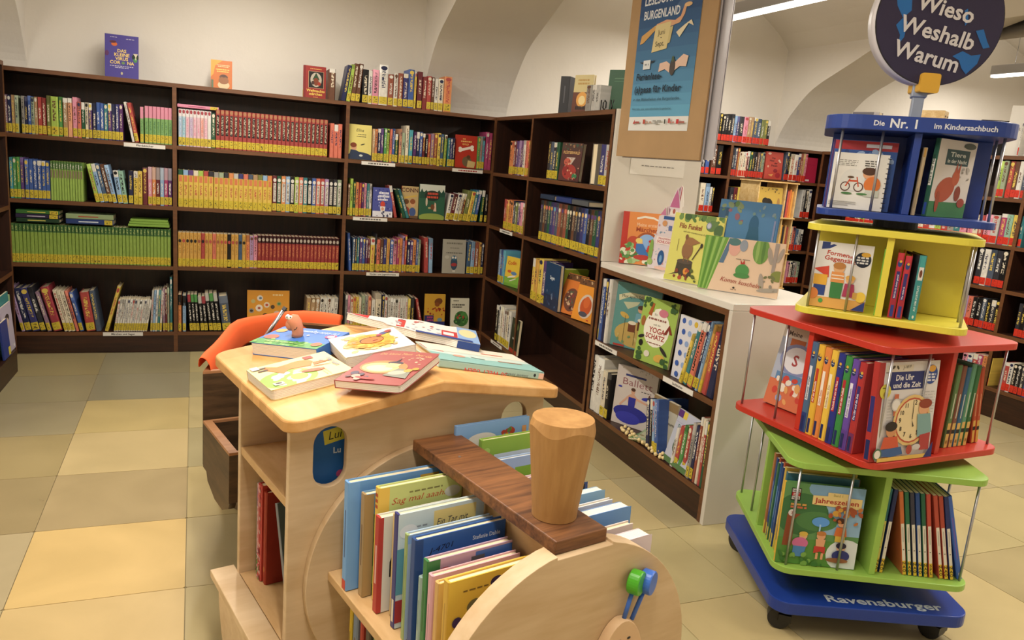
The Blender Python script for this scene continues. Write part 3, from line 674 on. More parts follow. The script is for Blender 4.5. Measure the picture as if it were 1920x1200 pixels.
def style(o, st, c, rr):
    w, k, y = C('white'), C('black'), C('yellow'); tint = rr.choice([w, C('cream'), k, y, C('silver')])
    if st == 'P': look(o, hexc('7cae60'), C('pink'), None, hexc('4a8050'), None, .68, t=(.25, .6))
    elif st == 'W': look(o, tuple(.55 * a + .35 for a in c[:3]) + (1,), hexc('e8e0e0'), None, c, C('crimson'), .8, t=(.3, .75), e=.93)
    elif st == 'D': look(o, hexc('a8322a'), None, hexc('1a1414'), hexc('c8bca0'), hexc('b07848'), 2, (.34, .86), (.38, .84), .94)
    elif st == 'V': look(o, hexc('9cc04a'), hexc('54803a'), hexc('8a7860'), C('white'), None, .8, (.58, .78), (.82, .95))
    elif st == 'Q': look(o, c, tuple(.5 * a + .3 for a in c[:3]) + (1,), None, w, None, .68, t=(.3, .6))
    elif st == 'Y': look(o, hexc('e2be34'), c, hexc('d8702c'), hexc('c04a24'), hexc('c83c20'), .86, (.68, .85), (.32, .6), 5)
    elif st == 'M': look(o, c, c, hexc('ded8cc'), hexc('8a8078'), C('white'), .92, (.28, .80), (.3, .78), .88)
    elif st == 'G': look(o, hexc('8cac3c'), hexc('3c6c34'), None, hexc('b8c46c'), None, .80, t=(.84, .96))
    elif st == 'O': look(o, c, None, None, tuple(a * .6 for a in c[:3]) + (1,), rr.choice([C('red'), C('black'), C('green'), C('rust')]), t=(.4, .95), e=.76)
    elif st == 'R': look(o, hexc('9a1e1c'), hexc('3a1418'), None, hexc('d07838'), hexc('c0b4a4'), .78, t=(.36, .74), e=.88)
    elif st == 'K': look(o, c, rr.choice([C('green'), C('crimson'), C('charcoal'), C('silver')]), None, w, None, .8, t=(.3, .75))
    elif st == 'T': look(o, c, k, None, tuple(a * .5 for a in c[:3]) + (1,), None, .72)
    elif st == 'F': look(o, c, tuple(a * .5 for a in c[:3]) + (1,), None, hexc('b0a488'), rr.choice([C('ochre'), C('cyan'), C('coral'), C('cream'), C('violet')]), .9, t=(.45, .8), e=.84)
    else:
        lum = sum(c[:3]) / 3
        tc = rr.choice([C('white'), C('cream'), C('yellow')]) if lum < .3 else rr.choice([C('black'), C('red'), C('navy'), C('brown')])
        r = rr.random()
        look(o, c, rr.choice([tuple(a * .6 for a in c[:3]) + (1,), tuple(min(1, a * 1.3 + .06) for a in c[:3]) + (1,), C('white')]), None, tc, tc, rr.choice([2, 2, 2, .8, .88]), t=(rr.uniform(.25, .45), rr.uniform(.7, .95)), e=rr.choice([5, 5, .92]))
def run(case, key, s0, s1, h, cols, fl):
    names = []
    for c in cols.split(','):
        c, _, k = c.partition('*'); names += [c] * int(k or 1)
    fl = fl.split(); st = next((f[1:] for f in fl if f[0] == 's'), ''); lean = next((float(f[1:]) * (1 if f[0] == 'R' else -1) for f in fl if f[0] in 'LR'), 0.0)
    wd = next((float(f[1:]) for f in fl if f[0] == 'w'), 0); sticker = None if 'n' in fl else ('red' if key[0] in 'EG' else 'yellow')
    n = len(names); rr = random.Random(hash((key, s0)) % 9999 if False else int(s0 * 1000) + 17 * len(key) + ord(key[0])); pitch = (s1 - s0) / n
    ca = math.cos(math.radians(lean)); z = shelf_z(key)
    nm = 'series_book' if st else {'A': 'story_book', 'B': 'youth_book', 'C': 'picture_book'}.get(key[0], 'novel')
    for i, c in enumerate(names):
        k = CNT[key] = CNT.get(key, 0) + 1
        t = min(pitch * ca - .0006, .06) if lean else pitch - .0007
        hh = h / (ca + .0 * abs(lean)) if lean else h
        if not st: hh *= rr.uniform(.975, 1.012)
        w = wd or min(.21, max(.11, hh * rr.uniform(.64, .7)))
        s = s0 + pitch * (i + .5); x, y = BASE[case](s); dy = rr.uniform(0, .004) + (.004 if key[0] in 'EG' else .001)
        x, y = (x, y + dy) if case in 'AE' else (x + dy, y)
        lab = '%s %s %s from left, %s' % (c, {'series_book': 'series volume', 'novel': 'novel'}.get(nm, 'book'), ordinal(k), place(key))
        if lean: lab = 'leaning ' + lab
        o = std_book(nm, x, y, z, ROT[case], lean, t, w, hh, lab, 'books on the ' + place(key), sticker)
        style(o, st, C(c), rr)
RUNS = [
('A', 'At', 0.86, 0.897, 0.179, 'brown', 'n w.19'),
('A', 'At', 0.934, 0.96, 0.207, 'navy', 'R9 n'),
('A', 'At', 0.963, 0.987, 0.221, 'lime', 'R7'),
('A', 'At', 0.99, 1.042, 0.227, 'brown*2', 'R5'),
('A', 'At', 1.058, 1.094, 0.199, 'black', ''),
('A', 'At', 1.094, 1.118, 0.198, 'white', ''),
('A', 'At', 1.119, 1.157, 0.205, 'pink', ''),
('A', 'At', 1.158, 1.213, 0.239, 'white', ''),
('A', 'At', 1.215, 1.248, 0.189, 'rust', ''),
('A', 'At', 1.25, 1.275, 0.201, 'white', ''),
('A', 'At', 1.277, 1.307, 0.202, 'rust', ''),
('A', 'At', 1.309, 1.339, 0.203, 'indigo', ''),
('A', 'At', 1.34, 1.377, 0.232, 'blue', ''),
('A', 'At', 1.379, 1.392, 0.219, 'yellow', ''),
('A', 'At', 1.398, 1.429, 0.229, 'maroon', ''),
('A', 'At', 1.432, 1.459, 0.197, 'darkred', 'n'),
('A', 'At', 1.46, 1.489, 0.203, 'red', ''),
('A', 'At', 1.489, 1.507, 0.201, 'brown', ''),
('A', 'At', 1.509, 1.533, 0.197, 'white', ''),
('A', 'At', 1.534, 1.567, 0.197, 'cream', ''),
('A', 'At', 1.57, 1.62, 0.213, 'orange', ''),
('A', 'A00', -0.813, -0.748, 0.198, 'mauve,navy,tan,sage', ''),
('A', 'A00', -0.735, -0.66, 0.196, 'grey,navy,blue,sage,tan', ''),
('A', 'A00', -0.659, -0.62, 0.195, 'red,darkred', ''),
('A', 'A00', -0.618, -0.601, 0.21, 'olive', ''),
('A', 'A00', -0.6, -0.563, 0.207, 'lime', ''),
('A', 'A00', -0.562, -0.544, 0.207, 'green', ''),
('A', 'A00', -0.542, -0.52, 0.208, 'tan', ''),
('A', 'A00', -0.519, -0.498, 0.209, 'peach', 'n'),
('A', 'A00', -0.496, -0.474, 0.211, 'pink', ''),
('A', 'A00', -0.473, -0.455, 0.195, 'coral', ''),
('A', 'A00', -0.454, -0.437, 0.194, 'darkgreen', ''),
('A', 'A00', -0.436, -0.42, 0.193, 'cream', ''),
('A', 'A00', -0.419, -0.402, 0.194, 'violet', ''),
('A', 'A00', -0.4, -0.251, 0.196, 'navy,blue,blue,teal,violet,navy,indigo,purple', ''),
('A', 'A00', -0.207, -0.193, 0.217, 'white', 'L11 n'),
('A', 'A00', -0.191, -0.171, 0.211, 'red', 'L11'),
('A', 'A00', -0.166, -0.148, 0.195, 'pink', 'sP'),
('A', 'A00', -0.143, -0.002, 0.203, 'pink*7', 'sP'),
('A', 'A10', 0.03, 0.204, 0.205, 'skyblue,cyan,pink,lilac,pink,pink,coral,pink,white', 'sW'),
('A', 'A10', 0.205, 0.227, 0.201, 'darkgreen', ''),
('A', 'A10', 0.228, 0.861, 0.22, 'red*26', 'sD'),
('A', 'A10', 0.876, 0.948, 0.202, 'coral*3', 'n'),
('A', 'A20', 1.134, 1.165, 0.198, 'tan,orange', ''),
('A', 'A20', 1.167, 1.203, 0.2, 'navy,violet', ''),
('A', 'A20', 1.206, 1.239, 0.207, 'green,lime', ''),
('A', 'A20', 1.242, 1.274, 0.207, 'coral,blue', ''),
('A', 'A20', 1.275, 1.294, 0.179, 'darkgreen', ''),
('A', 'A20', 1.302, 1.317, 0.208, 'peach', ''),
('A', 'A20', 1.318, 1.338, 0.192, 'sage', ''),
('A', 'A20', 1.341, 1.362, 0.236, 'cream', ''),
('A', 'A20', 1.364, 1.389, 0.206, 'turquoise', ''),
('A', 'A20', 1.392, 1.451, 0.203, 'purple,navy,blue', ''),
('A', 'A20', 1.452, 1.503, 0.192, 'maroon,black,red', ''),
('A', 'A20', 1.505, 1.548, 0.203, 'mauve,rust', ''),
('A', 'A20', 1.55, 1.57, 0.206, 'yellow', ''),
('A', 'A20', 1.571, 1.59, 0.201, 'denim', ''),
('A', 'A20', 1.593, 1.609, 0.197, 'lime', 'R1'),
('A', 'A20', 1.617, 1.665, 0.184, 'teal,indigo,navy', ''),
('A', 'A20', 1.819, 1.868, 0.208, 'green,grey,cyan', ''),
('A', 'A20', 1.872, 1.917, 0.24, 'magenta*2', 'n'),
('A', 'A01', -0.803, -0.736, 0.218, 'turquoise,green,green,violet', ''),
('A', 'A01', -0.733, -0.614, 0.211, 'blue*6', ''),
('A', 'A01', -0.612, -0.455, 0.21, 'lime*12', 'sV n'),
('A', 'A01', -0.395, -0.287, 0.208, 'lime,skyblue,denim,brown,skyblue', 'L12'),
('A', 'A01', -0.283, -0.233, 0.184, 'skyblue,mint', 'L8'),
('A', 'A01', -0.23, -0.206, 0.188, 'navy', ''),
('A', 'A01', -0.204, -0.159, 0.187, 'yellow,yellow', ''),
('A', 'A01', -0.157, -0.132, 0.21, 'maroon', 'n'),
('A', 'A01', -0.13, -0.005, 0.214, 'pink,orange,maroon,skyblue,magenta,purple', 'sQ'),
('A', 'A11', 0.027, 0.217, 0.212, 'darkgreen,skyblue,violet,cream,lime,red,charcoal', 'sY'),
('A', 'A11', 0.219, 0.545, 0.21, 'grey,sage,charcoal,orange,silver,indigo,coral,slate,tan,olive,skyblue,orange', 'sY'),
('A', 'A11', 0.547, 0.956, 0.213, 'maroon,darkgreen,orange,skyblue,black,lime,coral,teal,black,blue,coral,red,lilac,black,charcoal,sage', 'sM'),
('A', 'A21', 0.995, 1.009, 0.2, 'brown', ''),
('A', 'A21', 1.01, 1.027, 0.231, 'lime', ''),
('A', 'A21', 1.029, 1.043, 0.212, 'darkgreen', ''),
('A', 'A21', 1.044, 1.063, 0.208, 'orange', ''),
('A', 'A21', 1.065, 1.112, 0.206, 'red,purple,pink', ''),
('A', 'A21', 1.113, 1.145, 0.207, 'teal,white', ''),
('A', 'A21', 1.293, 1.312, 0.203, 'red', 'L12 n'),
('A', 'A21', 1.35, 1.393, 0.177, 'darkgreen,teal', 'L20 n'),
('A', 'A21', 1.628, 1.711, 0.174, 'white,maroon,white', 'R9'),
('A', 'A21', 1.713, 1.743, 0.182, 'cream,maroon', 'R9'),
('A', 'A21', 1.745, 1.801, 0.2, 'olive,yellow', 'R9'),
('A', 'A21', 1.802, 1.845, 0.21, 'teal,blue', 'R8'),
('A', 'A21', 1.866, 1.885, 0.209, 'darkgreen', 'R3'),
('A', 'A21', 1.897, 1.915, 0.188, 'black', ''),
('A', 'A02', -0.81, -0.014, 0.213, 'lime*44', 'sG'),
('A', 'A12', 0.025, 0.4, 0.2, 'ochre,ochre,ochre,ochre,ochre,ochre,red,ochre,ochre,coral,ochre,ochre,ochre,black,ochre,ochre,denim,ochre', 'sO'),
('A', 'A12', 0.401, 0.466, 0.198, 'orange,lilac,pink', ''),
('A', 'A12', 0.467, 0.954, 0.201, 'darkred*22', 'sR'),
('A', 'A22', 1.02, 1.036, 0.243, 'blue', 'L4 n'),
('A', 'A22', 1.039, 1.081, 0.214, 'denim,navy,teal', ''),
('A', 'A22', 1.083, 1.118, 0.212, 'violet,blue', ''),
('A', 'A22', 1.12, 1.15, 0.209, 'purple,maroon', ''),
('A', 'A22', 1.152, 1.18, 0.219, 'yellow', ''),
('A', 'A22', 1.182, 1.191, 0.237, 'charcoal', ''),
('A', 'A22', 1.192, 1.235, 0.207, 'coral,brown', ''),
('A', 'A22', 1.235, 1.276, 0.214, 'indigo,ochre', ''),
('A', 'A22', 1.278, 1.321, 0.207, 'blue,pink', ''),
('A', 'A22', 1.323, 1.356, 0.221, 'magenta,orange', ''),
('A', 'A22', 1.358, 1.387, 0.239, 'lilac,red', ''),
('A', 'A22', 1.389, 1.448, 0.211, 'navy,violet,orange', ''),
('A', 'A22', 1.449, 1.479, 0.213, 'blue,sage', ''),
('A', 'A22', 1.512, 1.537, 0.234, 'red', 'L3 n'),
('A', 'A22', 1.54, 1.567, 0.223, 'skyblue', 'L2 n'),
('A', 'A22', 1.799, 1.879, 0.215, 'denim,skyblue,rust', ''),
('A', 'A22', 1.881, 1.915, 0.212, 'ochre,navy', ''),
('A', 'A03', -0.781, -0.763, 0.252, 'lilac', 'L12'),
('A', 'A03', -0.761, -0.73, 0.247, 'navy', 'L12'),
('A', 'A03', -0.728, -0.689, 0.241, 'indigo', 'L13'),
('A', 'A03', -0.687, -0.659, 0.254, 'charcoal', 'L14'),
('A', 'A03', -0.654, -0.633, 0.227, 'mauve', 'L14'),
('A', 'A03', -0.625, -0.58, 0.249, 'crimson', 'L14'),
('A', 'A03', -0.571, -0.515, 0.235, 'cream*3', 'L13'),
('A', 'A03', -0.512, -0.497, 0.239, 'coral', 'L13 n'),
('A', 'A03', -0.493, -0.473, 0.227, 'blue', 'L13'),
('A', 'A03', -0.46, -0.413, 0.228, 'red', 'L8'),
('A', 'A03', -0.411, -0.384, 0.235, 'slate', 'L8 n'),
('A', 'A03', -0.368, -0.348, 0.26, 'yellow', 'R15'),
('A', 'A03', -0.322, -0.145, 0.19, 'white*14', 'R9'),
('A', 'A03', -0.129, -0.066, 0.246, 'silver,skyblue,white,teal,white', 'R3'),
('A', 'A03', -0.059, -0.023, 0.263, 'mauve,maroon,sage', ''),
('A', 'A03', -0.021, -0.007, 0.324, 'teal', ''),
('A', 'A13', 0.024, 0.042, 0.222, 'orange', 'sT'),
('A', 'A13', 0.048, 0.067, 0.217, 'skyblue', 'sT'),
('A', 'A13', 0.088, 0.144, 0.223, 'black,black,black', 'L4 sK'),
('A', 'A13', 0.149, 0.191, 0.213, 'black,black', 'L5 sK'),
('A', 'A13', 0.197, 0.267, 0.231, 'black,black,black', 'L7 sK'),
('A', 'A13', 0.273, 0.324, 0.215, 'slate', 'L7'),
('A', 'A13', 0.756, 0.838, 0.213, 'tan*3', 'R3'),
('A', 'A13', 0.84, 0.952, 0.214, 'white*5', 'R3'),
('A', 'A23', 1.007, 1.037, 0.235, 'grey,pink', ''),
('A', 'A23', 1.039, 1.11, 0.222, 'cream,ochre,yellow,cream', ''),
('A', 'A23', 1.112, 1.173, 0.237, 'sage,grey,peach', ''),
('A', 'A23', 1.176, 1.2, 0.206, 'white', ''),
('A', 'A23', 1.201, 1.238, 0.242, 'cream', ''),
('A', 'A23', 1.241, 1.278, 0.238, 'navy,white', ''),
('A', 'A23', 1.285, 1.416, 0.217, 'white*8', 'L1'),
('A', 'A23', 1.418, 1.436, 0.218, 'yellow', 'L1'),
('A', 'A23', 1.438, 1.461, 0.227, 'charcoal', 'L1'),
('A', 'A23', 1.512, 1.53, 0.219, 'red', 'L13 n'),
('B', 'Bt', 1.271, 1.331, 0.125, 'grey', 'n'),
('B', 'Bt', 1.336, 1.423, 0.122, 'silver*2', 'n'),
('B', 'B00', 0.26, 0.601, 0.207, 'orange,orange,maroon,violet,lilac,purple,white,coral,red', ''),
('B', 'B10', 0.867, 1.013, 0.202, 'charcoal,slate,charcoal,darkgreen', ''),
('B', 'B10', 1.496, 1.6, 0.195, 'indigo,silver', ''),
('B', 'B01', 0.241, 0.594, 0.186, 'red,ochre,orange,orange,navy,olive,violet,pink,tan', ''),
('B', 'B11', 0.83, 1.601, 0.224, 'charcoal,brown,charcoal,darkgreen,indigo,violet,slate,rust,brown,rust,darkgreen,black,brown,charcoal,navy,indigo,blue,black,brown,darkgreen,indigo,black', 'sF'),
('B', 'B02', 0.215, 0.317, 0.215, 'skyblue,blue,cyan', ''),
('B', 'B12', 0.781, 0.87, 0.239, 'yellow,ochre', ''),
('B', 'B12', 0.877, 0.992, 0.247, 'yellow,violet', ''),
('B', 'B03', 0.251, 0.295, 0.234, 'black', ''),
('B', 'B03', 0.302, 0.511, 0.246, 'white,cream,white,silver,cream,white', ''),
('B', 'C0', 1.623, 1.663, 0.297, 'skyblue,silver', ''),
('B', 'C0', 1.665, 1.747, 0.302, 'blue,navy,white', 'n'),
('B', 'C0', 2.371, 2.392, 0.207, 'yellow', 'R14'),
('B', 'C0', 2.394, 2.42, 0.262, 'teal', 'R13'),
('B', 'C0', 2.424, 2.456, 0.268, 'coral', 'R12'),
('B', 'C0', 2.46, 2.478, 0.27, 'navy', 'R11'),
('B', 'C0', 2.481, 2.496, 0.278, 'skyblue', 'R10'),
('B', 'C0', 2.5, 2.518, 0.27, 'ochre', 'R10'),
('B', 'C0', 2.521, 2.55, 0.25, 'red', 'R9 n'),
('B', 'C0', 2.554, 2.594, 0.284, 'navy', 'R8 n'),
('B', 'C1', 1.634, 1.748, 0.27, 'white,white', 'n'),
('B', 'C1', 1.756, 1.796, 0.222, 'cream', ''),
('B', 'C1', 1.799, 1.833, 0.226, 'black', ''),
('B', 'C1', 2.187, 2.213, 0.211, 'navy', 'L9 n'),
('B', 'C1', 2.216, 2.237, 0.219, 'black', 'L9 n'),
('B', 'C1', 2.239, 2.283, 0.226, 'skyblue,blue', 'L10'),
('B', 'C1', 2.382, 2.401, 0.168, 'white', 'R7 n'),
('B', 'C1', 2.403, 2.428, 0.187, 'red', 'R7'),
('B', 'C1', 2.432, 2.455, 0.196, 'green', 'R6 n'),
('B', 'C1', 2.459, 2.483, 0.2, 'red', 'R5'),
('B', 'C1', 2.495, 2.537, 0.225, 'grey,navy', 'R3'),
('B', 'C1', 2.541, 2.571, 0.265, 'rust,cream', 'R2 n'),
('B', 'C1', 2.575, 2.62, 0.262, 'red,darkgreen,white', 'R1 n'),
('E', 'Et', 3.56, 3.629, 0.199, 'white,navy,white,crimson', ''),
('E', 'Et', 3.63, 3.68, 0.2, 'silver,black', ''),
('E', 'Et', 3.682, 3.727, 0.186, 'black,black', ''),
('E', 'Et', 3.729, 3.785, 0.197, 'black,charcoal', ''),
('E', 'Et', 3.787, 3.827, 0.19, 'skyblue,indigo', ''),
('E', 'Et', 3.83, 3.908, 0.189, 'charcoal,pink', ''),
('E', 'Et', 3.91, 3.957, 0.193, 'tan,tan', ''),
('E', 'Et', 3.96, 4.027, 0.191, 'slate,denim', ''),
('E', 'Et', 4.029, 4.113, 0.185, 'olive,olive,black', ''),
('E', 'E0', 3.545, 3.576, 0.18, 'charcoal', ''),
('E', 'E0', 3.581, 3.612, 0.204, 'blue', ''),
('E', 'E0', 3.63, 3.672, 0.216, 'brown', ''),
('E', 'E0', 3.676, 3.72, 0.217, 'black', ''),
('E', 'E0', 3.807, 3.849, 0.207, 'charcoal,slate', ''),
('E', 'E0', 3.852, 3.87, 0.213, 'rust', ''),
('E', 'E0', 3.872, 3.941, 0.183, 'cream*4', ''),
('E', 'E0', 3.944, 4.101, 0.194, 'maroon,darkgreen,charcoal,black,brown,slate,sage', ''),
('E', 'E0', 4.295, 4.34, 0.215, 'slate,navy,black', ''),
('E', 'E0', 4.343, 4.417, 0.204, 'cream,white', ''),
('E', 'E0', 4.42, 4.505, 0.216, 'indigo,rust,tan,pink', ''),
('E', 'E1', 3.566, 3.61, 0.215, 'cream', ''),
('E', 'E1', 3.613, 3.649, 0.213, 'skyblue', ''),
('E', 'E1', 3.651, 3.688, 0.184, 'white,charcoal', ''),
('E', 'E1', 3.83, 3.896, 0.196, 'charcoal,maroon', ''),
('E', 'E1', 3.899, 3.942, 0.2, 'yellow', ''),
('E', 'E1', 3.949, 4.063, 0.176, 'grey,purple,teal,ochre', ''),
('E', 'E1', 4.066, 4.137, 0.212, 'black,charcoal,white', ''),
('E', 'E1', 4.506, 4.6, 0.224, 'silver,black,white', ''),
('E', 'E2', 4.41, 4.496, 0.187, 'teal,cream,coral', ''),
('E', 'E2', 4.501, 4.576, 0.172, 'denim,silver,charcoal', ''),
('E', 'E3', 4.467, 4.587, 0.172, 'pink,cream,black,grey,sage', ''),
('G', 'Gt', 1.594, 1.602, 0.192, 'white', ''),
('G', 'G0', 1.499, 1.559, 0.219, 'lime,sage', ''),
('G', 'G0', 1.568, 1.692, 0.217, 'red,brown,white,slate', ''),
('G', 'G1', 0.357, 1.363, 0.146, 'red,black,white,lime,pink,navy,cream,red,teal,maroon,green,pink,silver,purple,cream,red,white,lime,red,grey,teal,pink', ''),
('G', 'G1', 1.373, 1.476, 0.164, 'pink,cream,red', ''),
('G', 'G1', 1.481, 1.575, 0.173, 'pink,silver', ''),
('G', 'G1', 1.58, 1.732, 0.185, 'magenta,mint,yellow,teal', ''),
('G', 'G2', 1.483, 1.679, 0.228, 'charcoal,white,slate,charcoal,black', ''),
('G', 'G3', 1.443, 1.541, 0.184, 'lilac,coral,black', ''),
('G', 'G3', 1.543, 1.692, 0.188, 'black,slate,black,charcoal,black', ''),
('G', 'G3', 1.802, 1.879, 0.203, 'charcoal,black,charcoal', ''),
('G', 'G4', 1.517, 1.583, 0.158, 'pink,skyblue', ''),
('G', 'G4', 1.585, 1.715, 0.174, 'red,magenta,orange,yellow', ''),
('G', 'G4', 1.797, 1.953, 0.177, 'red,white,black,black,charcoal,blue', ''),
]
for r in RUNS: run(*r)

HP = {'virus': (-0.349, -0.179, 0.239), 'reading': (0.201, 0.317, 0.163), 'xmas': (0.719, 0.852, 0.19), 'elina': (0.989, 1.13, 0.211), 'bone': (1.672, 1.818, 0.207), 'amok': (1.152, 1.278, 0.184), 'conni': (1.34, 1.449, 0.203), 'alice': (1.452, 1.62, 0.224), 'owl': (1.632, 1.788, 0.225), 'kari': (1.532, 1.673, 0.246), 'plant': (1.718, 1.847, 0.219), 'animals': (0.414, 0.666, 0.245), 'wood': (1.031, 1.339, 0.199), 'pages': (1.375, 1.486, 0.191), 'codi': (0.329, 0.557, 0.185), 'sagen': (1.007, 1.097, 0.251), 'lime': (1.089, 1.14, 0.246), 'oval1': (1.154, 1.436, 0.216), 'oval2': (1.333, 1.605, 0.216), 'green3': (0.524, 0.645, 0.227), 'max': (1.757, 2.102, 0.299), 'yoga': (2.009, 2.273, 0.28), 'dots': (2.277, 2.387, 0.256), 'ballett': (1.842, 2.14, 0.275), 'kino': (2.154, 2.26, 0.257), 'apfel': (2.319, 2.432, 0.222), 'haus': (4.121, 4.282, 0.188), 'magenta': (4.499, 4.609, 0.192), 'blackbox': (0.893, 1.1, 0.144), 'maier': (1.119, 1.227, 0.128), 'greenbox': (1.468, 1.662, 0.12), 'gtop1': (1.322, 1.486, 0.221)}

# ================================================================ books shown face out, with printed covers
def prof_shell(t, w, c):
    return [(-t / 2, w), (-t / 2, c), (-t / 2 + c, 0), (t / 2 - c, 0), (t / 2, c), (t / 2, w), (t / 2 - c, w), (t / 2 - c, 2 * c), (-t / 2 + c, 2 * c), (-t / 2 + c, w)]
def stand(x, y, z, rz, lean=0.0, t=.02):
    a = math.radians(lean)
    return Matrix.Translation((x, y, z + abs(math.sin(a)) * t / 2 + .0005)) @ Matrix.Rotation(math.radians(rz), 4, 'Z') @ Matrix.Rotation(a, 4, 'Y')
MT = Matrix.Translation((.353, -3.396, 0)) @ Matrix.Rotation(TRZ, 4, 'Z')
def hero(name, label, w, h, t, M, cov, items=(), spine=None, sp=(), kind='hard', group=None, sticker=False, pages='paper', seed=3, back=None):
    c = .0026 if kind == 'hard' else .0012
    mb = MB(); mb.col = C(cov); P = prof_shell(t, w, c); n = 10
    vs = [(x, y, 0) for x, y in P] + [(x, y, h) for x, y in P]
    if kind == 'board':
        rd = .012; mb.add([], [])
        out = [(0, 0)] + [(w - rd + rd * math.sin(PI / 2 * i / 4), rd - rd * math.cos(PI / 2 * i / 4)) for i in range(5)] + [(w - rd + rd * math.cos(PI / 2 * i / 4), h - rd + rd * math.sin(PI / 2 * i / 4)) for i in range(5)] + [(0, h)]
        f = lambda p, q, d: (d, p, q)
        mb.prism(out, t / 2 - .0016, t / 2, f); mb.prism(out, -t / 2, -t / 2 + .0016, f)
        mb.col = C(spine or cov); mb.box(-t / 2, t / 2, -.0004, .0012, 0, h)
    else:
        mb.add(vs, [(i, (i + 1) % n, n + (i + 1) % n, n + i) for i in range(n) if i not in (1, 2, 3)] + [(n + 0, n + 1, n + 8, n + 9), (n + 4, n + 5, n + 6, n + 7), (9, 8, 1, 0), (7, 6, 5, 4)])
        mb.col = C(spine or cov); mb.add(vs, [(i, i + 1, n + i + 1, n + i) for i in (1, 2, 3)] + [(n + 1, n + 2, n + 3, n + 4, n + 7, n + 8), (8, 7, 4, 3, 2, 1)])
    o = mb.build(name, 'print'); o.matrix_world = M; tag(o, label, 'book', group)
    e = .003 if kind == 'hard' else 0
    if kind == 'board':
        rd = .011; k = max(3, int(t / .004)); th = (t - .0036) / k
        for i in range(k):
            x0 = -t / 2 + .0018 + th * i; pm = MB(); out2 = [(.0016, .0006)] + [(w - .001 - rd + rd * math.sin(PI / 2 * j / 3), .0006 + rd - rd * math.cos(PI / 2 * j / 3)) for j in range(4)] + [(w - .001 - rd + rd * math.cos(PI / 2 * j / 3), h - .0006 - rd + rd * math.sin(PI / 2 * j / 3)) for j in range(4)] + [(.0016, h - .0006)]
            pm.prism(out2, x0 + .0001, x0 + th - .0004, lambda p, q, d: (d, p, q)).build('page', 'paper_white' if pages == 'paper' else pages, o)
    else:
        MB().box(-t / 2 + c + .0003, t / 2 - c - .0003, 2 * c + .0003, w - e, e, h - e).build('page_block', pages, o)
    if items:
        draw(MB(), [('R', .004, .004, .992, .992, cov)] + list(items), w, h, lambda p, q, d: (t / 2 + d, p, q), seed=seed).build('cover_print', 'print', o)
    if sp:
        tt = t - 2.2 * c
        draw(MB(), [('R', .02, .002, .96, .996, spine or cov)] + list(sp), tt, h, lambda p, q, d: (p - tt / 2, (-.0005 if kind == 'board' else 0) - d, q), seed=seed).build('spine_print', 'print', o)
    if sticker:
        s = MB().box(-t / 2 + .0005, t / 2 - .0005, -.0012, -.0004, .006, .05).build('spine_label', 'label_' + ('yellow' if sticker is True else sticker), o)
    return o
def fa(k, z, y=.03, lean=-4, t=.02, rz=-90):            # face out on the wall bookcase
    s0, s1, h = HP[k]; return s1 - s0, h, t, stand(s0, y, z, rz, lean, t)
def fb(k, z, w, ang, x=1.95, lean=-5, t=.016):           # face out on the corner bookcase, turned
    s0, s1, h = HP[k]; return w, h, t, stand(x, -s0, z, ang - 90, lean, t)
GW = 'face-out books on the wall bookcase'
def T(s, x, y, sz, c, st='b', rot=0, al='c', mw=None): return ('T', s, x, y, sz, c, st, rot, al, mw)
# --- on and in the wall bookcase
hero('childrens_book', 'violet picture book about a small virus standing alone on the wall bookcase', *fa('virus', 1.55, .14, -8, .012), '4c4490', [
    ('E', .28, .78, .09, .045, 'c86838'), ('E', .24, .83, .10, .03, '5a3040'), ('E', .90, .52, .10, .07, '24342c'), ('E', .90, .45, .06, .05, '4c8a50'), ('E', .06, .56, .06, .06, '5c3460'),
    ('P', 'd8cfb0', .84, .60, .98, .60, .93, .53, .93, .46, .90, .46, .90, .53),
    T('DAS', .5, .60, .075, 'ecd078'), T('KLEINE', .5, .51, .075, 'ecd078'), T('VIRUS', .5, .42, .075, 'ecd078'), T('COR', .30, .33, .075, 'ecd078'), T('NA', .76, .33, .075, 'ecd078'), ('E', .54, .36, .05, .032, '6a8a5c'),
    ('L', .5, .275, .7, .014, 'd8d4e0'), ('L', .5, .24, .4, .014, 'd8d4e0'), ('E', .5, .12, .03, .035, 'c0b890'), ('L', .26, .93, .2, .012, 'd0cce0'), ('L', .76, .91, .26, .012, 'd0cce0')], kind='soft')
hero('childrens_book', 'small orange paperback standing alone on the wall bookcase', *fa('reading', 1.55, .12, -7, .012), 'c06a2c', [
    ('P', 'e09a3c', 0, 1, .55, 1, .2, .8, .12, .5, 0, .4), ('L', .58, .82, .6, .02, 'f0d8a8'), ('L', .58, .77, .5, .02, 'f0d8a8'), ('L', .56, .66, .65, .035, 'f4c060'), ('L', .56, .59, .55, .035, 'f4c060'), ('E', .6, .42, .20, .09, '5a3a24'), ('E', .6, .14, .28, .14, 'c8b48c'), ('E', .6, .30, .24, .13, '8c5a34'), ('E', .6, .46, .12, .05, '4a2a20'), ('R', .02, .02, .1, .28, '5a6a50')], kind='soft')
hero('childrens_book', 'red book of Christmas tales with a black oval picture on the wall bookcase', *fa('xmas', 1.55, .10, -5, .02), '94302c', [
    ('R', .0, .0, .1, 1, '7c2424'), ('L', .55, .90, .5, .025, 'dca860'), ('R', .22, .32, .68, .52, 'c8a880'), ('R', .235, .33, .65, .50, '201c1c'), ('E', .56, .58, .25, .22, 'b8b0a0'), ('P', '2c4a30', .56, .80, .40, .58, .72, .58), ('E', .56, .52, .12, .12, '7c3c24'), ('E', .42, .48, .07, .06, '48302a'), ('E', .70, .46, .07, .06, 'a03424'),
    T('Weihnachts', .55, .20, .085, 'eccc60'), T('märchen', .55, .10, .085, 'eccc60'), ('L', .55, .035, .2, .018, 'dca860')], sticker=True)
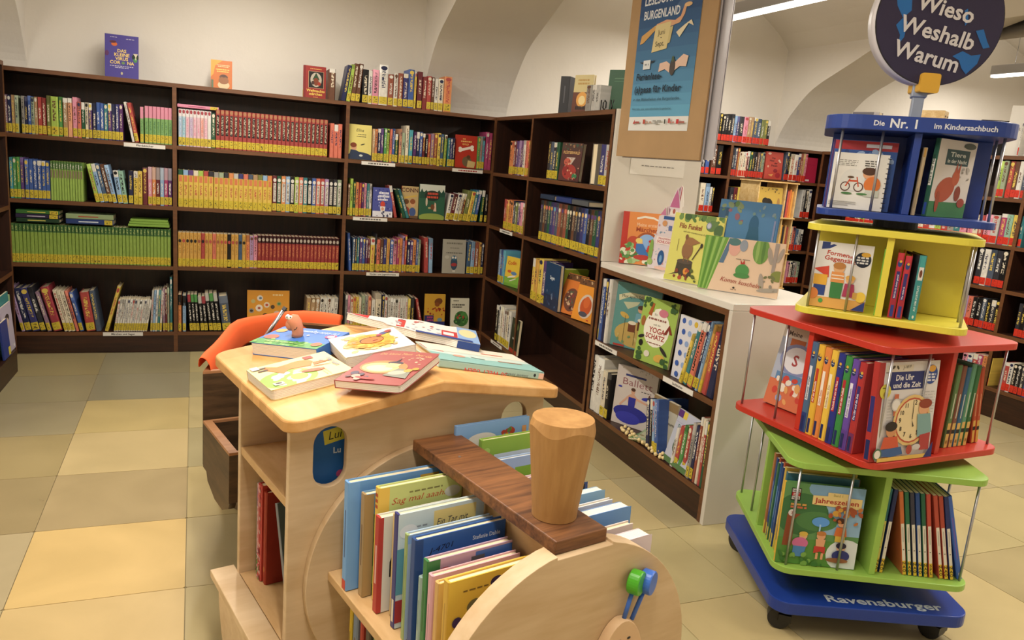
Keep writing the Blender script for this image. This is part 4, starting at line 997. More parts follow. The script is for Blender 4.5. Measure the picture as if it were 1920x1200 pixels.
hero('childrens_book', 'pale yellow book with a child in a navy coat on the third bay top shelf', *fa('elina', A_Z[0], .025), 'd8cc78', [
    ('E', .5, .02, .62, .20, '2c3850'), ('E', .24, .34, .12, .09, 'c89878'), ('E', .22, .41, .14, .07, '7a3c24'), ('P', '2c3850', .05, .12, .1, .28, .35, .26, .6, .18), ('E', .55, .12, .08, .03, 'c4ccc4'), T('Elina', .48, .80, .09, '3a3c34', 'i'), ('L', .58, .71, .35, .02, '5c5a48'), ('L', .55, .65, .4, .02, '5c5a48'), ('E', .62, .44, .1, .015, '3a3c34', 20)], group=GW)
hero('childrens_book', 'red book with a white bone standing face out on the third bay top shelf', *fa('bone', A_Z[0], .022), 'b03424', [
    ('L', .40, .87, .15, .03, 'e8c070'), ('L', .5, .79, .5, .04, 'e8c070'), T('GOLD', .46, .70, .055, 'e8c070'), ('P', 'e8e0d4', .25, .50, .75, .60, .73, .68, .23, .58), ('E', .22, .52, .08, .05, 'e8e0d4'), ('E', .22, .59, .08, .05, 'e8e0d4'), ('E', .78, .58, .08, .05, 'e8e0d4'), ('E', .77, .66, .08, .05, 'e8e0d4'), ('E', .55, .20, .22, .16, '6a5a40'), ('P', 'c8b078', .55, .02, .9, .02, .95, .2, .6, .24), ('E', .62, .34, .09, .06, '5a4028')], spine='b8382c', sticker=True, group=GW)
hero('childrens_book', 'blue and white book with a red figure on the third bay second shelf', *fa('amok', A_Z[1], .012), '4c549c', [
    ('R', 0, 0, 1, .2, 'dcdce4'), ('S', 26, .02, .22, .98, .95, .006, '8a90c8 343c80 c0c4e0'), ('L', .55, .78, .5, .07, 'e4e4f0'), ('L', .55, .67, .55, .07, 'e4e4f0'), ('L', .5, .56, .5, .06, 'e4e4f0'), ('E', .5, .44, .12, .10, 'c84838'), ('P', 'e4e0dc', .36, .36, .64, .36, .6, .2, .4, .2), ('E', .5, .28, .07, .06, 'd8a080'), ('S', 10, .1, .04, .9, .18, .006, '383c60')], kind='soft', group=GW)
hero('childrens_book', 'tan book with three children, half behind a green one on the second shelf', *fa('conni', A_Z[1], .03), 'b8a070', [
    T('CONNI', .52, .82, .13, '54302c'), ('P', 'c8a850', .1, .66, .9, .74, .9, .69, .1, .61), ('E', .28, .46, .15, .11, 'c89c74'), ('E', .28, .52, .16, .08, '6a4428'), ('E', .66, .46, .15, .11, 'cca078'), ('E', .66, .53, .16, .08, '8a5030'), ('E', .3, .22, .2, .14, 'a04838'), ('E', .66, .2, .2, .14, '44588a'), ('R', 0, 0, 1, .08, '6a5038')], spine='9c4428', group=GW)
hero('childrens_book', 'green forest book with pale sky face out on the third bay second shelf', *fa('alice', A_Z[1], .012), '2c5a44', [
    ('R', 0, .78, 1, .215, 'c8ccc0'), ('P', '22483a', 0, .70, .08, .88, .16, .76, .26, .84, .34, .76, .66, .76, .76, .86, .86, .76, .94, .88, 1, .76, 1, .66, 0, .6), ('E', .5, .68, .30, .15, '24302a'), ('L', .52, .71, .42, .06, 'c8503c'), ('L', .52, .61, .46, .06, 'c8503c'), ('P', 'd0b098', .56, .24, .68, .24, .66, .46, .6, .5), ('E', .52, .36, .08, .08, '6a4028'), ('E', .4, .33, .06, .03, 'a8a070'), ('E', .28, .5, .04, .12, 'c8b8a0'), ('E', .5, .06, .52, .12, '8a9c4c')], group=GW)
hero('childrens_book', 'silver grey book with a small blue owl on the third bay third shelf', *fa('owl', A_Z[2], .014), 'a09c90', [
    ('L', .5, .86, .7, .05, '6c6a60'), ('L', .5, .74, .4, .02, '6c6a60'), ('L', .5, .59, .7, .03, '5a5850'), ('E', .5, .30, .15, .20, '34485c'), ('E', .5, .46, .13, .07, '3c6480'), ('E', .44, .47, .045, .035, 'd8d4c8'), ('E', .56, .47, .045, .035, 'd8d4c8'), ('E', .5, .26, .13, .05, 'a03a3c'), ('R', .44, .04, .12, .06, 'c8c4b8'), ('E', .18, .48, .1, .05, 'b4b0a4')], group=GW)
hero('childrens_book', 'ochre and navy book with red flowers on the third bay bottom shelf', *fa('kari', A_Z[3], .02), 'c09434', [
    ('R', 0, 0, 1, .25, '242c68'), ('R', 0, .25, .45, .17, '2c2c60'), ('E', .66, .80, .2, .09, '6a3c1c', 20), ('E', .6, .72, .12, .06, '7c4420', -20), ('S', 16, .05, .42, .95, .62, .008, 'a03c24 8a2c20 b85a2c'), ('L', .27, .34, .28, .05, 'a84470'), ('L', .27, .26, .3, .05, 'a84470'), ('E', .75, .3, .12, .05, '6c8a9c')], sticker=True, group=GW)
hero('childrens_book', 'white paperback with a green plant photograph on the third bay bottom shelf', *fa('plant', A_Z[3], .02, -9), 'ccc8b4', [
    ('L', .28, .90, .3, .03, '3a3c34'), ('L', .42, .77, .7, .04, '2c2c28'), ('L', .34, .70, .52, .04, '2c2c28'), ('E', .58, .36, .38, .24, '3c6a34', 15), ('E', .72, .44, .18, .14, '4c8040'), ('E', .35, .28, .2, .1, '2c5230'), ('S', 20, .2, .2, .9, .5, .009, '5a9048 284a28 a04030'), ('R', .02, .04, .12, .10, 'c8b850')], kind='soft', group=GW)
hero('childrens_book', 'square orange book with many small animals on the middle bay bottom shelf', *fa('animals', A_Z[3], .05, -8, .015), 'd09030', [
    ('L', .72, .87, .24, .03, 'e8d8a8')] + [('E', x, y, r, r * 1.03, c) for x, y, r, c in ((.30, .80, .07, 'd8d0c4'), (.14, .72, .05, 'b4a870'), (.28, .55, .085, 'dcd0c0'), (.46, .63, .07, 'd8c8b0'), (.10, .48, .06, '90887c'), (.60, .58, .05, '54402c'), (.75, .66, .06, 'a89858'), (.90, .46, .055, '50604c'), (.70, .40, .08, 'c8b0a0'), (.42, .36, .06, '503c24'), (.27, .30, .05, '5c8440'), (.58, .30, .03, 'd8d0c8'))] + [('E', x, y, .035, .03, c) for x, y, c in ((.31, .8, '6a8098'), (.28, .55, '9a4c3c'), (.46, .63, 'b04830'), (.1, .48, '383028'), (.75, .66, '4c8050'), (.7, .4, '705850'))] + [('R', .1, .12, .8, .008, '8a6024')], kind='soft')
for i, (x, z, L, cols, tt, lab) in enumerate((
    (-.777, A_Z[2] + .242, .205, ['darkgreen', 'violet', 'green'], .03, ('dark green', 'purple', 'bright green')),)):
    pass
def lying(name, label, x, y, z, L, t, d, col, text, tc, sticker='yellow', group='books lying on top of the rows', wall='A', flip=False):
    """book lying flat with its spine to the aisle: length L along the shelf"""
    if wall == 'A': M = Matrix.Translation((x, y, z + t / 2 + .0006)) @ Matrix.Rotation(PI / 2 if flip else -PI / 2, 4, 'Y')
    else: M = Matrix.Translation((y, x, z + t / 2 + .0006)) @ Matrix.Rotation(-PI / 2, 4, 'Z') @ Matrix.Rotation(PI / 2, 4, 'Y')
    if wall == 'A': M = Matrix.Translation((x, y, z + t / 2 + .0006)) @ Matrix.Rotation(PI / 2, 4, 'Y')
    o = hero(name, label, d, L, t, M, col, (), None, [('R', .36, .26, .28, .42, tc)] if text else (), group=group)
    if sticker: MB().box(-t / 2 + .001, t / 2 - .001, -.0015, -.0006, L - .045, L - .005).build('spine_label', 'label_' + sticker, o)
    return o
z3 = A_Z[2] + .2215
for k, (c, t, tc, s, L, x, tx) in enumerate((('1f3a28', .022, 'c8c060', None, .205, -.782, 'Das magische Baumhaus'), ('2c2440', .022, 'b8b0c0', 'yellow', .205, -.784, 'Geheimnis'), ('3a6a34', .021, 'd0c858', 'yellow', .205, -.782, 'Junior'))):
    lying('story_book', ('dark green', 'purple', 'grass green')[k] + ' book lying flat in the pile above the green series, left wall bay', x, .012, z3 + sum((.022, .022, .021)[:k]) + .001 * k, L, t, .14, c, tx, tc, s)
for k, (c, tc, tx) in enumerate((('24386c', 'c8d0dc', 'Forscherhandbuch'), ('8a9c74', '9c4c34', 'Das große Abenteuer'))):
    lying('story_book', ('navy', 'sage')[k] + ' thick book lying flat above the green series, left wall bay', -.545, .012, z3 + .0285 * k + .001, .235, .0278, .15, c, tx, tc, 'yellow' if k == 0 else None)
for k in range(3):
    lying('series_book', 'lime series volume lying flat near the divider, %s in its pile' % ('lowest', 'middle', 'topmost')[k], -.235 + .006 * k, .012, z3 + .0142 * k + .001, .215 - .01 * k, .0137, .14, '7ca044', '', 'e0e0a0', None)
lying('series_book', 'pink book lying flat across the white series volumes, middle wall bay', .026, .012, A_Z[0] + .2135, .218, .018, .13, 'd088a0', 'Sternenfohlen', '9c4468')
# --- corner bookcase
GB = 'face-out books in the corner bookcase'
w_, h_, t_, M_ = fb('wood', B_Z[0], .143, -66)
hero('youth_book', 'dark red forest adventure book face out on the corner bookcase top shelf', w_, h_, .03, M_, '54302c', [
    ('R', 0, .8, 1, .19, '4c342c'), ('S', 18, .05, .8, .95, .97, .006, '8a6040 3a5040 a08058'), T('FLÜSTERWALD', .5, .71, .075, 'd8b070', 'b', 0, 'c', .8), ('P', 'c0b0a4', .28, .62, .72, .62, .52, .40), ('E', .35, .5, .16, .10, 'b85a48'), ('E', .5, .24, .34, .20, 'a03830'), ('E', .3, .3, .12, .1, '8a2c2c'), ('E', .78, .14, .12, .07, '3c7a50'), ('S', 22, .05, .05, .95, .6, .006, 'c88060 6a2420 d0a080 703c34')], group=GB)
hero('youth_book', 'grey book with its page edges turned outward on the corner bookcase top shelf', .15, .197, .05, stand(2.11, -1.40, B_Z[0], 90, 0), 'a49c8c', pages='paper')
hero('youth_book', 'yellow and green comic face out on the narrow corner bay third shelf', *fb('codi', B_Z[2], .148, -74), 'd8b840', [
    ('R', 0, 0, 1, .30, '6c9c3c'), ('P', '7cac44', 0, .3, .5, .2, 1, .42, 1, .1, 0, .1), T('Codin', .42, .74, .13, 'b83c24', 'b', 5, 'c', .6), ('E', .3, .5, .14, .05, 'c05a30'), ('E', .62, .46, .2, .06, '5a7ca8'), ('E', .5, .34, .3, .03, 'e0dcd0', 15), ('E', .6, .24, .25, .02, 'd8d8c8', 20)], kind='soft', group=GB)
hero('youth_book', 'dark blue book of legends with a stormy sky, wide corner bay third shelf', .19, .251, .022, stand(1.945, -1.0, B_Z[2], 180, 0), '1c3c60', [('R', 0, 0, 1, .3, '24304c'), T('Sagen', .5, .65, .08, 'c8d0d8'), ('S', 14, .1, .05, .9, .4, .012, '4c6084 2c3c5c 6a7890')], group=GB)
hero('youth_book', 'lime green book leaning beside the orange ones, wide corner bay third shelf', .17, .235, .02, stand(1.944, -1.118, B_Z[2], -90, 10), 'a0b43c', (), '98b040', [('R', .0, .55, 1, .06, '3c4460'), ('R', 0, .22, 1, .05, '3c4460')], sticker=True, group=GB)
for k, (ang, nmx, c1, tl) in enumerate(((-76, 'oval1', 'd07838', 'with a crowd in its oval'), (-77, 'oval2', 'dc9034', 'with a red leaf in its oval'))):
    hero('youth_book', 'orange book ' + tl + ', wide corner bay third shelf', *fb(nmx, B_Z[2], .168, ang, 1.958, -12, .02), c1, [
        ('R', 0, .84, 1, .15, '6a4830'), ('S', 12, .05, .86, .95, .97, .007, 'a08060 4a3428 c0a078'), ('E', .55, .36, .34, .29, ('6c4438', 'c8b8a8')[k])] + ([('S', 34, .3, .16, .8, .56, .008, '8a3c40 c0a078 50604c 3c2c2c d0b090')] if k == 0 else [('E', .55, .36, .26, .22, 'b8542c'), ('E', .55, .46, .14, .14, 'c86434'), ('E', .5, .17, .2, .06, '4c4c58')]) + [('R', .72, .04, .1, .03, 'b04430')], group=GB)
hero('youth_book', 'green and black book at the end of the narrow corner bay bottom shelf', .14, .215, .016, stand(1.945, -.53, B_Z[3], 178, -3), '2c3424', [('E', .6, .8, .3, .1, '60703c'), ('E', .6, .35, .25, .12, '17161a'), ('L', .5, .4, .4, .05, 'd8d4cc'), ('R', 0, 0, 1, .12, '9c3424')], kind='soft', group=GB)
for k, (x, L) in enumerate(((.80, .19), (1.02, .19), (1.22, .19))):
    lying('youth_book', ('navy', 'blue', 'grey') [k] + ' book lying flat on the dark series, %s of three' % ONES[k], -x - .0, XB + .012, B_Z[1] + (.2285, .2285, .2285)[k] + .003, L, .026, .14, ('26344c', '2c3c74', '54585c')[k], '', 'c8ccd0', None, 'books lying on top of the rows', 'B')
# --- on top of the corner bookcase
hero('youth_book', 'thick black book with white back text on top of the corner bookcase', .14, .20, .055, stand(1.99, -.90, 1.55, -48, 0), '24242a', (), '2c2c30', [('R', .45, .3, .14, .45, '58585e')], group='books on top of the corner bookcase')
hero('youth_book', 'book with a glowing fire scene beside the thick black one, corner bookcase top', .125, .195, .02, stand(1.985, -1.035, 1.55, 205, -3), 'd8c890', [
    ('L', .5, .84, .6, .05, 'c09850'), ('L', .5, .75, .6, .05, 'c09850'), ('R', 0, 0, 1, .55, '6c3c28'), ('E', .5, .36, .3, .2, 'e8a850'), ('E', .5, .34, .18, .12, 'f8e0a0'), ('L', .5, .1, .6, .09, '28201c')], group='books on top of the corner bookcase')
hero('youth_book', 'wide dark green book standing face out at the end of the corner bookcase top', .155, .195, .03, stand(2.0, -1.40, 1.55, 215, -2), '2f5a3e', [('R', .2, .78, .6, .02, '5c8464'), ('R', .2, .72, .5, .012, '54805e'), ('S', 1, .5, .5, .5, .5, .002, '2f5a3e')], group='books on top of the corner bookcase')
o = empty('wire_word_sign', 'black wire lettering sign standing on the corner bookcase in front of the green book', 'sign', (1.955, -1.36, 1.5505), -PI / 2)
MB().box(-.02, .24, -.004, .004, 0, .003).build('base_bar', 'black_plastic', o)
for nm, pts in (('letter', [(0, .003), (.004, .035), (.02, .045), (.034, .035), (.038, .003)]), ('letter', [(.06, .003), (.062, .05)]), ('letter', [(.085, .012), (.085, .036), (.10, .046), (.115, .036), (.115, .012), (.10, .004), (.085, .012)]), ('letter', [(.16, .045), (.175, .006), (.19, .045)])):
    MB().tube([(p, 0, q) for p, q in pts], .0035, 8).build(nm, 'black_plastic', o, True)
# --- low white bookcase
GC = 'face-out books in the low white bookcase'
hero('picture_book', 'teal picture book of a boy at a drum kit, low bookcase upper shelf', *fb('max', .475, .233, -59, 1.96, -4, .012), '5a8c88', [
    ('E', .55, .22, .48, .20, 'b89c58'), ('P', 'c8c4a0', .06, .80, .3, .86, .6, .86, .92, .78, .92, .70, .6, .79, .3, .79, .08, .71), ('P', 'b4b898', .18, .70, .55, .74, .5, .68, .3, .60), T('Max spielt Schlagzeug', .5, .785, .05, '24302c', 'r', 3, 'c', .74), ('E', .6, .62, .075, .05, 'c89c74'), ('E', .6, .655, .085, .035, '4c3424'), ('P', '6c9cac', .5, .56, .7, .56, .74, .42, .48, .42), ('R', .36, .26, .16, .14, '6a3a24'), ('E', .44, .40, .09, .03, 'd8d0b8'), ('R', .56, .30, .16, .16, '5c3020'), ('E', .64, .46, .09, .03, 'dcd4bc'), ('E', .80, .28, .13, .10, 'd0c8ac'), ('E', .25, .50, .11, .04, 'c0a050', -20), ('R', .27, .1, .008, .4, '4c4430'), ('R', .52, .06, .008, .22, '4c4430'), ('S', 12, .05, .05, .95, .2, .008, '8a7c40 6c8c60 c0b070'), ('R', .08, .01, .25, .03, 'a83c30')], kind='soft', group=GC)
hero('picture_book', 'green picture book of yoga animals standing forward on the low bookcase upper shelf', *fb('yoga', .475, .207, -76, 1.945, -6, .012), '9cb858', [
    ('S', 12, .38, .36, .62, .74, .045, 'e8e4d4'), ('E', .5, .54, .36, .28, 'e8e4d6'), T('Ein', .42, .74, .04, '6a6458', 'r'), ('L', .48, .67, .5, .03, '8c5a50'), T('und der', .5, .59, .035, '6a6458', 'r'), T('YOGA-', .55, .48, .085, 'a03430'), T('SCHATZ', .5, .385, .075, 'a03430'), ('L', .5, .31, .4, .015, '8c5a50'), ('E', .62, .80, .13, .06, 'c87888'), ('P', 'a85c30', .20, .74, .28, .92, .34, .92, .30, .72), ('E', .1, .62, .06, .08, '9c6438'), ('P', '7c3428', .72, .50, .84, .66, .95, .52, .88, .52, .84, .58, .8, .5), ('E', .12, .38, .09, .025, '2c2828', 20), ('E', .14, .28, .06, .05, '24221f'), ('E', .72, .12, .15, .06, 'd0a850', 10), ('E', .36, .14, .08, .05, 'd8d0c0'), ('E', .8, .24, .14, .03, '34302c', -35),
    ('S', 8, .03, .85, .25, .97, .012, '3c5c34'), ('S', 8, .78, .84, .97, .97, .012, '3c5c34'), ('S', 7, .04, .05, .2, .2, .012, '3c5c34'), ('S', 7, .8, .03, .97, .14, .012, '3c5c34')], kind='soft', group=GC)
hero('picture_book', 'white picture book with coloured dots, low bookcase upper shelf', .2, .256, .012, stand(1.965, -2.285, .475, 182, -3), 'd4d4dc', [('E', .14 + .2 * (i % 5) + .04 * (i // 5 % 2), .92 - .17 * (i // 5), .06, .045, ('3c5ca8', 'b03440', 'd0b040', '8ca4d0')[(i * 3 + i // 5) % 4]) for i in range(28) if .14 + .2 * (i % 5) < .99], kind='soft', group=GC)
hero('picture_book', 'tall book with a ballerina in blue, low bookcase lower shelf', *fb('ballett', .126, .22, -63, 1.965, -3, .016), 'c4bab4', [
    ('R', .22, .84, .5, .035, '30346c'), T('Ballett', .52, .69, .12, '8c5c60', 'r', 0, 'c', .74), ('L', .76, .63, .24, .014, '4c4648'), ('E', .45, .60, .05, .045, 'c89c84'), ('E', .45, .635, .055, .03, '4c3024'), ('P', 'c89c84', .43, .57, .47, .57, .56, .51, .98, .44, .98, .41, .56, .47, .55, .4, .35, .4, .34, .47, .2, .34, .26, .24, .22, .22, .15, .34, .33, .51), ('P', '2c3090', .36, .50, .54, .50, .53, .34, .37, .34), ('E', .45, .22, .42, .13, '282c88'), ('E', .4, .14, .3, .1, '3438a0'), ('E', .82, .54, .15, .03, '34389c', 8), ('E', .85, .58, .025, .04, '6a4438'), ('E', .12, .64, .05, .015, '34389c'), ('S', 14, .06, .92, .97, .98, .003, '8a8478')], group=GC)
hero('picture_book', 'small beige book behind the ballerina book, low bookcase lower shelf', .17, .225, .012, stand(1.985, -2.14, .126, 184, -3), 'b8b4a4', [('R', 0, .82, 1, .17, '8a7450'), T('Nacht im', .5, .68, .06, '4c4840'), T('Dino-Museum', .5, .56, .06, '4c4840', 'b', 0, 'c', .9), ('E', .4, .3, .3, .16, '5a4c38')], kind='soft', group=GC)
hero('picture_book', 'thin nature book with an apple tree leaning on the low bookcase lower shelf', .178, .222, .010, Matrix.Translation((0, 0, .004)) @ stand(1.95, -2.325, .126, 176, -14), 'b4b8c8', [
    ('R', .0, .86, .22, .13, '5c3474'), ('R', .22, .86, .16, .13, 'd8c050'), ('R', .0, .76, 1, .006, '9a90b0'), T('Der Apfelbaum', .14, .66, .075, '2c6a5c', 'b', 0, 'l', .8), ('E', .5, .34, .3, .18, '2c4a2c'), ('E', .38, .42, .18, .1, '385a34'), ('E', .62, .44, .2, .11, '34522c'), ('R', .48, .08, .05, .14, '3c3024'), ('R', 0, 0, 1, .1, '54744a'), ('S', 26, .22, .22, .78, .54, .007, '44663c 243c24 4c7040')], kind='soft', group=GC)
for k, (c, y) in enumerate((('7c9c64', 0), ('5c8450', .009), ('90a47c', .018))):
    o = hero('picture_book', ('lowest', 'middle', 'topmost')[k] + ' green nature booklet lying in the low bookcase, under a wooden garland', .17, .22, .007, Matrix.Translation((2.06, -2.10 - .01 * k, .1268 + .0035 + .008 * k)) @ Matrix.Rotation(.5 + .1 * k, 4, 'Z') @ Matrix.Rotation(-PI / 2, 4, 'Y') @ Matrix.Translation((0, -.085, -.11)), c, [('R', .05, .5, .9, .4, 'b8b898'), ('S', 14, .1, .52, .9, .88, .012, '54744a 8a7c50 d0c8a0'), ('R', .05, .1, .9, .25, '48703c')], kind='soft', group=GC)
gar = empty('bead_garland', 'garland of small pale wooden beads lying along the low bookcase bottom shelf', 'garland', (0, 0, 0))
rg = random.Random(5); px_, py_ = 1.94, -1.955; pts = []
bead = MB().ball((0, 0, 0), .0085, 8, 6).mesh('bead', 'cherry', True)
for i in range(34):
    py_ -= .0085 + rg.uniform(0, .003); q = Vector((1.948 + .012 * math.sin(i * 1.9), -1.97 - i * .0108, .1355 + (.010 if i % 3 == 1 else 0))); pts.append(q)
    link('bead', bead, gar, q)
MB().tube(pts, .0008, 5).build('string', 'cherry', gar)

# ================================================================ picture books on the white counter
CZ = .8485
GK = 'picture books standing on the white counter'
hero('picture_book', 'orange fairy-tale book with a red spine at the far end of the counter', .20, .243, .028, stand(2.005, -1.672, CZ, -118, -7), 'd88848', [
    ('R', 0, 0, .14, 1, 'b83428'), ('P', 'e4dccc', .32, .86, .5, .90, .7, .89, .86, .84, .86, .87, .7, .93, .5, .94, .32, .90), T('Meine ersten', .58, .735, .07, 'e8b890', 'b', 0, 'c', .5), T('Märchen', .58, .635, .085, '9c4428', 'b', 0, 'c', .52),
    ('E', .60, .44, .26, .19, 'a0542c'), ('E', .60, .44, .2, .15, '8cb0dc'), ('S', 30, .03, .02, .98, .2, .016, '6c9c54 a8c088 e0e0c8 4c8044'), ('E', .28, .42, .14, .12, 'b84830'), ('E', .26, .28, .13, .10, 'c0442c'), ('E', .44, .42, .07, .05, 'd8b080'), ('E', .42, .46, .08, .05, 'e0c870'), ('P', '3c70b0', .36, .40, .52, .40, .66, .2, .8, .1, .5, .14, .36, .26), ('E', .72, .42, .06, .045, 'd8a880'), ('E', .72, .46, .08, .03, 'b03028'), ('P', 'c04438', .64, .38, .8, .36, .78, .24, .6, .26), ('E', .52, .14, .2, .05, 'b03c34'), ('S', 26, .03, .05, .3, .42, .012, '8cb070 d8dcc0 5c8c4c'), ('P', '2c3c80', .82, .01, .99, .01, .99, .10)], spine='b83428', group=GK)
# castle-shaped board book: every page cut to the same outline
cas = [(0, 0), (.15, 0), (.155, .03), (.142, .06), (.14, .16), (.15, .17), (.15, .235), (.128, .245), (.128, .275), (.135, .28), (.132, .30), (.118, .335), (.112, .36), (.102, .372), (.094, .36), (.086, .335), (.07, .30), (.072, .28), (.08, .275), (.078, .25), (.062, .245), (.052, .285), (.034, .245), (.02, .24), (.022, .17), (.004, .12), (.0, .06), (-.006, .03)]
o = MB(); o.col = C('d8d0c8'); fk = lambda p, q, d: (d, p, q)
cb = o.prism(cas, .0165, .018, fk).build('castle_board_book', 'print'); cb.matrix_world = stand(2.10, -1.80, CZ, -163, -4)
tag(cb, 'castle-shaped board book with pink towers fanned open on the counter', 'book', GK)
for k in range(7):
    pm = MB(); pm.col = C(('e4dcd4', 'c8a0b0', 'dcd0d0', '8c5c74', 'd8c8d0', 'a03844', 'e0d8d0')[k]); pm.prism(cas, -.003, -.0012, fk).build('page', 'print', cb).matrix_parent_inverse = Matrix.Translation((.014 - .004 * k, .004 * k, .002 * k)) @ Matrix.Rotation(-.045 * k, 4, 'Z')
W_, H_ = .156, .375
def cn(*v): return [(v[i] + .006) / W_ if i % 2 == 0 else v[i] / H_ for i in range(len(v))]
draw(MB(), [('P', 'd4c8cc', *cn(*[c for p in cas for c in p])), ('P', 'b86890', *cn(.074, .285, .13, .285, .116, .335, .103, .366, .09, .335)), ('P', 'c07898', *cn(.026, .246, .061, .246, .051, .28)), ('R', *cn(.082, .25), .27, .06, 'e0d8d0'), ('E', *cn(.102, .268), .05, .03, 'a85c50'), ('R', *cn(.05, .228), .56, .04, '34548c'), ('S', 40, .1, .06, .93, .6, .005, 'b0b8c8 c8a8a0 98a8b8 c89090 e4dcd8 7c98b0'), ('E', *cn(.062, .21), .09, .035, 'c89060'), ('R', *cn(.088, .18), .12, .06, '5c6ca0'), ('R', *cn(.028, .115), .62, .09, 'e4d4d0'), T('PRINZESSIN', *cn(.075, .137), .02, 'a0404c', 'b', 0, 'c', .45), T('SCHLOSS', *cn(.075, .121), .032, 'a83844', 'b', 0, 'c', .52), ('E', *cn(.07, .055), .12, .09, '2c5488'), ('E', *cn(.07, .05), .05, .045, '6c98c0'), ('E', *cn(.006, .08), .08, .14, '7ca050'), ('E', *cn(.01, .03), .1, .04, '98b068'), ('E', *cn(.08, .008), .25, .02, 'e0b8a8')], W_, H_, lambda p, q, d: (.018 + d, p - .006, q)).build('cover_print', 'print', cb)
hero('picture_book', 'yellow-green picture book with a mouse on a tree stump on the counter', .225, .278, .012, stand(1.975, -2.125, CZ, -153, -7), 'd4d06c', [
    ('S', 22, .02, .9, .98, .995, .015, '54783c 6c8c48 3c5c30'), ('E', .78, .86, .12, .08, '5c7c44', 20), ('E', .92, .80, .09, .09, '48683c', -20), ('E', .88, .68, .1, .06, '6c8850', 30), T('Filo Funkel', .36, .78, .075, '8c3c28', 'b', -2, 'c', .46), T('und sein wundersamer Fund', .48, .715, .028, '6c6440', 'r', -4, 'c', .5), ('E', .72, .86, .05, .05, '8890a8'), ('E', .72, .86, .035, .035, 'c0c4d0'),
    ('R', .0, .0, 1, .07, 'c8c860'), ('P', '40382c', .08, .08, .2, .12, .22, .30, .52, .30, .54, .12, .66, .06, .5, .10, .46, .05, .42, .12, .32, .06, .28, .12), ('E', .37, .30, .16, .035, '54483c'), ('E', .42, .16, .05, .05, 'd89038'), ('E', .38, .47, .11, .13, '8c6440'), ('P', '94683f', .30, .56, .32, .66, .44, .66, .62, .60, .44, .54), ('E', .33, .66, .03, .04, '7c5434'), ('R', .33, .30, .02, .08, '7c5434'), ('R', .42, .30, .02, .08, '7c5434'), ('P', '4c3c28', .50, .34, .52, .34, .66, .56, .64, .57), ('E', .65, .56, .025, .035, '2c2820'), ('R', .17, .44, .008, .18, '5c4c34'), ('S', 14, .04, .02, .96, .2, .010, 'a84c30 54602c 7c3c28')], group=GK)
hero('picture_book', 'wide pink picture book of cacti at the near end of the counter', .305, .208, .012, stand(2.005, -2.325, CZ, -141, -8), 'dcc0a4', [
    ('P', '6c9c3c', 0, 0, .13, 0, .30, 1, 0, 1)] + [('P', c, a, 0, a + .012, 0, a * 1.9 + .055, .99, a * 1.9 + .02, .99) for a, c in ((.01, '8cb458'), (.035, '548430'), (.06, '90b85c'), (.085, '5c8c38'), (.105, '98bc68'))] + [
    ('P', '54708c', .22, .52, .28, .52, .36, .99, .31, .99), ('E', .39, .84, .075, .17, 'd8a494'), ('E', .38, .93, .08, .07, '4c7474'), ('E', .50, .88, .05, .11, '8c94a0'), ('E', .72, .82, .10, .24, '6c9444'), ('E', .68, .82, .02, .22, '8cac5c'), ('E', .75, .82, .02, .22, '547c38'), ('P', '9c9088', .88, .45, .92, .45, .93, .99, .88, .99), ('E', .84, .75, .03, .16, 'a09488', 15), ('E', .96, .78, .025, .14, 'a09488', -15), ('E', .90, .13, .16, .04, '9c9488', 8), ('E', .78, .26, .03, .16, 'a09488', 10), ('E', .97, .40, .09, .10, '7c8440'), ('S', 10, .72, .1, .98, .4, .007, '8c8478 6c7048'),
    ('E', .53, .42, .085, .12, '4c8c48'), ('E', .53, .33, .10, .05, '488444'), ('P', 'b03428', .50, .54, .49, .62, .52, .56, .54, .63, .55, .55), T('Komm kuscheln', .52, .165, .085, '9c3c30', 'i', -4, 'c', .5), ('E', .46, .09, .014, .018, '28201c'), ('L', .46, .05, .07, .012, '7c6454'), ('L', .52, .62, .18, .012, '7c7064')], group=GK)
hero('picture_book', 'tall blue picture book with an octopus and fish behind the cactus book', .27, .345, .012, stand(2.235, -2.07, CZ, -154, -4), '4c7cac', [
    ('R', 0, 0, .16, .9, '34587c'), ('R', .12, .0, .05, .9, '2c4c6c'), ('E', .62, .72, .08, .12, '2c5c84'), ('P', '2c5c80', .55, .70, .70, .70, .80, .30, .74, .08, .68, .3, .64, .05, .58, .3, .5, .1, .48, .34), ('S', 18, .04, .72, .45, .97, .014, '5c7c4c 8c5c6c 3c4c64 7c8c6c'), ('S', 6, .45, .8, .95, .95, .01, '7c94a4 6c8c90'), ('L', .3, .42, .3, .02, '2c4c70'), ('L', .28, .36, .26, .02, '2c4c70'), ('L', .3, .3, .3, .02, '2c4c70'), ('R', .94, .2, .03, .6, '7c88b0')], group=GK)
hero('picture_book', 'thin red book lying flat behind the castle book on the counter', .19, .24, .012, Matrix.Translation((2.30, -1.86, CZ + .0065)) @ Matrix.Rotation(-.2, 4, 'Z') @ Matrix.Rotation(-PI / 2, 4, 'Y') @ Matrix.Translation((0, -.095, -.12)), 'b8584c', [('R', .1, .1, .8, .4, 'd8a890'), ('L', .5, .7, .6, .06, 'e8d8c8')], group=GK)

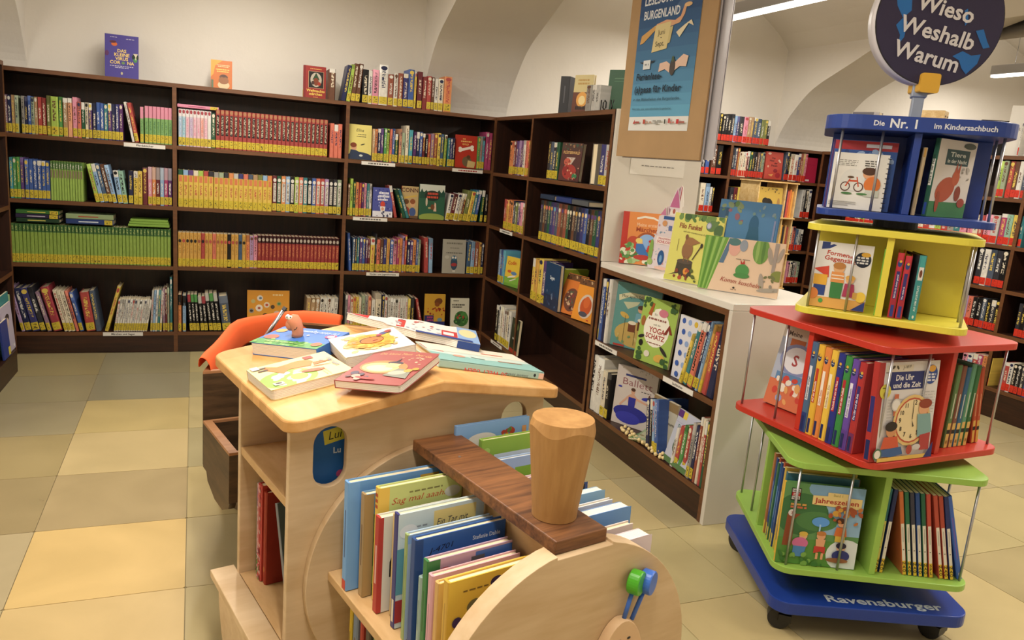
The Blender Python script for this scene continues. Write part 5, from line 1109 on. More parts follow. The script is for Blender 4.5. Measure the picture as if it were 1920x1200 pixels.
# ================================================================ books in the revolving display
def Mc(k): return Matrix.Translation((AX, AY, TZ[k][0] + .0006)) @ Matrix.Rotation(TH[k], 4, 'Z')
def inC(k, x, y, rz, lean=0.0, t=.015): return Mc(k) @ stand(x, y, 0, rz, lean, t)
o = hero('spiral_book', 'white spiral-bound book with a boy and bicycle in the blue tray', .140, .152, .008, inC('b', -.196, -.172, -90, -3), 'e4e2dc', [
    ('L', .25, .86, .4, .012, '8a8880'), ('L', .25, .83, .4, .012, '8a8880'), ('L', .22, .80, .34, .012, '8a8880'), ('L', .24, .77, .38, .012, '8a8880'), ('L', .70, .86, .26, .018, '4a4844'), ('L', .70, .82, .24, .018, '4a4844'), ('L', .70, .78, .24, .018, '4a4844'), ('L', .70, .74, .2, .018, '4a4844'), ('E', .40, .52, .22, .2, 'dcdcd8'),
    ('E', .28, .40, .09, .085, '5a3a34'), ('E', .28, .40, .07, .066, 'dcdad4'), ('E', .52, .40, .09, .085, '5a3a34'), ('E', .52, .40, .07, .066, 'dcdad4'), ('P', 'c85030', .27, .40, .34, .54, .36, .54, .30, .40), ('P', 'c85030', .34, .52, .48, .52, .48, .49, .34, .49), ('P', 'c85030', .51, .40, .46, .58, .48, .58, .53, .41), ('E', .36, .57, .06, .02, '5a4028'), ('E', .68, .64, .11, .09, 'd8a078'), ('E', .68, .69, .13, .07, '4c3020'), ('E', .76, .46, .15, .14, 'd87838'), ('P', 'c8ccc0', .62, .24, .9, .24, .9, .36, .66, .36), ('E', .32, .28, .1, .02, '4c7c48'), ('E', .6, .28, .1, .02, '4c7c48'), ('R', .02, .12, .5, .01, '9c9a94'), ('R', .02, .09, .5, .01, '9c9a94'), ('R', .02, .06, .36, .01, '9c9a94')], kind='soft', pages='paper_white')
for i in range(11): MB().tube([(-.007, .136, .010 + i * .0132), (0, .145, .010 + i * .0132), (.007, .136, .010 + i * .0132)], .0011, 5).build('spiral_ring', 'steel_dark', o)
hero('picture_book', 'shrink-wrapped blue and red book behind the bicycle book in the blue tray', .16, .188, .02, inC('b', -.198, -.142, -90, -2), '34589c', [('R', 0, .86, 1, .13, 'a83038'), ('S', 14, .1, .5, .9, .85, .012, '6c8cc0 9cb4d8 2c4884'), ('R', .5, .9, .4, .05, 'd0d0dc')])
for k, (c, h) in enumerate((('5a3c70', .19), ('c8b8a0', .178), ('40703c', .17), ('34489c', .185))):
    hero('picture_book', '%s thin book with its spine at the side of the blue tray' % ('purple', 'beige', 'green', 'blue')[k], .13, h, .010, inC('b', -.203, -.108 + .0125 * k, -90), c, kind='soft', group='thin books in the blue tray')
hero('picture_book', 'slim pale book with a tan top in the middle of the blue tray', .15, .178, .010, inC('b', .021, -.185, 0, 1), 'c8b490', (), 'cbb898', [('R', 0, .86, 1, .13, 'c89848'), ('R', .2, .1, .6, .3, 'a89878')])
hero('picture_book', 'green book with a fox family turned outward in the blue tray', .165, .205, .016, inC('b', .048, -.172, -40, 1), 'd8d0c8', [
    ('R', .0, .0, 1, .20, '3c7c4c'), ('R', .22, .68, .62, .2, '28484c'), T('Tiere', .53, .79, .06, 'd8dcd4', 'b', 0, 'c', .42), T('in der Nacht', .53, .71, .05, 'd8dcd4', 'b', 0, 'c', .52), ('E', .35, .36, .26, .15, 'b05034', 30), ('E', .58, .52, .1, .1, 'b85838'), ('P', 'b05034', .52, .6, .56, .72, .6, .62, .66, .72, .66, .58), ('E', .7, .32, .08, .1, '8c3c2c'), ('E', .2, .2, .05, .14, '9c4830'), ('E', .84, .2, .1, .06, '9c4034'), ('E', .8, .94, .16, .04, '50584c'), ('S', 8, .6, .5, .95, .66, .006, '8c8478 b0a8a0')],
    '28584a', [('R', .12, .40, .76, .34, 'dcdcd8'), T('Tiere in der Nacht', .64, .415, .036, '2c3430', 'b', 90, 'l', None), ('R', .15, .02, .7, .16, '2c489c')])
hero('picture_book', 'junior book of shapes and opposites with building blocks in the yellow tray', .150, .186, .02, inC('y', -.188, -.178, -88, -3), 'dcdad6', [
    ('R', 0, .0, 1, .16, 'd8a458'), ('P', '2c3c74', .1, .88, .24, .9, .36, .96, .3, .97, .24, .95, .24, .995, .1, .995), T('Formen', .40, .80, .068, 'b04434', 'b', -4, 'c', .40), T('und', .66, .785, .05, 'b04434', 'b', -4), T('Gegensätze', .48, .715, .068, 'b04434', 'b', -4, 'c', .62), ('E', .84, .78, .14, .115, '1c2434'), ('E', .88, .86, .08, .035, 'd0a038'), ('L', .84, .80, .2, .025, 'd8d8d8'), ('L', .84, .76, .22, .025, 'd8d8d8'), ('L', .84, .72, .2, .025, 'd8d8d8'),
    ('P', 'c84434', .02, .58, .28, .64, .30, .46), ('R', .04, .34, .24, .16, 'dca83c'), ('R', .06, .18, .21, .16, '2c4484'), ('E', .06, .20, .10, .085, 'd88444'), ('E', .22, .10, .04, .035, '4c9c4c'), ('E', .46, .62, .10, .08, 'd8a878'), ('E', .46, .655, .11, .055, 'b07840'), ('P', 'd89050', .34, .56, .56, .56, .58, .40, .34, .40), ('R', .35, .5, .22, .015, 'e8e0d0'), ('R', .35, .45, .22, .015, 'e8e0d0'), ('P', '3c7c44', .35, .40, .57, .40, .56, .16, .36, .16), ('E', .68, .46, .075, .06, 'e0b080'), ('E', .68, .49, .085, .04, 'd8a850'), ('P', 'a83c5c', .60, .40, .76, .40, .80, .2, .58, .2), ('E', .9, .22, .09, .08, 'e0c048'), ('R', .76, .18, .08, .1, 'c8a050'), ('P', '283878', .76, .01, .99, .01, .99, .16)], spine='3a7c48')
for k, (x, c, lb, tx, t, top) in enumerate(((-.003, '6ca83c', 'green junior spine beside the yellow divider', 'Dein buntes Leben', .018, '2c5c38'), (.031, 'b83440', 'red spine in the middle of the yellow tray, nearer the divider', 'Bald bin ich wieder gesund', .0165, '9c2c38'), (.0505, 'b83440', 'red spine in the middle of the yellow tray, farther from the divider', 'Was wächst da', .0165, '9c2c38'))):
    hero('picture_book', lb, .165, .185 - .006 * k, t, inC('y', x, -.195, 0), c, (), c, [('R', 0, 0, 1, .3, ('2c6c40', '9c2c3c', '9c2c3c')[k]), ('E', .5, .84, .5, .055, '28407c'), ('E', .6, .87, .3, .02, 'd8a838'), ('R', .12, .30, .76, .42, ('d4d8cc', '34306c', '34306c')[k]), T(tx, .68, .31, .024, ('2c4830', 'd8d4dc', 'd8d4dc')[k], 'b', 90, 'l'), ('R', .15, .02, .7, .18, '2c3c84')])
hero('picture_book', 'teal sports book turned sideways in the yellow tray', .14, .178, .018, inC('y', .085, -.185, 14), '3a4448', (), '3c8c8c', [('R', 0, .82, 1, .17, '48a0a0'), ('R', .02, .62, .96, .20, 'd8d8d4'), ('E', .5, .72, .3, .06, '70402c'), T('AUF DEM SPORTPLATZ', .7, .14, .028, 'd0e0dc', 'b', 90, 'l'), ('E', .5, .05, .2, .025, 'd8d4cc')])
GR = 'knowledge books with their spines to the side of the red tray'
for k, (c, bot, tc, bg, tx) in enumerate((('4c6484', '2c3c74', '28304c', 'd8d8dc', 'Abenteuer Weltall'), ('dcac3c', 'dcac3c', 'e8dcd0', 'b83c2c', 'Auf der Baustelle'), ('d88444', 'd88444', 'b8602c', 'e8dcd0', 'Unser Essen'), ('e0b848', 'e0b848', '9c7430', 'e8dcc0', 'Entdecke den Zoo'), ('2c3480', '2c3480', 'e4dcd4', 'b03038', 'Technik bei uns zu Haus'), ('3c8444', '3c8444', 'e4dcd4', 'b03038', 'Rund um den Fußball'), ('64489c', '5a3c88', '4c3c74', 'd8d4e0', 'Komm mit ins Museum'), ('a83434', '703058', 'e0dce4', '38306c', 'Die Uhr und die Zeit'))):
    hero('knowledge_book', '%s knowledge book, %s from left beside the clock book, red tray' % (('slate blue', 'yellow', 'orange', 'gold', 'indigo', 'green', 'violet', 'red')[k], ONES[k]), .19, .268 - .002 * k, .0225, inC('r', -.263, -.0205 - .0242 * k, -90), c, (), c, [('R', 0, 0, 1, .22, bot), ('E', .42, .86, .38, .042, '28345c'), ('E', .5, .885, .24, .016, 'd0a440'), ('L', .44, .85, .5, .008, 'd8d8dc'), ('R', .16, .36, .56, .38, bg), T(tx, .58, .37, .024, tc, 'b', 90, 'l', None), ('R', .1, .02, .5, .16, '242c5c')], group=GR)
hero('knowledge_book', 'large white book about clocks and time at the front of the red tray', .228, .268, .022, inC('r', -.268, -.252, -91, -4), 'd8d4d4', [
    ('R', 0, 0, .085, 1, 'a83430'), ('P', 'd8d0c0', .1, .97, .55, .97, .55, .9, .1, .9), ('S', 4, .14, .925, .34, .955, .006, '4c4438'), T('J-1819', .44, .935, .03, '34302c', 'i', 4), ('R', .1, .895, .5, .006, '4c4438'), ('R', .16, .72, .58, .18, '28306c'), T('Die Uhr', .42, .815, .06, 'e4e0e0', 'b', 0, 'c', .3), T('und die Zeit', .47, .74, .055, 'e4e0e0', 'b', 0, 'c', .46), ('E', .86, .86, .11, .10, '2c4890'), ('E', .87, .92, .06, .035, 'd8a040'), ('L', .86, .85, .16, .02, 'd8d8e0'), ('L', .86, .82, .18, .02, 'd8d8e0'), ('L', .86, .79, .14, .02, 'd8d8e0'), ('E', .12, .71, .09, .075, 'd8cc50'), ('E', .13, .68, .04, .03, 'a88c38'), ('L', .12, .74, .1, .01, '5c5424')]
    + [('L', .3, .62 - .03 * i, .24, .006, 'a8a4a4') for i in range(9)] + [('L', .84, .68 - .03 * i, .24, .006, 'a8a4a4') for i in range(8)] + [
    ('R', .27, .63, .07, .05, 'c06848'), ('R', .28, .46, .07, .05, 'c06848'), ('E', .31, .57, .075, .065, 'c8c4c0'), ('E', .31, .57, .06, .052, 'e0dcd8'), ('E', .60, .40, .31, .265, 'd8b878'), ('E', .60, .40, .275, .235, 'b85038'), ('E', .60, .40, .255, .218, 'e0cca0'),
    T('12', .62, .56, .05, '302824'), T('11', .49, .535, .045, '302824'), T('10', .42, .465, .045, '302824'), T('9', .40, .385, .05, '302824'), T('8', .425, .30, .045, '302824'), T('7', .50, .24, .045, '302824'), T('6', .61, .215, .045, '302824'), T('5', .71, .25, .045, '302824'), ('R', .598, .41, .01, .15, '28201c'), ('P', '28201c', .60, .41, .64, .34, .62, .33), ('E', .78, .52, .09, .07, 'd8a078'), ('E', .80, .565, .11, .05, '8c3c28'), ('P', '7ca0a0', .68, .46, .9, .46, .96, .26, .72, .22), ('P', 'a83c3c', .76, .24, .94, .26, .94, .08, .78, .08), ('E', .27, .31, .085, .065, 'c88c60'), ('E', .26, .355, .1, .05, '2c2420'), ('P', 'c8583c', .16, .25, .38, .25, .42, .13, .12, .13), ('P', '3c5c90', .08, .12, .46, .14, .5, .06, .3, .04, .1, .06), ('E', .08, .08, .07, .06, '4c6c50'), ('E', .08, .08, .05, .043, 'e0dcd4'), ('R', 0.085, 0, .915, .04, 'd8b058'), ('E', .60, .1, .05, .05, 'a84438'), ('E', .72, .12, .07, .03, 'c8c0c0'), ('P', '282c6c', .86, .0, 1, .0, 1, .16)], 'a83430', [('R', .1, .3, .8, .36, '34306c'), ('R', .1, .02, .8, .2, '242c5c')])
for k, (c, x) in enumerate((('5c7c4c', .078), ('7c4c3c', .099), ('2c5c84', .120), ('5c9478', .141), ('30683c', .163))):
    hero('picture_book', '%s book with a tan foot on its spine, red tray, %s from the divider' % (('olive', 'brown', 'blue', 'mint', 'green')[k], ONES[k]), .18, .245 - .004 * (k % 3), .019, inC('r', x, -.232, 0, 0), c, (), c, [('R', 0, 0, 1, .30, 'd0ac60'), ('R', 0, .17, 1, .05, '1c1a18'), ('R', .35, .36, .3, .3, 'c8c8b8'), ('L', .5, .05, .5, .04, '8c6c30')], group='spines in the open corner of the red tray')
for k in range(2):
    hero('picture_book', 'tilted red book at the rim of the red tray, %s one' % ('inner', 'outer')[k], .18, .232, .016, inC('r', .212 + .0178 * k, -.224, 0, -9, .016), 'a8402c', (), 'b0482c', [('R', 0, 0, 1, .30, 'd0a850'), ('R', 0, .17, 1, .05, '1c1a18'), ('R', .35, .36, .2, .3, 'd8a880')], group='tilted red books in the red tray')
hero('picture_book', 'school picture book with a big clock leaning in the far corner of the red tray', .19, .262, .02, inC('r', -.160, .238, 184, -12, .02), 'a8b0c0', [
    ('R', 0, .85, 1, .15, 'd0c8b8'), T('Meine', .25, .88, .06, '54483c', 'b'), ('R', .2, .76, .3, .09, 'b86838'), ('E', .42, .60, .34, .20, '8088b0'), ('E', .42, .60, .27, .16, 'd8d8dc'), T('S', .40, .53, .14, 'a04444', 'b'), ('R', 0, .0, 1, .32, 'c8704c'), ('R', .1, .32, .8, .1, '5c80a8'), ('S', 22, .05, .03, .95, .36, .014, 'd8a060 5c6ca0 c04438 8c9cc0 e0d8c8')], spine='24408c')
for k, c in enumerate(('a87048', '2c4c84', 'b0503c', '3c6c50', '2c5890', 'c06040', '28447c', 'd0b050', '74424c', '3a6878')):
    hero('picture_book', '%s book in the stack behind the seasons book, green tray, %s from the back' % (('tan', 'navy', 'brick red', 'dark green', 'blue', 'orange', 'ink blue', 'mustard', 'plum', 'petrol')[k], ONES[k]), .205, .262 - .0035 * ((k * 3) % 5), .0125, inC('g', -.256 + .004 * (k % 3), -.058 - .0148 * k, -90, 0), c, (), c, [('R', 0, .3, 1, .4, ('c88858', '5c74a8', 'c87858', '5c8c6c', '5880b0', 'd88c60', '506ca0', 'e0c878', '9c6470', '5c8c98')[k]), ('R', 0, 0, 1, .16, 'd0bc48')], kind='soft', group='stacked books behind the seasons book')
hero('knowledge_book', 'large picture book about the seasons with children under a tree, green tray', .226, .242, .013, inC('g', -.270, -.240, -90, -3), '5c8c54', [
    ('R', .5, .4, .5, .6, '8cb0d0'), ('E', .7, .95, .4, .16, '7ca4c8'), ('E', .25, .62, .34, .26, '3c6c40'), ('E', .45, .55, .26, .12, '4c7c48'), ('R', 0, 0, 1, .32, '54883c'), ('E', .86, .16, .24, .2, 'd4dce0'), ('P', '8c4c30', .06, .22, .18, .22, .17, .55, .24, .62, .08, .62), ('R', .09, .78, .12, .155, '1c1a1a'), ('R', .1, .885, .10, .04, 'dcd8d4'), ('R', .1, .84, .10, .04, 'b03030'), ('R', .1, .795, .10, .04, 'dcd8d4'), T('WAS', .15, .889, .03, '1c1a1a', 'b', 0, 'c', .09), T('IST', .15, .844, .03, 'e4dcd8', 'b', 0, 'c', .07), T('WAS', .15, .799, .03, '1c1a1a', 'b', 0, 'c', .09), ('L', .2, .725, .2, .025, 'c89850'), ('L', .2, .69, .2, .025, 'c06848'), ('E', .13, .63, .045, .042, 'dcd8d4'), T('3', .13, .615, .035, 'a03c34'),
    ('P', 'e0c888', .36, .76, .36, .87, .54, .875, .54, .92, .80, .92, .80, .875, .97, .87, .97, .74), T('Band 1', .67, .877, .03, 'a89858', 'b'), T('Jahreszeiten', .665, .785, .062, 'a83c30', 'b', 0, 'c', .54), ('E', .50, .55, .11, .06, '5c98e0', 0), ('P', 'a0c8f0', .49, .52, .51, .52, .51, .38, .49, .38),
    ('E', .31, .36, .05, .045, 'd8a880'), ('E', .31, .385, .055, .03, 'd0b050'), ('E', .28, .27, .10, .07, 'c86c98'), ('P', '4c80b8', .2, .23, .36, .23, .34, .1, .2, .1), ('E', .53, .38, .055, .05, 'd8a078'), ('E', .53, .41, .06, .03, 'b87840'), ('P', 'd8a078', .47, .34, .59, .34, .58, .24, .48, .24), ('P', 'b83c34', .46, .25, .6, .25, .6, .16, .54, .19, .46, .16), ('R', .49, .09, .03, .08, 'd8a078'), ('R', .555, .09, .03, .08, 'd8a078'), ('E', .76, .56, .05, .045, 'd8a078'), ('E', .74, .59, .06, .035, '4c3024'), ('P', 'c86c38', .7, .51, .82, .51, .84, .40, .68, .40), ('R', .7, .33, .12, .07, 'd0b048'), ('E', .79, .26, .055, .05, 'd8b090'), ('E', .79, .285, .065, .04, '28243c'), ('E', .80, .16, .11, .07, '2c3474'), ('E', .76, .10, .14, .03, '8c5c3c'), ('S', 20, .55, .55, .98, .75, .009, 'b87038 a05030 c89840'), ('S', 16, .02, .02, .6, .14, .009, '3c7034 74a04c')], spine='e0b040')
NS = [(.018, 0, '2c6c74', 'd8cc6c'), (.0335, 0, '28305c', 'dcd8cc')] + [(.100 + .0150 * i, -12, c, 'dcd8cc') for i, c in enumerate(('c87040', '2c6c4c', '3c3c4c', '2c4c8c', '286048', 'b84c40'))] + [(.203 + .0150 * i, -14, c, 'dcd8cc') for i, c in enumerate(('b04c3c', 'a84838', '283468'))]
for k, (x, ln, c, wt) in enumerate(NS):
    tx = 'S P L' if k == 7 else 'N A O'
    o = hero('knowledge_book', '%s-topped thin book with a lettered yellow foot, %s from left, green tray' % (('teal', 'navy', 'orange', 'green', 'charcoal', 'blue', 'dark green', 'coral', 'brick', 'rust', 'ink blue')[k], ONES[k]), .20, .255, .0115, inC('g', x, -.243, 0, ln, .0115), c, (), c, [('R', .02, .0, .96, .62, wt), ('R', .02, .0, .96, .17, 'd8b838')] + [T(ch, .5, .125 - .045 * i, .034, '28201c', 'b') for i, ch in enumerate(tx.split())] + [('L', .5, .30, .4, .012, '3c3830'), ('R', .42, .4, .16, .18, '9c988c')], kind='soft', group='thin lettered books in the green tray')
hero('knowledge_book', 'bright blue book slanting at the open end of the green tray', .20, .258, .014, inC('g', .258, -.238, 0, -17, .014), '4464b4', (), '4468b8', [('R', .36, .25, .26, .5, '7c58a8'), ('E', .5, .06, .3, .025, 'd8d4dc')])

# ================================================================ books in and on the locomotive
def inT(x, y, z, rz, lean=0.0, t=.015): return MT @ stand(x, y, z, rz, lean, t)
def onroof(side, cx, cy, al, w, h, t, lift=0.0):
    s = math.radians(9.06) * (-1 if side == 'L' else 1)
    nz = Vector((math.sin(s), 0, math.cos(s))); c = Vector((cx, cy, roof_z(cx) if (cx < RC) == (side == 'L') else (RE + .1594 * cx if side == 'L' else RR - .1594 * (cx - RC))))
    return MT @ Matrix.Translation(c + nz * (t / 2 + .0007 + lift)) @ Matrix.Rotation(s, 4, 'Y') @ Matrix.Rotation(math.radians(al - 90), 4, 'Z') @ Matrix.Rotation(-PI / 2, 4, 'Y') @ Matrix.Translation((0, -w / 2, -h / 2))
GT = 'board books lying on the locomotive roof'
hero('board_book', 'blue board book with a worm puppet poking out, on the locomotive roof', .205, .135, .032, onroof('L', .183, .437, 122, .205, .135, .032), '4478c8', [
    ('R', 0, .74, 1, .26, '5c9c54'), ('S', 26, .02, .70, .98, .98, .007, '3c8444 8cb868 70a850'), ('E', .86, .62, .10, .12, 'c86450'), ('E', .90, .26, .08, .10, 'd8a058'), ('E', .10, .80, .07, .10, 'c87048'), ('E', .10, .36, .08, .10, 'b8447c'), ('E', .10, .36, .05, .06, 'dcd8dc'), T('Der kleine Regenwurm', .36, .16, .13, 'd0dcec', 'i', 0, 'c', .62), ('E', .42, .40, .02, .03, 'dcd4e0'), ('L', .6, .84, .5, .03, 'b0d088'), ('E', .55, .5, .06, .07, '34485c')], pages='paper', kind='board', group=GT)
wp = empty('finger_puppet_worm', 'pink plush worm puppet with white eyes sticking out of the blue board book', 'puppet'); B0 = onroof('L', .183, .437, 122, .205, .135, .032) @ Vector((.0165, .112, .066))
rx = Vector(r2); ux = Vector((0, 0, 1)); 
def wpt(a, b, c=0.0): return B0 + rx * a + ux * b + Vector((rx.y, -rx.x, 0)) * c
MB().tube([wpt(0, -.001), wpt(.002, .008), wpt(.001, .02), wpt(-.004, .034), wpt(-.012, .046), wpt(-.018, .052)], [.0135, .014, .0145, .0165, .0165, .008], 16).build('body', 'worm', wp, True)
MB().ball(wpt(-.017, .030, -.002), (.0125, .0125, .0155), 14, 10).build('snout', 'worm', wp, True)
for a in (0, 1):
    e_ = MB().ball(wpt(-.022 + .007 * a, .0515 - .002 * a, .006 + .003 * a), .0066, 12, 8).build('eye', 'eye_white', wp, True)
    MB().ball(wpt(-.0225 + .0095 * a, .0525, .0118 + .003 * a), .0018, 8, 6).build('pupil', 'black_plastic', e_, True)
MB().tube([wpt(-.004, .020, .0145), wpt(.001, .022, .0142), wpt(.004, .027, .0150)], .0009, 5).build('mouth', 'black_plastic', wp)
hero('board_book', 'cream board book with an orange kangaroo, its cover slightly raised, on the locomotive roof', .166, .186, .024, onroof('L', .106, .225, -89, .166, .186, .024), 'e8d8a0', [
    ('E', .72, .30, .34, .34, '90b848'), ('S', 14, .45, .12, .95, .5, .016, 'e4dcd4 d8d0c8 dcd8b0'), ('E', .75, .42, .12, .10, 'c8cc50'), ('P', 'd07c34', .08, .20, .20, .32, .16, .58, .30, .74, .46, .66, .40, .40, .52, .30, .2, .16), ('E', .28, .56, .13, .17, 'd88438'), ('P', 'c87030', .34, .72, .42, .98, .46, .7), ('P', 'c87030', .5, .70, .58, .96, .52, .64), ('R', .10, .08, .05, .12, '5c4030'), ('R', .20, .08, .05, .12, '5c4030'), ('E', .66, .62, .06, .14, 'c8603c', -15), ('R', .06, .68, .12, .11, 'b83c30'), ('R', .8, .08, .1, .12, 'dcd4c8'), ('E', .84, .14, .03, .04, '48403c'), T('Was hüpft', .30, .90, .06, '8c9098', 'b', 0, 'l', .4), T('da', .3, .81, .06, '8c9098', 'b', 0, 'l'), ('L', .8, .74, .3, .01, 'b8a070'), ('L', .8, .70, .3, .01, 'b8a070'), ('R', .02, .03, .14, .09, 'd4d4dc')], kind='board', group=GT)
hero('board_book', 'white square board book with a round yellow lion face, on the locomotive roof', .168, .166, .025, onroof('L', .296, .262, 172, .168, .166, .025, .012), 'e4dcd4', [
    ('S', 60, .14, .16, .86, .86, .013, 'd0b080 e0c890 c8a468'), ('E', .5, .5, .34, .32, 'dca034'), ('S', 44, .22, .24, .78, .76, .012, 'd0902c e4b040'), ('E', .48, .48, .18, .14, '4c3020', 8), ('E', .48, .50, .165, .13, 'd87030', 8), ('E', .44, .53, .05, .02, '7c3018', 20), ('E', .24, .26, .09, .05, '4c5484', 40), ('E', .15, .2, .07, .045, '9c3c34', 40), ('E', .32, .32, .05, .04, 'a8445c', 40), ('L', .82, .5, .2, .015, 'b0a8a0'), ('L', .8, .46, .2, .015, 'b0a8a0')], spine='dcd4cc', sp=[('R', .1, .02, .8, .2, '9c3c38'), ('R', .3, .36, .4, .24, 'b8b0a8'), ('R', .3, .7, .4, .16, '6c5c58')], kind='board', group=GT)
hero('board_book', 'dusky red board book with a glowing lantern scene at the roof edge', .155, .200, .018, onroof('L', .256, .079, -54, .155, .200, .018, .016), 'a05450', [
    T('Die kleine Maus', .36, .86, .062, 'e0b078', 'i', 7, 'c', .5), T('bei Ga', .80, .86, .06, 'e0b078', 'i', -12, 'c', .28), ('S', 16, .5, .6, .95, .82, .004, 'e0c0a0 d0a088'), ('E', .44, .46, .36, .20, 'c88858'), ('E', .40, .44, .28, .14, 'e0c888'), ('E', .40, .42, .20, .09, 'f0e0b0'), ('E', .54, .60, .12, .05, '4c4450'), ('P', '3c3840', .52, .64, .56, .64, .545, .76), ('R', .46, .46, .18, .12, 'e8cc90'), ('P', '8c8c80', .58, .22, .96, .18, .9, .42, .68, .44), ('E', .74, .32, .13, .06, 'b0b0a0', 20), ('E', .86, .40, .06, .05, 'd0a050'), ('E', .94, .46, .05, .04, 'c89848'), ('S', 10, .06, .06, .4, .2, .010, '5c4c58 7c5050 c8a090'), ('E', .4, .1, .16, .03, 'b84440', -6), ('E', .16, .22, .06, .05, '54485c')], kind='board', group=GT)
# house-shaped book lying at the back of the roof
hb = [(0, 0), (.20, 0), (.20, .06), (.185, .09), (.19, .17), (.165, .205), (.155, .25), (.12, .26), (.11, .30), (.085, .365), (.06, .30), (.052, .262), (.03, .25), (.022, .20), (.005, .17), (.008, .09), (0, .06)]
hb = [(p * 1.25, q) for p, q in hb]; Mh = onroof('R', .528, .438, 60, .25, .30, .02, .0215); o = MB(); o.col = C('e0dcd8'); o.prism(hb, .0085, .010, fk)
o.col = C('2c4480'); o.box(-.01, .0095, -.0006, .002, 0, .06); hbk = o.build('shaped_board_book', 'print'); hbk.matrix_world = Mh
tag(hbk, 'white house-shaped board book with a red roof point, at the back of the locomotive roof', 'book', GT)
for k in range(4):
    MB().prism([(.125 + (p - .125) * .985, .18 + (q - .18) * .985) for p, q in hb], -.0095 + .0044 * k, -.0095 + .0044 * k + .0038, fk).build('page', 'paper_white', hbk)
W_, H_ = .25, .365
def cq(*v): return [v[i] / (W_ if i % 2 == 0 else H_) for i in range(len(v))]
draw(MB(), [('P', 'e4dcd8', *cq(*[c for p in hb for c in p])), ('P', 'c83c3c', *cq(.078, .305, .135, .305, .106, .355)), ('R', *cq(.04, .205), .55, .06, 'c84440'), ('R', *cq(.06, .215), .2, .03, 'e4dcd8'), ('R', 0, 0, 1, .16, '8cacd8'), ('E', .6, .08, .3, .07, 'e0d0a0'), ('R', *cq(.03, .06), .4, .12, 'c04040'), ('R', *cq(.05, .07), .2, .08, 'e0dcdc'), ('S', 20, .15, .3, .85, .66, .008, 'c8c0c8 e0b8b0 a8b4c8 d86c64'), ('R', *cq(.002, .02), .1, .42, '34488c')], W_, H_, lambda p, q, d: (.010 + d, p, q)).build('cover_print', 'print', hbk)
hero('picture_book', 'pale turquoise hardcover lying with its spine to the near eave of the roof', .20, .282, .020, onroof('R', .560, .200, 79, .20, .282, .020), 'c4d4cc', [
    ('P', '8cb8b4', 0, 0, .42, 0, .30, .5, .46, 1, 0, 1), ('P', 'c8584c', .5, .84, .62, .84, .9, .99, .6, .99), ('R', .56, .0, .44, .98, 'e4d8c8'), ('R', .68, .2, .05, .22, 'b8543c'), ('R', .30, .12, .05, .24, '9c7460'), ('P', '5c6c68', .3, .5, .36, .62, .38, .62, .32, .49), ('E', .34, .74, .06, .06, 'd89c88')], '9cc0bc', [T('50 WELT ÜBEN', .28, .36, .044, 'c85850', 'b', 90, 'l', None), T('Susanne Straßer', .34, .15, .026, '4c5458', 'i', 90, 'l', None), ('E', .5, .09, .28, .012, '24303c'), ('R', .0, .0, 1, .05, 'dcb8a8')], group=GT)
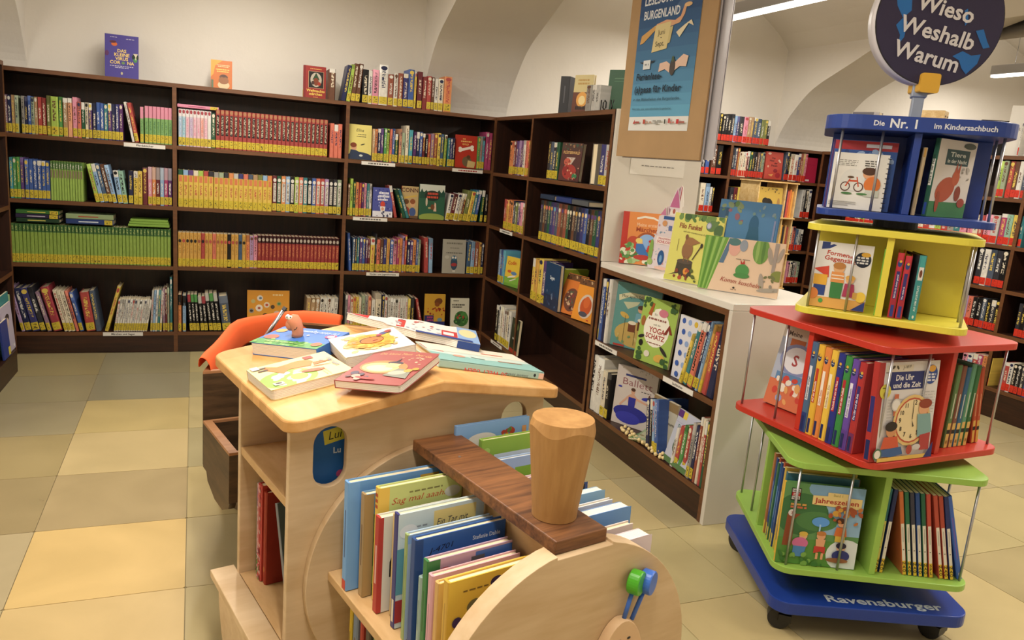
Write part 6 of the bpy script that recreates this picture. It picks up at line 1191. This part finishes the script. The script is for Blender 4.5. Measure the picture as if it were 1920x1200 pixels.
# in the trough, spines to the outer side, from the cab to the front disc
GS = 'picture books standing in the locomotive trough'
ST = [(.107, -.050, .225, .234, .022, '6c9cd0', 'large light blue book nearest the cab', [('R', .72, .8, .2, .16, 'd0a848'), ('R', .0, .0, .11, 1, '78a8dc')], '78a8dc', [('R', .38, .3, .26, .44, '3c5c90'), ('R', 0, .0, 1, .09, 'c85040')]),
 (.127, -.086, .20, .220, .020, '6c94b8', 'forest book with a tan spine behind the white cat book', [('R', 0, 0, .4, .8, '4c6c44'), ('E', .3, .55, .2, .14, '3c5838'), ('E', .2, .2, .2, .1, '809c54'), ('R', 0, 0, .10, 1, 'a88c60')], 'a88c60', [('R', .36, .3, .28, .4, '6c5438')]),
 (.143, -.116, .195, .242, .018, 'c0cc84', 'green book titled in red script in the trough', [T('Sag mal aaahh!', .5, .84, .055, 'b84c30', 'i', 0, 'c', .72), ('L', .55, .915, .4, .014, '7c7c4c'), ('R', 0, 0, .12, 1, 'e0bc58'), ('E', .88, .86, .1, .05, 'c8ccc8')], 'e0bc58', [('R', .1, .82, .8, .03, 'b04c30'), ('R', .1, .87, .8, .03, 'b04c30'), ('R', .1, .92, .8, .03, 'b04c30')]),
 (.128, -.152, .19, .200, .020, 'd4d4d0', 'white book with a red spine and a black cat in the trough', [('R', 0, 0, .05, 1, 'b03c38'), ('R', .13, .36, .12, .16, '1c1a1c'), ('P', '1c1a1c', .13, .52, .15, .57, .18, .52, .21, .57, .25, .52), ('E', .16, .47, .012, .014, 'e0e0d8'), ('E', .22, .47, .012, .014, 'e0e0d8'), ('R', .22, .08, .14, .13, 'b03c34'), ('R', .27, .12, .04, .06, 'e4dcd8'), ('R', .25, .14, .08, .02, 'e4dcd8'), ('E', .4, .3, .06, .06, 'd86c58')], 'b03c38', [('R', .3, .3, .4, .4, 'd8b0a8')]),
 (.150, -.180, .18, .212, .016, 'dcc490', 'beige board book between the cat book and the animal clinic book', [('R', 0, .9, 1, .08, 'e4d4a8')], 'd0b880', ()),
 (.136, -.214, .19, .232, .018, 'c4d4d8', 'pale blue book with a yellow title box in the trough', [('R', .40, .80, .5, .17, 'e0cc84'), T('Ein Tag mit...', .64, .84, .06, '2c2c3c', 'i', 0, 'c', .42), ('L', .24, .86, .22, .014, '8c949c'), ('E', .12, .84, .1, .06, 'dce0e4'), ('R', 0, .3, .3, .4, '5c98a8'), ('R', 0, .05, .3, .2, 'a03434')], '3c3c78', [('R', .2, .05, .6, .2, 'd8d0b8')]),
 (.136, -.256, .185, .210, .014, 'a8c0d8', 'light blue book with a sage spine in the trough', [('R', 0, .92, 1, .07, '8cb0d8')], '94a870', [('R', .36, .2, .28, .6, '74885c')]),
 (.136, -.284, .195, .214, .018, '3460a8', 'deep blue book with a handwritten shelf mark in the trough', [T('J-4701', .28, .86, .05, '181c28', 'i', 5, 'c', .26), T('Stefanie Dahle', .78, .88, .04, 'c8d4e4', 'b', 0, 'c', .32), ('E', .5, .6, .3, .15, '3c6cb4'), ('R', 0, 0, .08, 1, '2c4c84')], '2c4c84', ()),
 (.140, -.306, .15, .150, .012, 'b0c4bc', 'small mint book low beside the green spine in the trough', [], '9cb4ac', [('R', .36, .3, .28, .4, '6c8478')]),
 (.136, -.330, .18, .196, .018, 'b89cb4', 'mauve book with a green spine in the trough', [('R', .55, .8, .45, .18, '4068b4'), ('R', .5, .84, .16, .1, '5c5c64'), ('E', .2, .85, .08, .06, 'b84444'), ('R', 0, 0, .14, 1, '3c7c48')], '3c7c48', [('R', .36, .3, .28, .4, '2c5c38')]),
 (.132, -.356, .185, .182, .016, 'e0b4bc', 'pink book behind the yellow berry book in the trough', [], 'd8a8b4', [('R', .36, .3, .28, .4, 'b88494')]),
 (.130, -.382, .19, .182, .014, 'e4c070', 'apricot book directly behind the yellow berry book', [('E', .92, .93, .06, .04, 'a0443c')], 'd0a868', ())]
for (x, y, w, h, t, c, lb, it, sc, si) in ST:
    hero('picture_book', lb, w - max(0, x + w - .334), h, t, inT(x, y, .386, -90, -1.5, t), c, it, sc, si, group=GS)
hero('picture_book', 'yellow book of bedtime stories with berries behind the front disc', .195, .200, .018, inT(.130, -.412, .386, -90, -1.5, .018), 'dcb848', [
    T('Ich mag dich,', .62, .78, .07, '8c3c28', 'i', 6, 'c', .56), T('Erdbeere', .72, .68, .06, '8c3c28', 'i', 6, 'c', .36), T('Brombeere', .6, .56, .07, '8c3c28', 'i', 6, 'c', .4), ('L', .28, .88, .26, .014, '7c6430'), ('E', .50, .90, .07, .05, '34284c'), ('E', .16, .58, .08, .06, '34284c'), ('E', .26, .74, .07, .05, '6c6848', 30), ('E', .38, .72, .06, .045, '605c40', -30), ('E', .33, .62, .06, .05, '6c6848', 60), ('R', .30, .66, .012, .1, '5c4c28'), T('Allererste', .22, .48, .03, '5c4c28', 'r', 6), T('Vorlesegeschichten', .32, .44, .03, '5c4c28', 'r', 6, 'c', .42), ('E', .3, .3, .05, .05, 'b83c34'), ('E', .2, .22, .05, .05, 'b83c34'), ('E', .1, .62, .05, .05, '3c2c58'), ('R', .84, .92, .14, .05, 'a83c34')], 'd0a848', [('R', .36, .2, .28, .6, 'b89040')], group=GS)
SR_ = [(.392, .012, .205, .292, .012, '80a8d8', 'tall sky blue book with a cloud on the far side of the trough', [('E', .35, .86, .2, .06, 'e0dcd8'), ('E', .28, .83, .14, .05, 'e4e0dc'), ('E', .44, .83, .14, .05, 'e0dcd8'), ('E', .40, .81, .06, .035, 'b07840'), ('S', 16, .62, .82, .8, .92, .008, 'c87040 d8a040 5c8444 b04434'), ('R', .9, .86, .06, .07, 'c8905c'), ('P', 'c87c50', .6, .80, 1, .86, 1, .80)]),
 (.435, -.030, .175, .268, .016, '8cb048', 'green book with a white text box on the far side of the trough', [('R', .2, .66, .75, .2, 'c8d4e4'), T('Zum spielerischen Erlernen der Uhrzeit', .24, .80, .022, '3c4858', 'r', 0, 'l', .68), ('L', .55, .74, .56, .018, '5c6878'), ('E', .08, .90, .05, .03, 'a8c868'), ('R', .2, .45, .2, .2, '8ca8d8')]),
 (.42, -.075, .16, .235, .014, 'a0b8e0', 'lilac-blue book behind the chimney on the far side', [('R', .5, .5, .5, .4, '84b040')]),
 (.41, -.115, .18, .20, .014, 'd8b8c8', 'pale pink book behind the chimney on the far side', ()),
 (.400, -.205, .205, .212, .018, '34508c', 'dark blue board book beyond the chimney', [('R', .6, .84, .36, .14, '1c2030')]),
 (.396, -.258, .212, .215, .020, '8cb4d4', 'light blue board book beyond the plank', [('R', .3, .6, .6, .3, 'a8c8e0')]),
 (.398, -.292, .205, .205, .012, 'd8d8dc', 'white-edged book between two blue ones beyond the plank', ()),
 (.400, -.330, .215, .208, .026, '6c98d0', 'thick blue board book with white text beyond the plank', [T('Klappe und', .7, .66, .06, 'd8e4f0', 'r', 0, 'c', .4)]),
 (.395, -.378, .185, .195, .016, 'd4c4bc', 'pale thin board book near the front disc, far side', ()),
 (.392, -.428, .185, .200, .030, 'd8ccd4', 'thick white board book next to the front disc, far side', [('E', .9, .3, .01, .01, '403c40')])]
for (x, y, w, h, t, c, lb, it) in SR_:
    hero('board_book', lb, w, h, t, inT(x, y, .386, -90, -1.0, t), c, it, c, kind='board' if t > .017 else 'hard', group='books on the far side of the trough')
for k, (y, c, t) in enumerate(((-.03, 'd8b838', .012), (-.055, '7c8ca0', .022), (-.085, 'b04438', .014), (-.115, '5c5448', .02), (-.15, '8ca064', .018))):
    hero('picture_book', '%s book under the trough shelf' % ('yellow', 'grey-blue', 'red', 'brown', 'sage')[k], .18, .235, t, inT(.135, y, .1035, -90, 0), c, (), c, [('R', .3, .2, .4, .5, '6c6450')], group='books under the trough shelf')
# in the cab
hero('picture_book', 'blue booklet with a yellow sticker seen through the cab window', .19, .172, .010, inT(.045, .092, .5508, -90, -3), '2c64a8', [
    ('P', 'd8cc48', .36, .56, .34, .74, .62, .80, .64, .62), T('Lui', .48, .63, .11, '242824', 'i', 8), T('Lu', .46, .44, .08, 'd8e0e8', 'b', 0, 'l'), ('R', .0, .0, .14, 1, '34689c'), ('R', .06, .0, .03, 1, '243c60'), ('E', .55, .16, .05, .05, 'b84c7c'), ('E', .62, .17, .03, .05, 'd8d4e0')], kind='soft')
for k, (y, c, h) in enumerate(((.130, 'a82c34', .16), (.148, 'd0ccc4', .17), (.166, '9c3438', .15), (.186, '8ca03c', .155), (.208, '54485c', .165), (.228, '6c3c5c', .15), (.248, 'a84c54', .16))):
    hero('picture_book', '%s booklet on the upper cab shelf, %s from the front panel' % (('red', 'white', 'crimson', 'lime', 'plum', 'purple', 'rose')[k], ONES[k]), .17, h, .014, inT(.095, y, .5508, -90, 0), c, kind='soft', group='booklets on the upper cab shelf')
o = hero('picture_book', 'white booklet with a green foot on the lower cab shelf', .18, .24, .012, inT(.06, .372, .2158, -90, 0), 'c4ccd0', (), 'c0c8d0', [('R', 0, 0, 1, .2, '5c7c4c'), ('R', 0, .75, 1, .2, '4c649c')], kind='soft')
gz = [('R', .0, i / 14, 1, .035, ('c84c4c', 'd8b0a8')[i % 2]) for i in range(14)] + [('R', .3 * j, .3, .14, .7, 'd88c88') for j in range(3)] + [('S', 40, .05, .02, .95, .34, .004, 'c86880 6c8c4c d8a8b0 8c3c4c')]
hero('picture_book', 'book with a red gingham spine on the lower cab shelf', .2, .25, .026, inT(.055, .342, .2158, -90, 0), 'a8382c', (), 'c85450', gz)
hero('picture_book', 'red book beside the gingham one on the lower cab shelf', .19, .24, .018, inT(.06, .316, .2158, -90, 0), '8c2c20', (), '94301f', [('E', .5, .16, .3, .03, 'b87438')])
hero('picture_book', 'grey-green book slanting across the lower cab shelf', .2, .245, .018, inT(.07, .176, .2158, -90, -22, .018), '4c5c5c', [('R', .2, .5, .2, .16, '2c3450')], '747c84')

# ================================================================ hanging poster board
PB = Vector((1.93, -1.69, 0)); PD = Vector((.132, -.991, 0)); PN = Vector((.991, .132, 0))
ps = empty('hanging_poster_board', 'brown board with a blue summer-reading poster hanging above the low bookcase', 'poster', (1.93, -1.69, 0), math.atan2(PD.y, PD.x))
MB().box(-.014, .542, 0, .010, 1.34, 2.30).build('board', 'cardboard', ps, bevel=.002)
MB().box(.02, .548, .012, .016, 1.335, 2.30).build('rear_board', 'sleeve', ps)
MB().box(.06, .590, .026, .030, 1.345, 2.30).build('plastic_sheet', 'sleeve', ps)
MB().box(.10, .585, .038, .041, 1.36, 2.30).build('plastic_sheet', 'sleeve', ps)
for x in (.03, .50):
    MB().tube([(x, .005, 2.30), (x, .005, 2.45)], .0012, 6).build('hanging_wire', 'steel_dark', ps)
PW, PH = .393, .615
def fz(z): return (z - 1.453) / PH
sk = []
for i in range(12):
    a = i / 11; c = tuple(int(p + (q - p) * a) for p, q in zip((96, 158, 190), (34, 58, 104))); sk.append(('R', 0, .095 + .9 * i / 12, 1, .0765, '%02x%02x%02x' % c))
draw(MB(), [('R', 0, 0, 1, 1, 'd8d8d4')] + sk + [('E', .80, .84, .22, .04, '48628a', 25), ('E', .90, .92, .14, .03, '5c7698', 30),
    T('LESESOMMER', .40, fz(1.972), .062, 'd8dce0', 'b', 0, 'c', .66), T('BURGENLAND', .38, fz(1.914), .058, 'd8dce0', 'b', 0, 'c', .60),
    ('P', 'c89c5c', .06, .587, .08, .643, .30, .70, .34, .684, .12, .595), ('P', 'd0a07c', .30, .667, .32, .707, .48, .727, .62, .715, .70, .735, .74, .80, .78, .80, .76, .744, .70, .695, .5, .675), ('E', .80, .80, .06, .014, 'd8b080'), ('P', 'd0c08c', .28, .523, .31, .70, .56, .712, .53, .54), ('P', 'c0b07c', .53, .57, .55, .675, .60, .68, .57, .575), T('Juni', .42, .635, .036, '34302c', 'r', 2), T('-', .42, .607, .026, '34302c'), T('Sept.', .41, .56, .036, '34302c', 'r', 2),
    ('P', 'd8ccac', .66, .635, .72, .60, .84, .68, .92, .66, .88, .70, .78, .675, .70, .65), ('P', 'd8b8a4', .44, .39, .45, .445, .56, .455, .62, .435, .62, .38, .54, .405), ('P', 'd8b8a4', .70, .39, .70, .445, .82, .49, .90, .475, .88, .41, .78, .415), ('E', .665, .415, .045, .055, '4c4440'), ('E', .66, .465, .02, .02, '4c5c44'), ('R', .17, .415, .12, .06, 'd4d8d8'), ('L', .23, .44, .07, .012, '8c9498'), ('P', '30343c', .10, .465, .17, .45, .17, .465), ('P', '30343c', .30, .45, .38, .47, .30, .465),
    T('Ferienlese-', .07, fz(1.665), .046, '1c2c3c', 'b', 0, 'l', .44), T('(s)pass für Kinder', .06, fz(1.612), .046, '1c2c3c', 'b', 0, 'l', .78), T('in den Bibliotheken des Burgenlandes', .06, fz(1.578), .020, '24343f', 'r', 0, 'l', .78), T('Mehr Infos unter www.bibliotheken-burgenland.at', .06, fz(1.540), .013, '24343f', 'r', 0, 'l', .66),
    ('P', 'b03c34', .10, .045, .13, .075, .14, .045), ('L', .19, .05, .1, .012, 'a05048'), ('R', .28, .045, .04, .03, 'b04c3c'), ('L', .38, .05, .1, .012, 'b09080'), ('L', .53, .06, .16, .010, '9c9c98'), ('L', .52, .045, .1, .008, '9c9c98'), ('R', .645, .045, .02, .03, '3c3c34'), ('R', .71, .05, .03, .03, 'b8443c'), ('L', .77, .05, .08, .01, 'b87068'), ('R', .84, .045, .04, .03, 'b83434'), ('L', .93, .05, .08, .012, 'a06058')],
    PW, PH, lambda p, q, d: (.058 + p, -.001 - d, 1.453 + q), .0002).build('poster_print', 'matte_print', ps)

# child's drawing taped to the white end panel
dw = MB(); dw.col = C('dcd8cc'); o = dw.box(2.03, 2.325, -1.6378, -1.6370, 1.265, 1.47).build('drawing', 'matte_print')
tag(o, 'child drawing of a colourful caterpillar taped to the white end panel', 'drawing')
draw(MB(), [('R', 0, 0, 1, 1, 'dedacf'), ('E', .18, .66, .09, .11, 'b84c44'), ('E', .28, .58, .07, .09, 'd0b050'), ('E', .36, .56, .07, .09, '78a060'), ('E', .46, .58, .1, .10, '6c9c58'), ('E', .58, .60, .1, .11, '84a868'), ('E', .70, .62, .1, .11, '6c9454'), ('E', .80, .66, .08, .1, '8cb070'), ('L', .5, .2, .6, .02, '8c8880')], .295, .205, lambda p, q, d: (2.03 + p, -1.6380 - d, 1.265 + q), .0002).build('drawing_print', 'matte_print', o)

# ================================================================ shelf-edge labels
def edge_label(x0, x1, z, text, wall, lab, red=False):
    L = x1 - x0; e = bpy.data.objects.new('shelf_label', None); COL.objects.link(e)
    if wall == 'A': e.matrix_world = Matrix.Translation((x0, -.0016, z))
    else: e.matrix_world = Matrix.Translation((XB - .0016, -x0, z)) @ Matrix.Rotation(-PI / 2, 4, 'Z')
    tag(e, lab, 'label', 'white labels on the shelf edges'); MB().box(0, L, -.0016, -.0002, 0, .022).build('holder', 'clear_acrylic', e)
    it = [('R', .004, .05, .992, .9, 'e0dcd4')] + ([T(text, .5, .28, .5, '34302c', 'b', 0, 'c', min(.8, .035 * len(text)))] if text else [('L', .5, .3, .6, .4, 'a03c38' if red else '6a6660')])
    draw(MB(), it, L, .022, lambda p, q, d: (p, -.0017 - d, q)).build('printed_strip', 'print', e)
edge_label(-.248, -.037, 1.183, 'Pferdebücher', 'A', 'white shelf label under the pink and green series, left wall bay')
edge_label(-.375, -.166, .099, 'Märchen und Sagen', 'A', 'white shelf label on the bottom shelf of the left wall bay')
edge_label(1.069, 1.280, 1.183, '', 'A', 'white shelf label below the pale yellow face-out book')
edge_label(1.653, 1.861, 1.183, '', 'A', 'white shelf label with red print below the red bone book', True)
edge_label(1.030, 1.247, .838, '', 'A', 'white shelf label below the blue and white face-out book')
edge_label(1.129, 1.341, .489, 'Kinder- und Jugendromane', 'A', 'white shelf label on the third shelf of the third wall bay')
edge_label(.22, .446, .829, '', 'B', 'white shelf label on the second shelf of the narrow corner bay')
edge_label(.213, .423, .098, '', 'B', 'white shelf label on the bottom shelf of the narrow corner bay')
edge_label(1.662, 1.88, .450, '', 'B', 'white shelf label below the drum-kit book')
edge_label(2.275, 2.49, .452, 'Sachbücher', 'B', 'white shelf label below the dotted picture book')

# ================================================================ magazines on the side bookcase, picture edge
GD = 'magazines on the side bookcase'
hero('magazine', 'lilac-grey magazine at the very edge of the picture, nearest the aisle', .20, .245, .008, stand(-.745, -.525, .119, 0, -4), 'b4acc0', [('E', .5, .72, .2, .08, '3c3434'), ('E', .5, .62, .14, .1, 'c8b4a8'), ('R', .8, .05, .14, .06, 'd8d4d8')], kind='soft', group=GD)
hero('magazine', 'navy booklet with a yellow label at the very edge of the picture', .13, .185, .01, stand(-.737, -.60, .119, 0, -4), '2c3c80', [('R', .7, .02, .3, .22, 'd0c048')], kind='soft', group=GD)
hero('magazine', 'teal folder standing behind the lilac magazine', .22, .29, .01, stand(-.762, -.52, .119, 0, -3), '2c7c80', [('R', .1, .6, .8, .2, '3c9498')], kind='soft', group=GD)
hero('magazine', 'white booklet with green top beside the lilac magazine', .16, .26, .008, stand(-.775, -.385, .119, 0, -2), 'a0c08c', [('R', 0, 0, 1, .6, 'd8d8d4'), ('R', .3, .3, .2, .2, '34343c')], kind='soft', group=GD)

# ================================================================ far bookcases: face-out novels and things on top
hero('novel', 'red novel with dark title letters face out on the far bookcase', HP['haus'][1] - HP['haus'][0], .205, .028, stand(HP['haus'][0], .028, E_Z[0], -90, -4), 'b84c40', [
    T('Das', .45, .74, .075, '3c2024'), T('Haus', .36, .65, .075, '3c2024'), T('der', .60, .56, .075, '3c2024'), T('Frauen', .52, .47, .075, '3c2024'), ('E', .2, .93, .1, .04, 'd8b8a8'), ('E', .78, .70, .06, .04, 'd8b0a0'), ('E', .84, .65, .05, .03, 'e0c0a8'), ('E', .6, .32, .12, .07, '8c2c34'), ('E', .16, .46, .05, .04, 'd8a890'), ('P', 'd89c60', .2, .16, .5, .2, .4, .1), ('E', .75, .16, .14, .1, '9c3038')])
hero('novel', 'magenta novel face out at the end of the far bookcase', HP['magenta'][1] - HP['magenta'][0] + .02, .19, .028, stand(HP['magenta'][0] - .012, .03, E_Z[0], -88, -2), 'a82444', [('R', .2, .05, .3, .07, 'd8c8c8'), ('L', .5, .7, .6, .02, '8c1c3c')], spine='c86074')
# wooden display tower with board books
tw = empty('display_tower', 'slim pale wooden tower showing small board books, beyond the white counter', 'book display', (3.45, -.80, 0))
for z in (.30, .605, .835, 1.065, 1.29):
    MB().box(-.012, .30, -.012, .20, z - .008, z).build('shelf', 'pale_pine', tw, bevel=.001)
for x in (-.008, .205, .288):
    MB().box(x, x + .008, .0, .19, 0, 1.2815).build('upright', 'pale_pine', tw)
GTW = 'board books in the display tower'
TWB = [(1.0655, 'c8a850', 'yellow board book with a dark elephant in the tower top row', [('R', 0, 0, 1, .16, '4c5a34'), ('E', .42, .42, .2, .2, '2c2824'), ('E', .30, .52, .12, .12, '302c28'), ('R', .3, .14, .06, .2, '2c2824'), ('R', .5, .14, .06, .2, '2c2824'), ('E', .85, .45, .06, .2, 'a8804c'), ('S', 14, .05, .8, .95, .96, .006, '5c4c30 7c6c44'), ('E', .1, .1, .06, .03, 'd8d4cc'), ('E', .9, .1, .05, .03, 'd8d4cc')]),
       (.8355, '54a4b0', 'turquoise board book titled GHOST in the tower middle row', [('E', .4, .5, .34, .36, 'b4c88c'), T('GHOST', .34, .52, .17, '1c3c3c', 'b', 30, 'c', .42), ('E', .52, .34, .12, .05, '1c4444', 25), ('E', .62, .48, .03, .04, '1c4444'), ('P', '1c4444', .42, .28, .26, .2, .24, .23, .40, .34), ('P', '1c4444', .56, .30, .62, .14, .66, .15, .62, .34), ('E', .84, .7, .04, .05, '3c7c88')]),
       (.6055, 'd0a840', 'yellow board book with a round bird in the tower bottom row', [('L', .5, .82, .5, .06, '8c6428'), ('E', .5, .36, .16, .2, '6c5040'), ('E', .5, .3, .1, .12, 'd8ccb8'), ('E', .5, .56, .1, .08, '4c3c34'), ('E', .86, .6, .08, .1, 'b4884c')])]
for z, c, lb, it in TWB:
    hero('board_book', lb, .19, .185, .014, stand(3.452 + .004, -.785, z, -90, -3), c, it, kind='board', group=GTW)
for r, z in enumerate((1.0655, .8355, .6055)):
    for k in range(4):
        c = (('3c3048', 'c85c50', 'd87c44', 'e0a050'), ('e0a848', '2c2c34', 'c89c60', '9c4c44'), ('3c6c4c', 'd8d0c0', 'c86c54', 'd8c8b0'))[r][k]
        hero('board_book', '%s thin board book standing in the tower, %s row, %s from left' % (('dark', 'coral', 'orange', 'amber', 'golden', 'black', 'tan', 'brick', 'green', 'cream', 'salmon', 'ivory')[r * 4 + k], ('top', 'middle', 'bottom')[r], ONES[k]), .14, .18 - .01 * (k % 2), .014, stand(3.450 + .2255 + .0165 * k, -.79, z, 0, 0), c, group='thin board books in the tower')
# on top of the aisle bookcase
o = empty('wooden_box', 'pale wooden box standing on top of the aisle bookcase behind the sign post', 'box', (4.70, -.90, 1.5505), .5)
MB().box(-.055, .055, -.07, .07, 0, .285).build('body', 'pale_pine', o, bevel=.002)
for k, (x, z) in enumerate(((-.03, .25), (.035, .25), (-.03, .13), (.035, .13))): MB().lathe([(0, 0), (.006, 0), (.006, .003), (0, .003)], 8).build('knob', 'walnut_h', o).matrix_parent_inverse = Matrix.Translation((x, -.0705, z)) @ Matrix.Rotation(PI / 2, 4, 'X')
hero('novel', 'black novel with rust-red title letters on top of the aisle bookcase', .16, .22, .03, stand(4.68, -1.27, 1.55, -128, -3), '24201f', [T('Dünnitzen', .5, .62, .16, '7c3c28', 'b', 0, 'c', .86), ('L', .5, .84, .6, .04, '6c4438')])
hero('novel', 'tall white book with a serif letter on top of the aisle bookcase', .19, .29, .04, stand(4.62, -1.50, 1.55, -150, -3), 'd8d4cc', [T('R', .3, .5, .07, '54504c', 'r'), T('I', .5, .5, .07, '54504c', 'r')], spine='8c7860')
hero('novel', 'grey box-like book on top of the aisle bookcase near the far arch', .2, .30, .06, stand(4.72, -.16, 1.55, -160, -2), '7c7880', [('R', .8, .0, .2, 1, 'c8c4c8')])
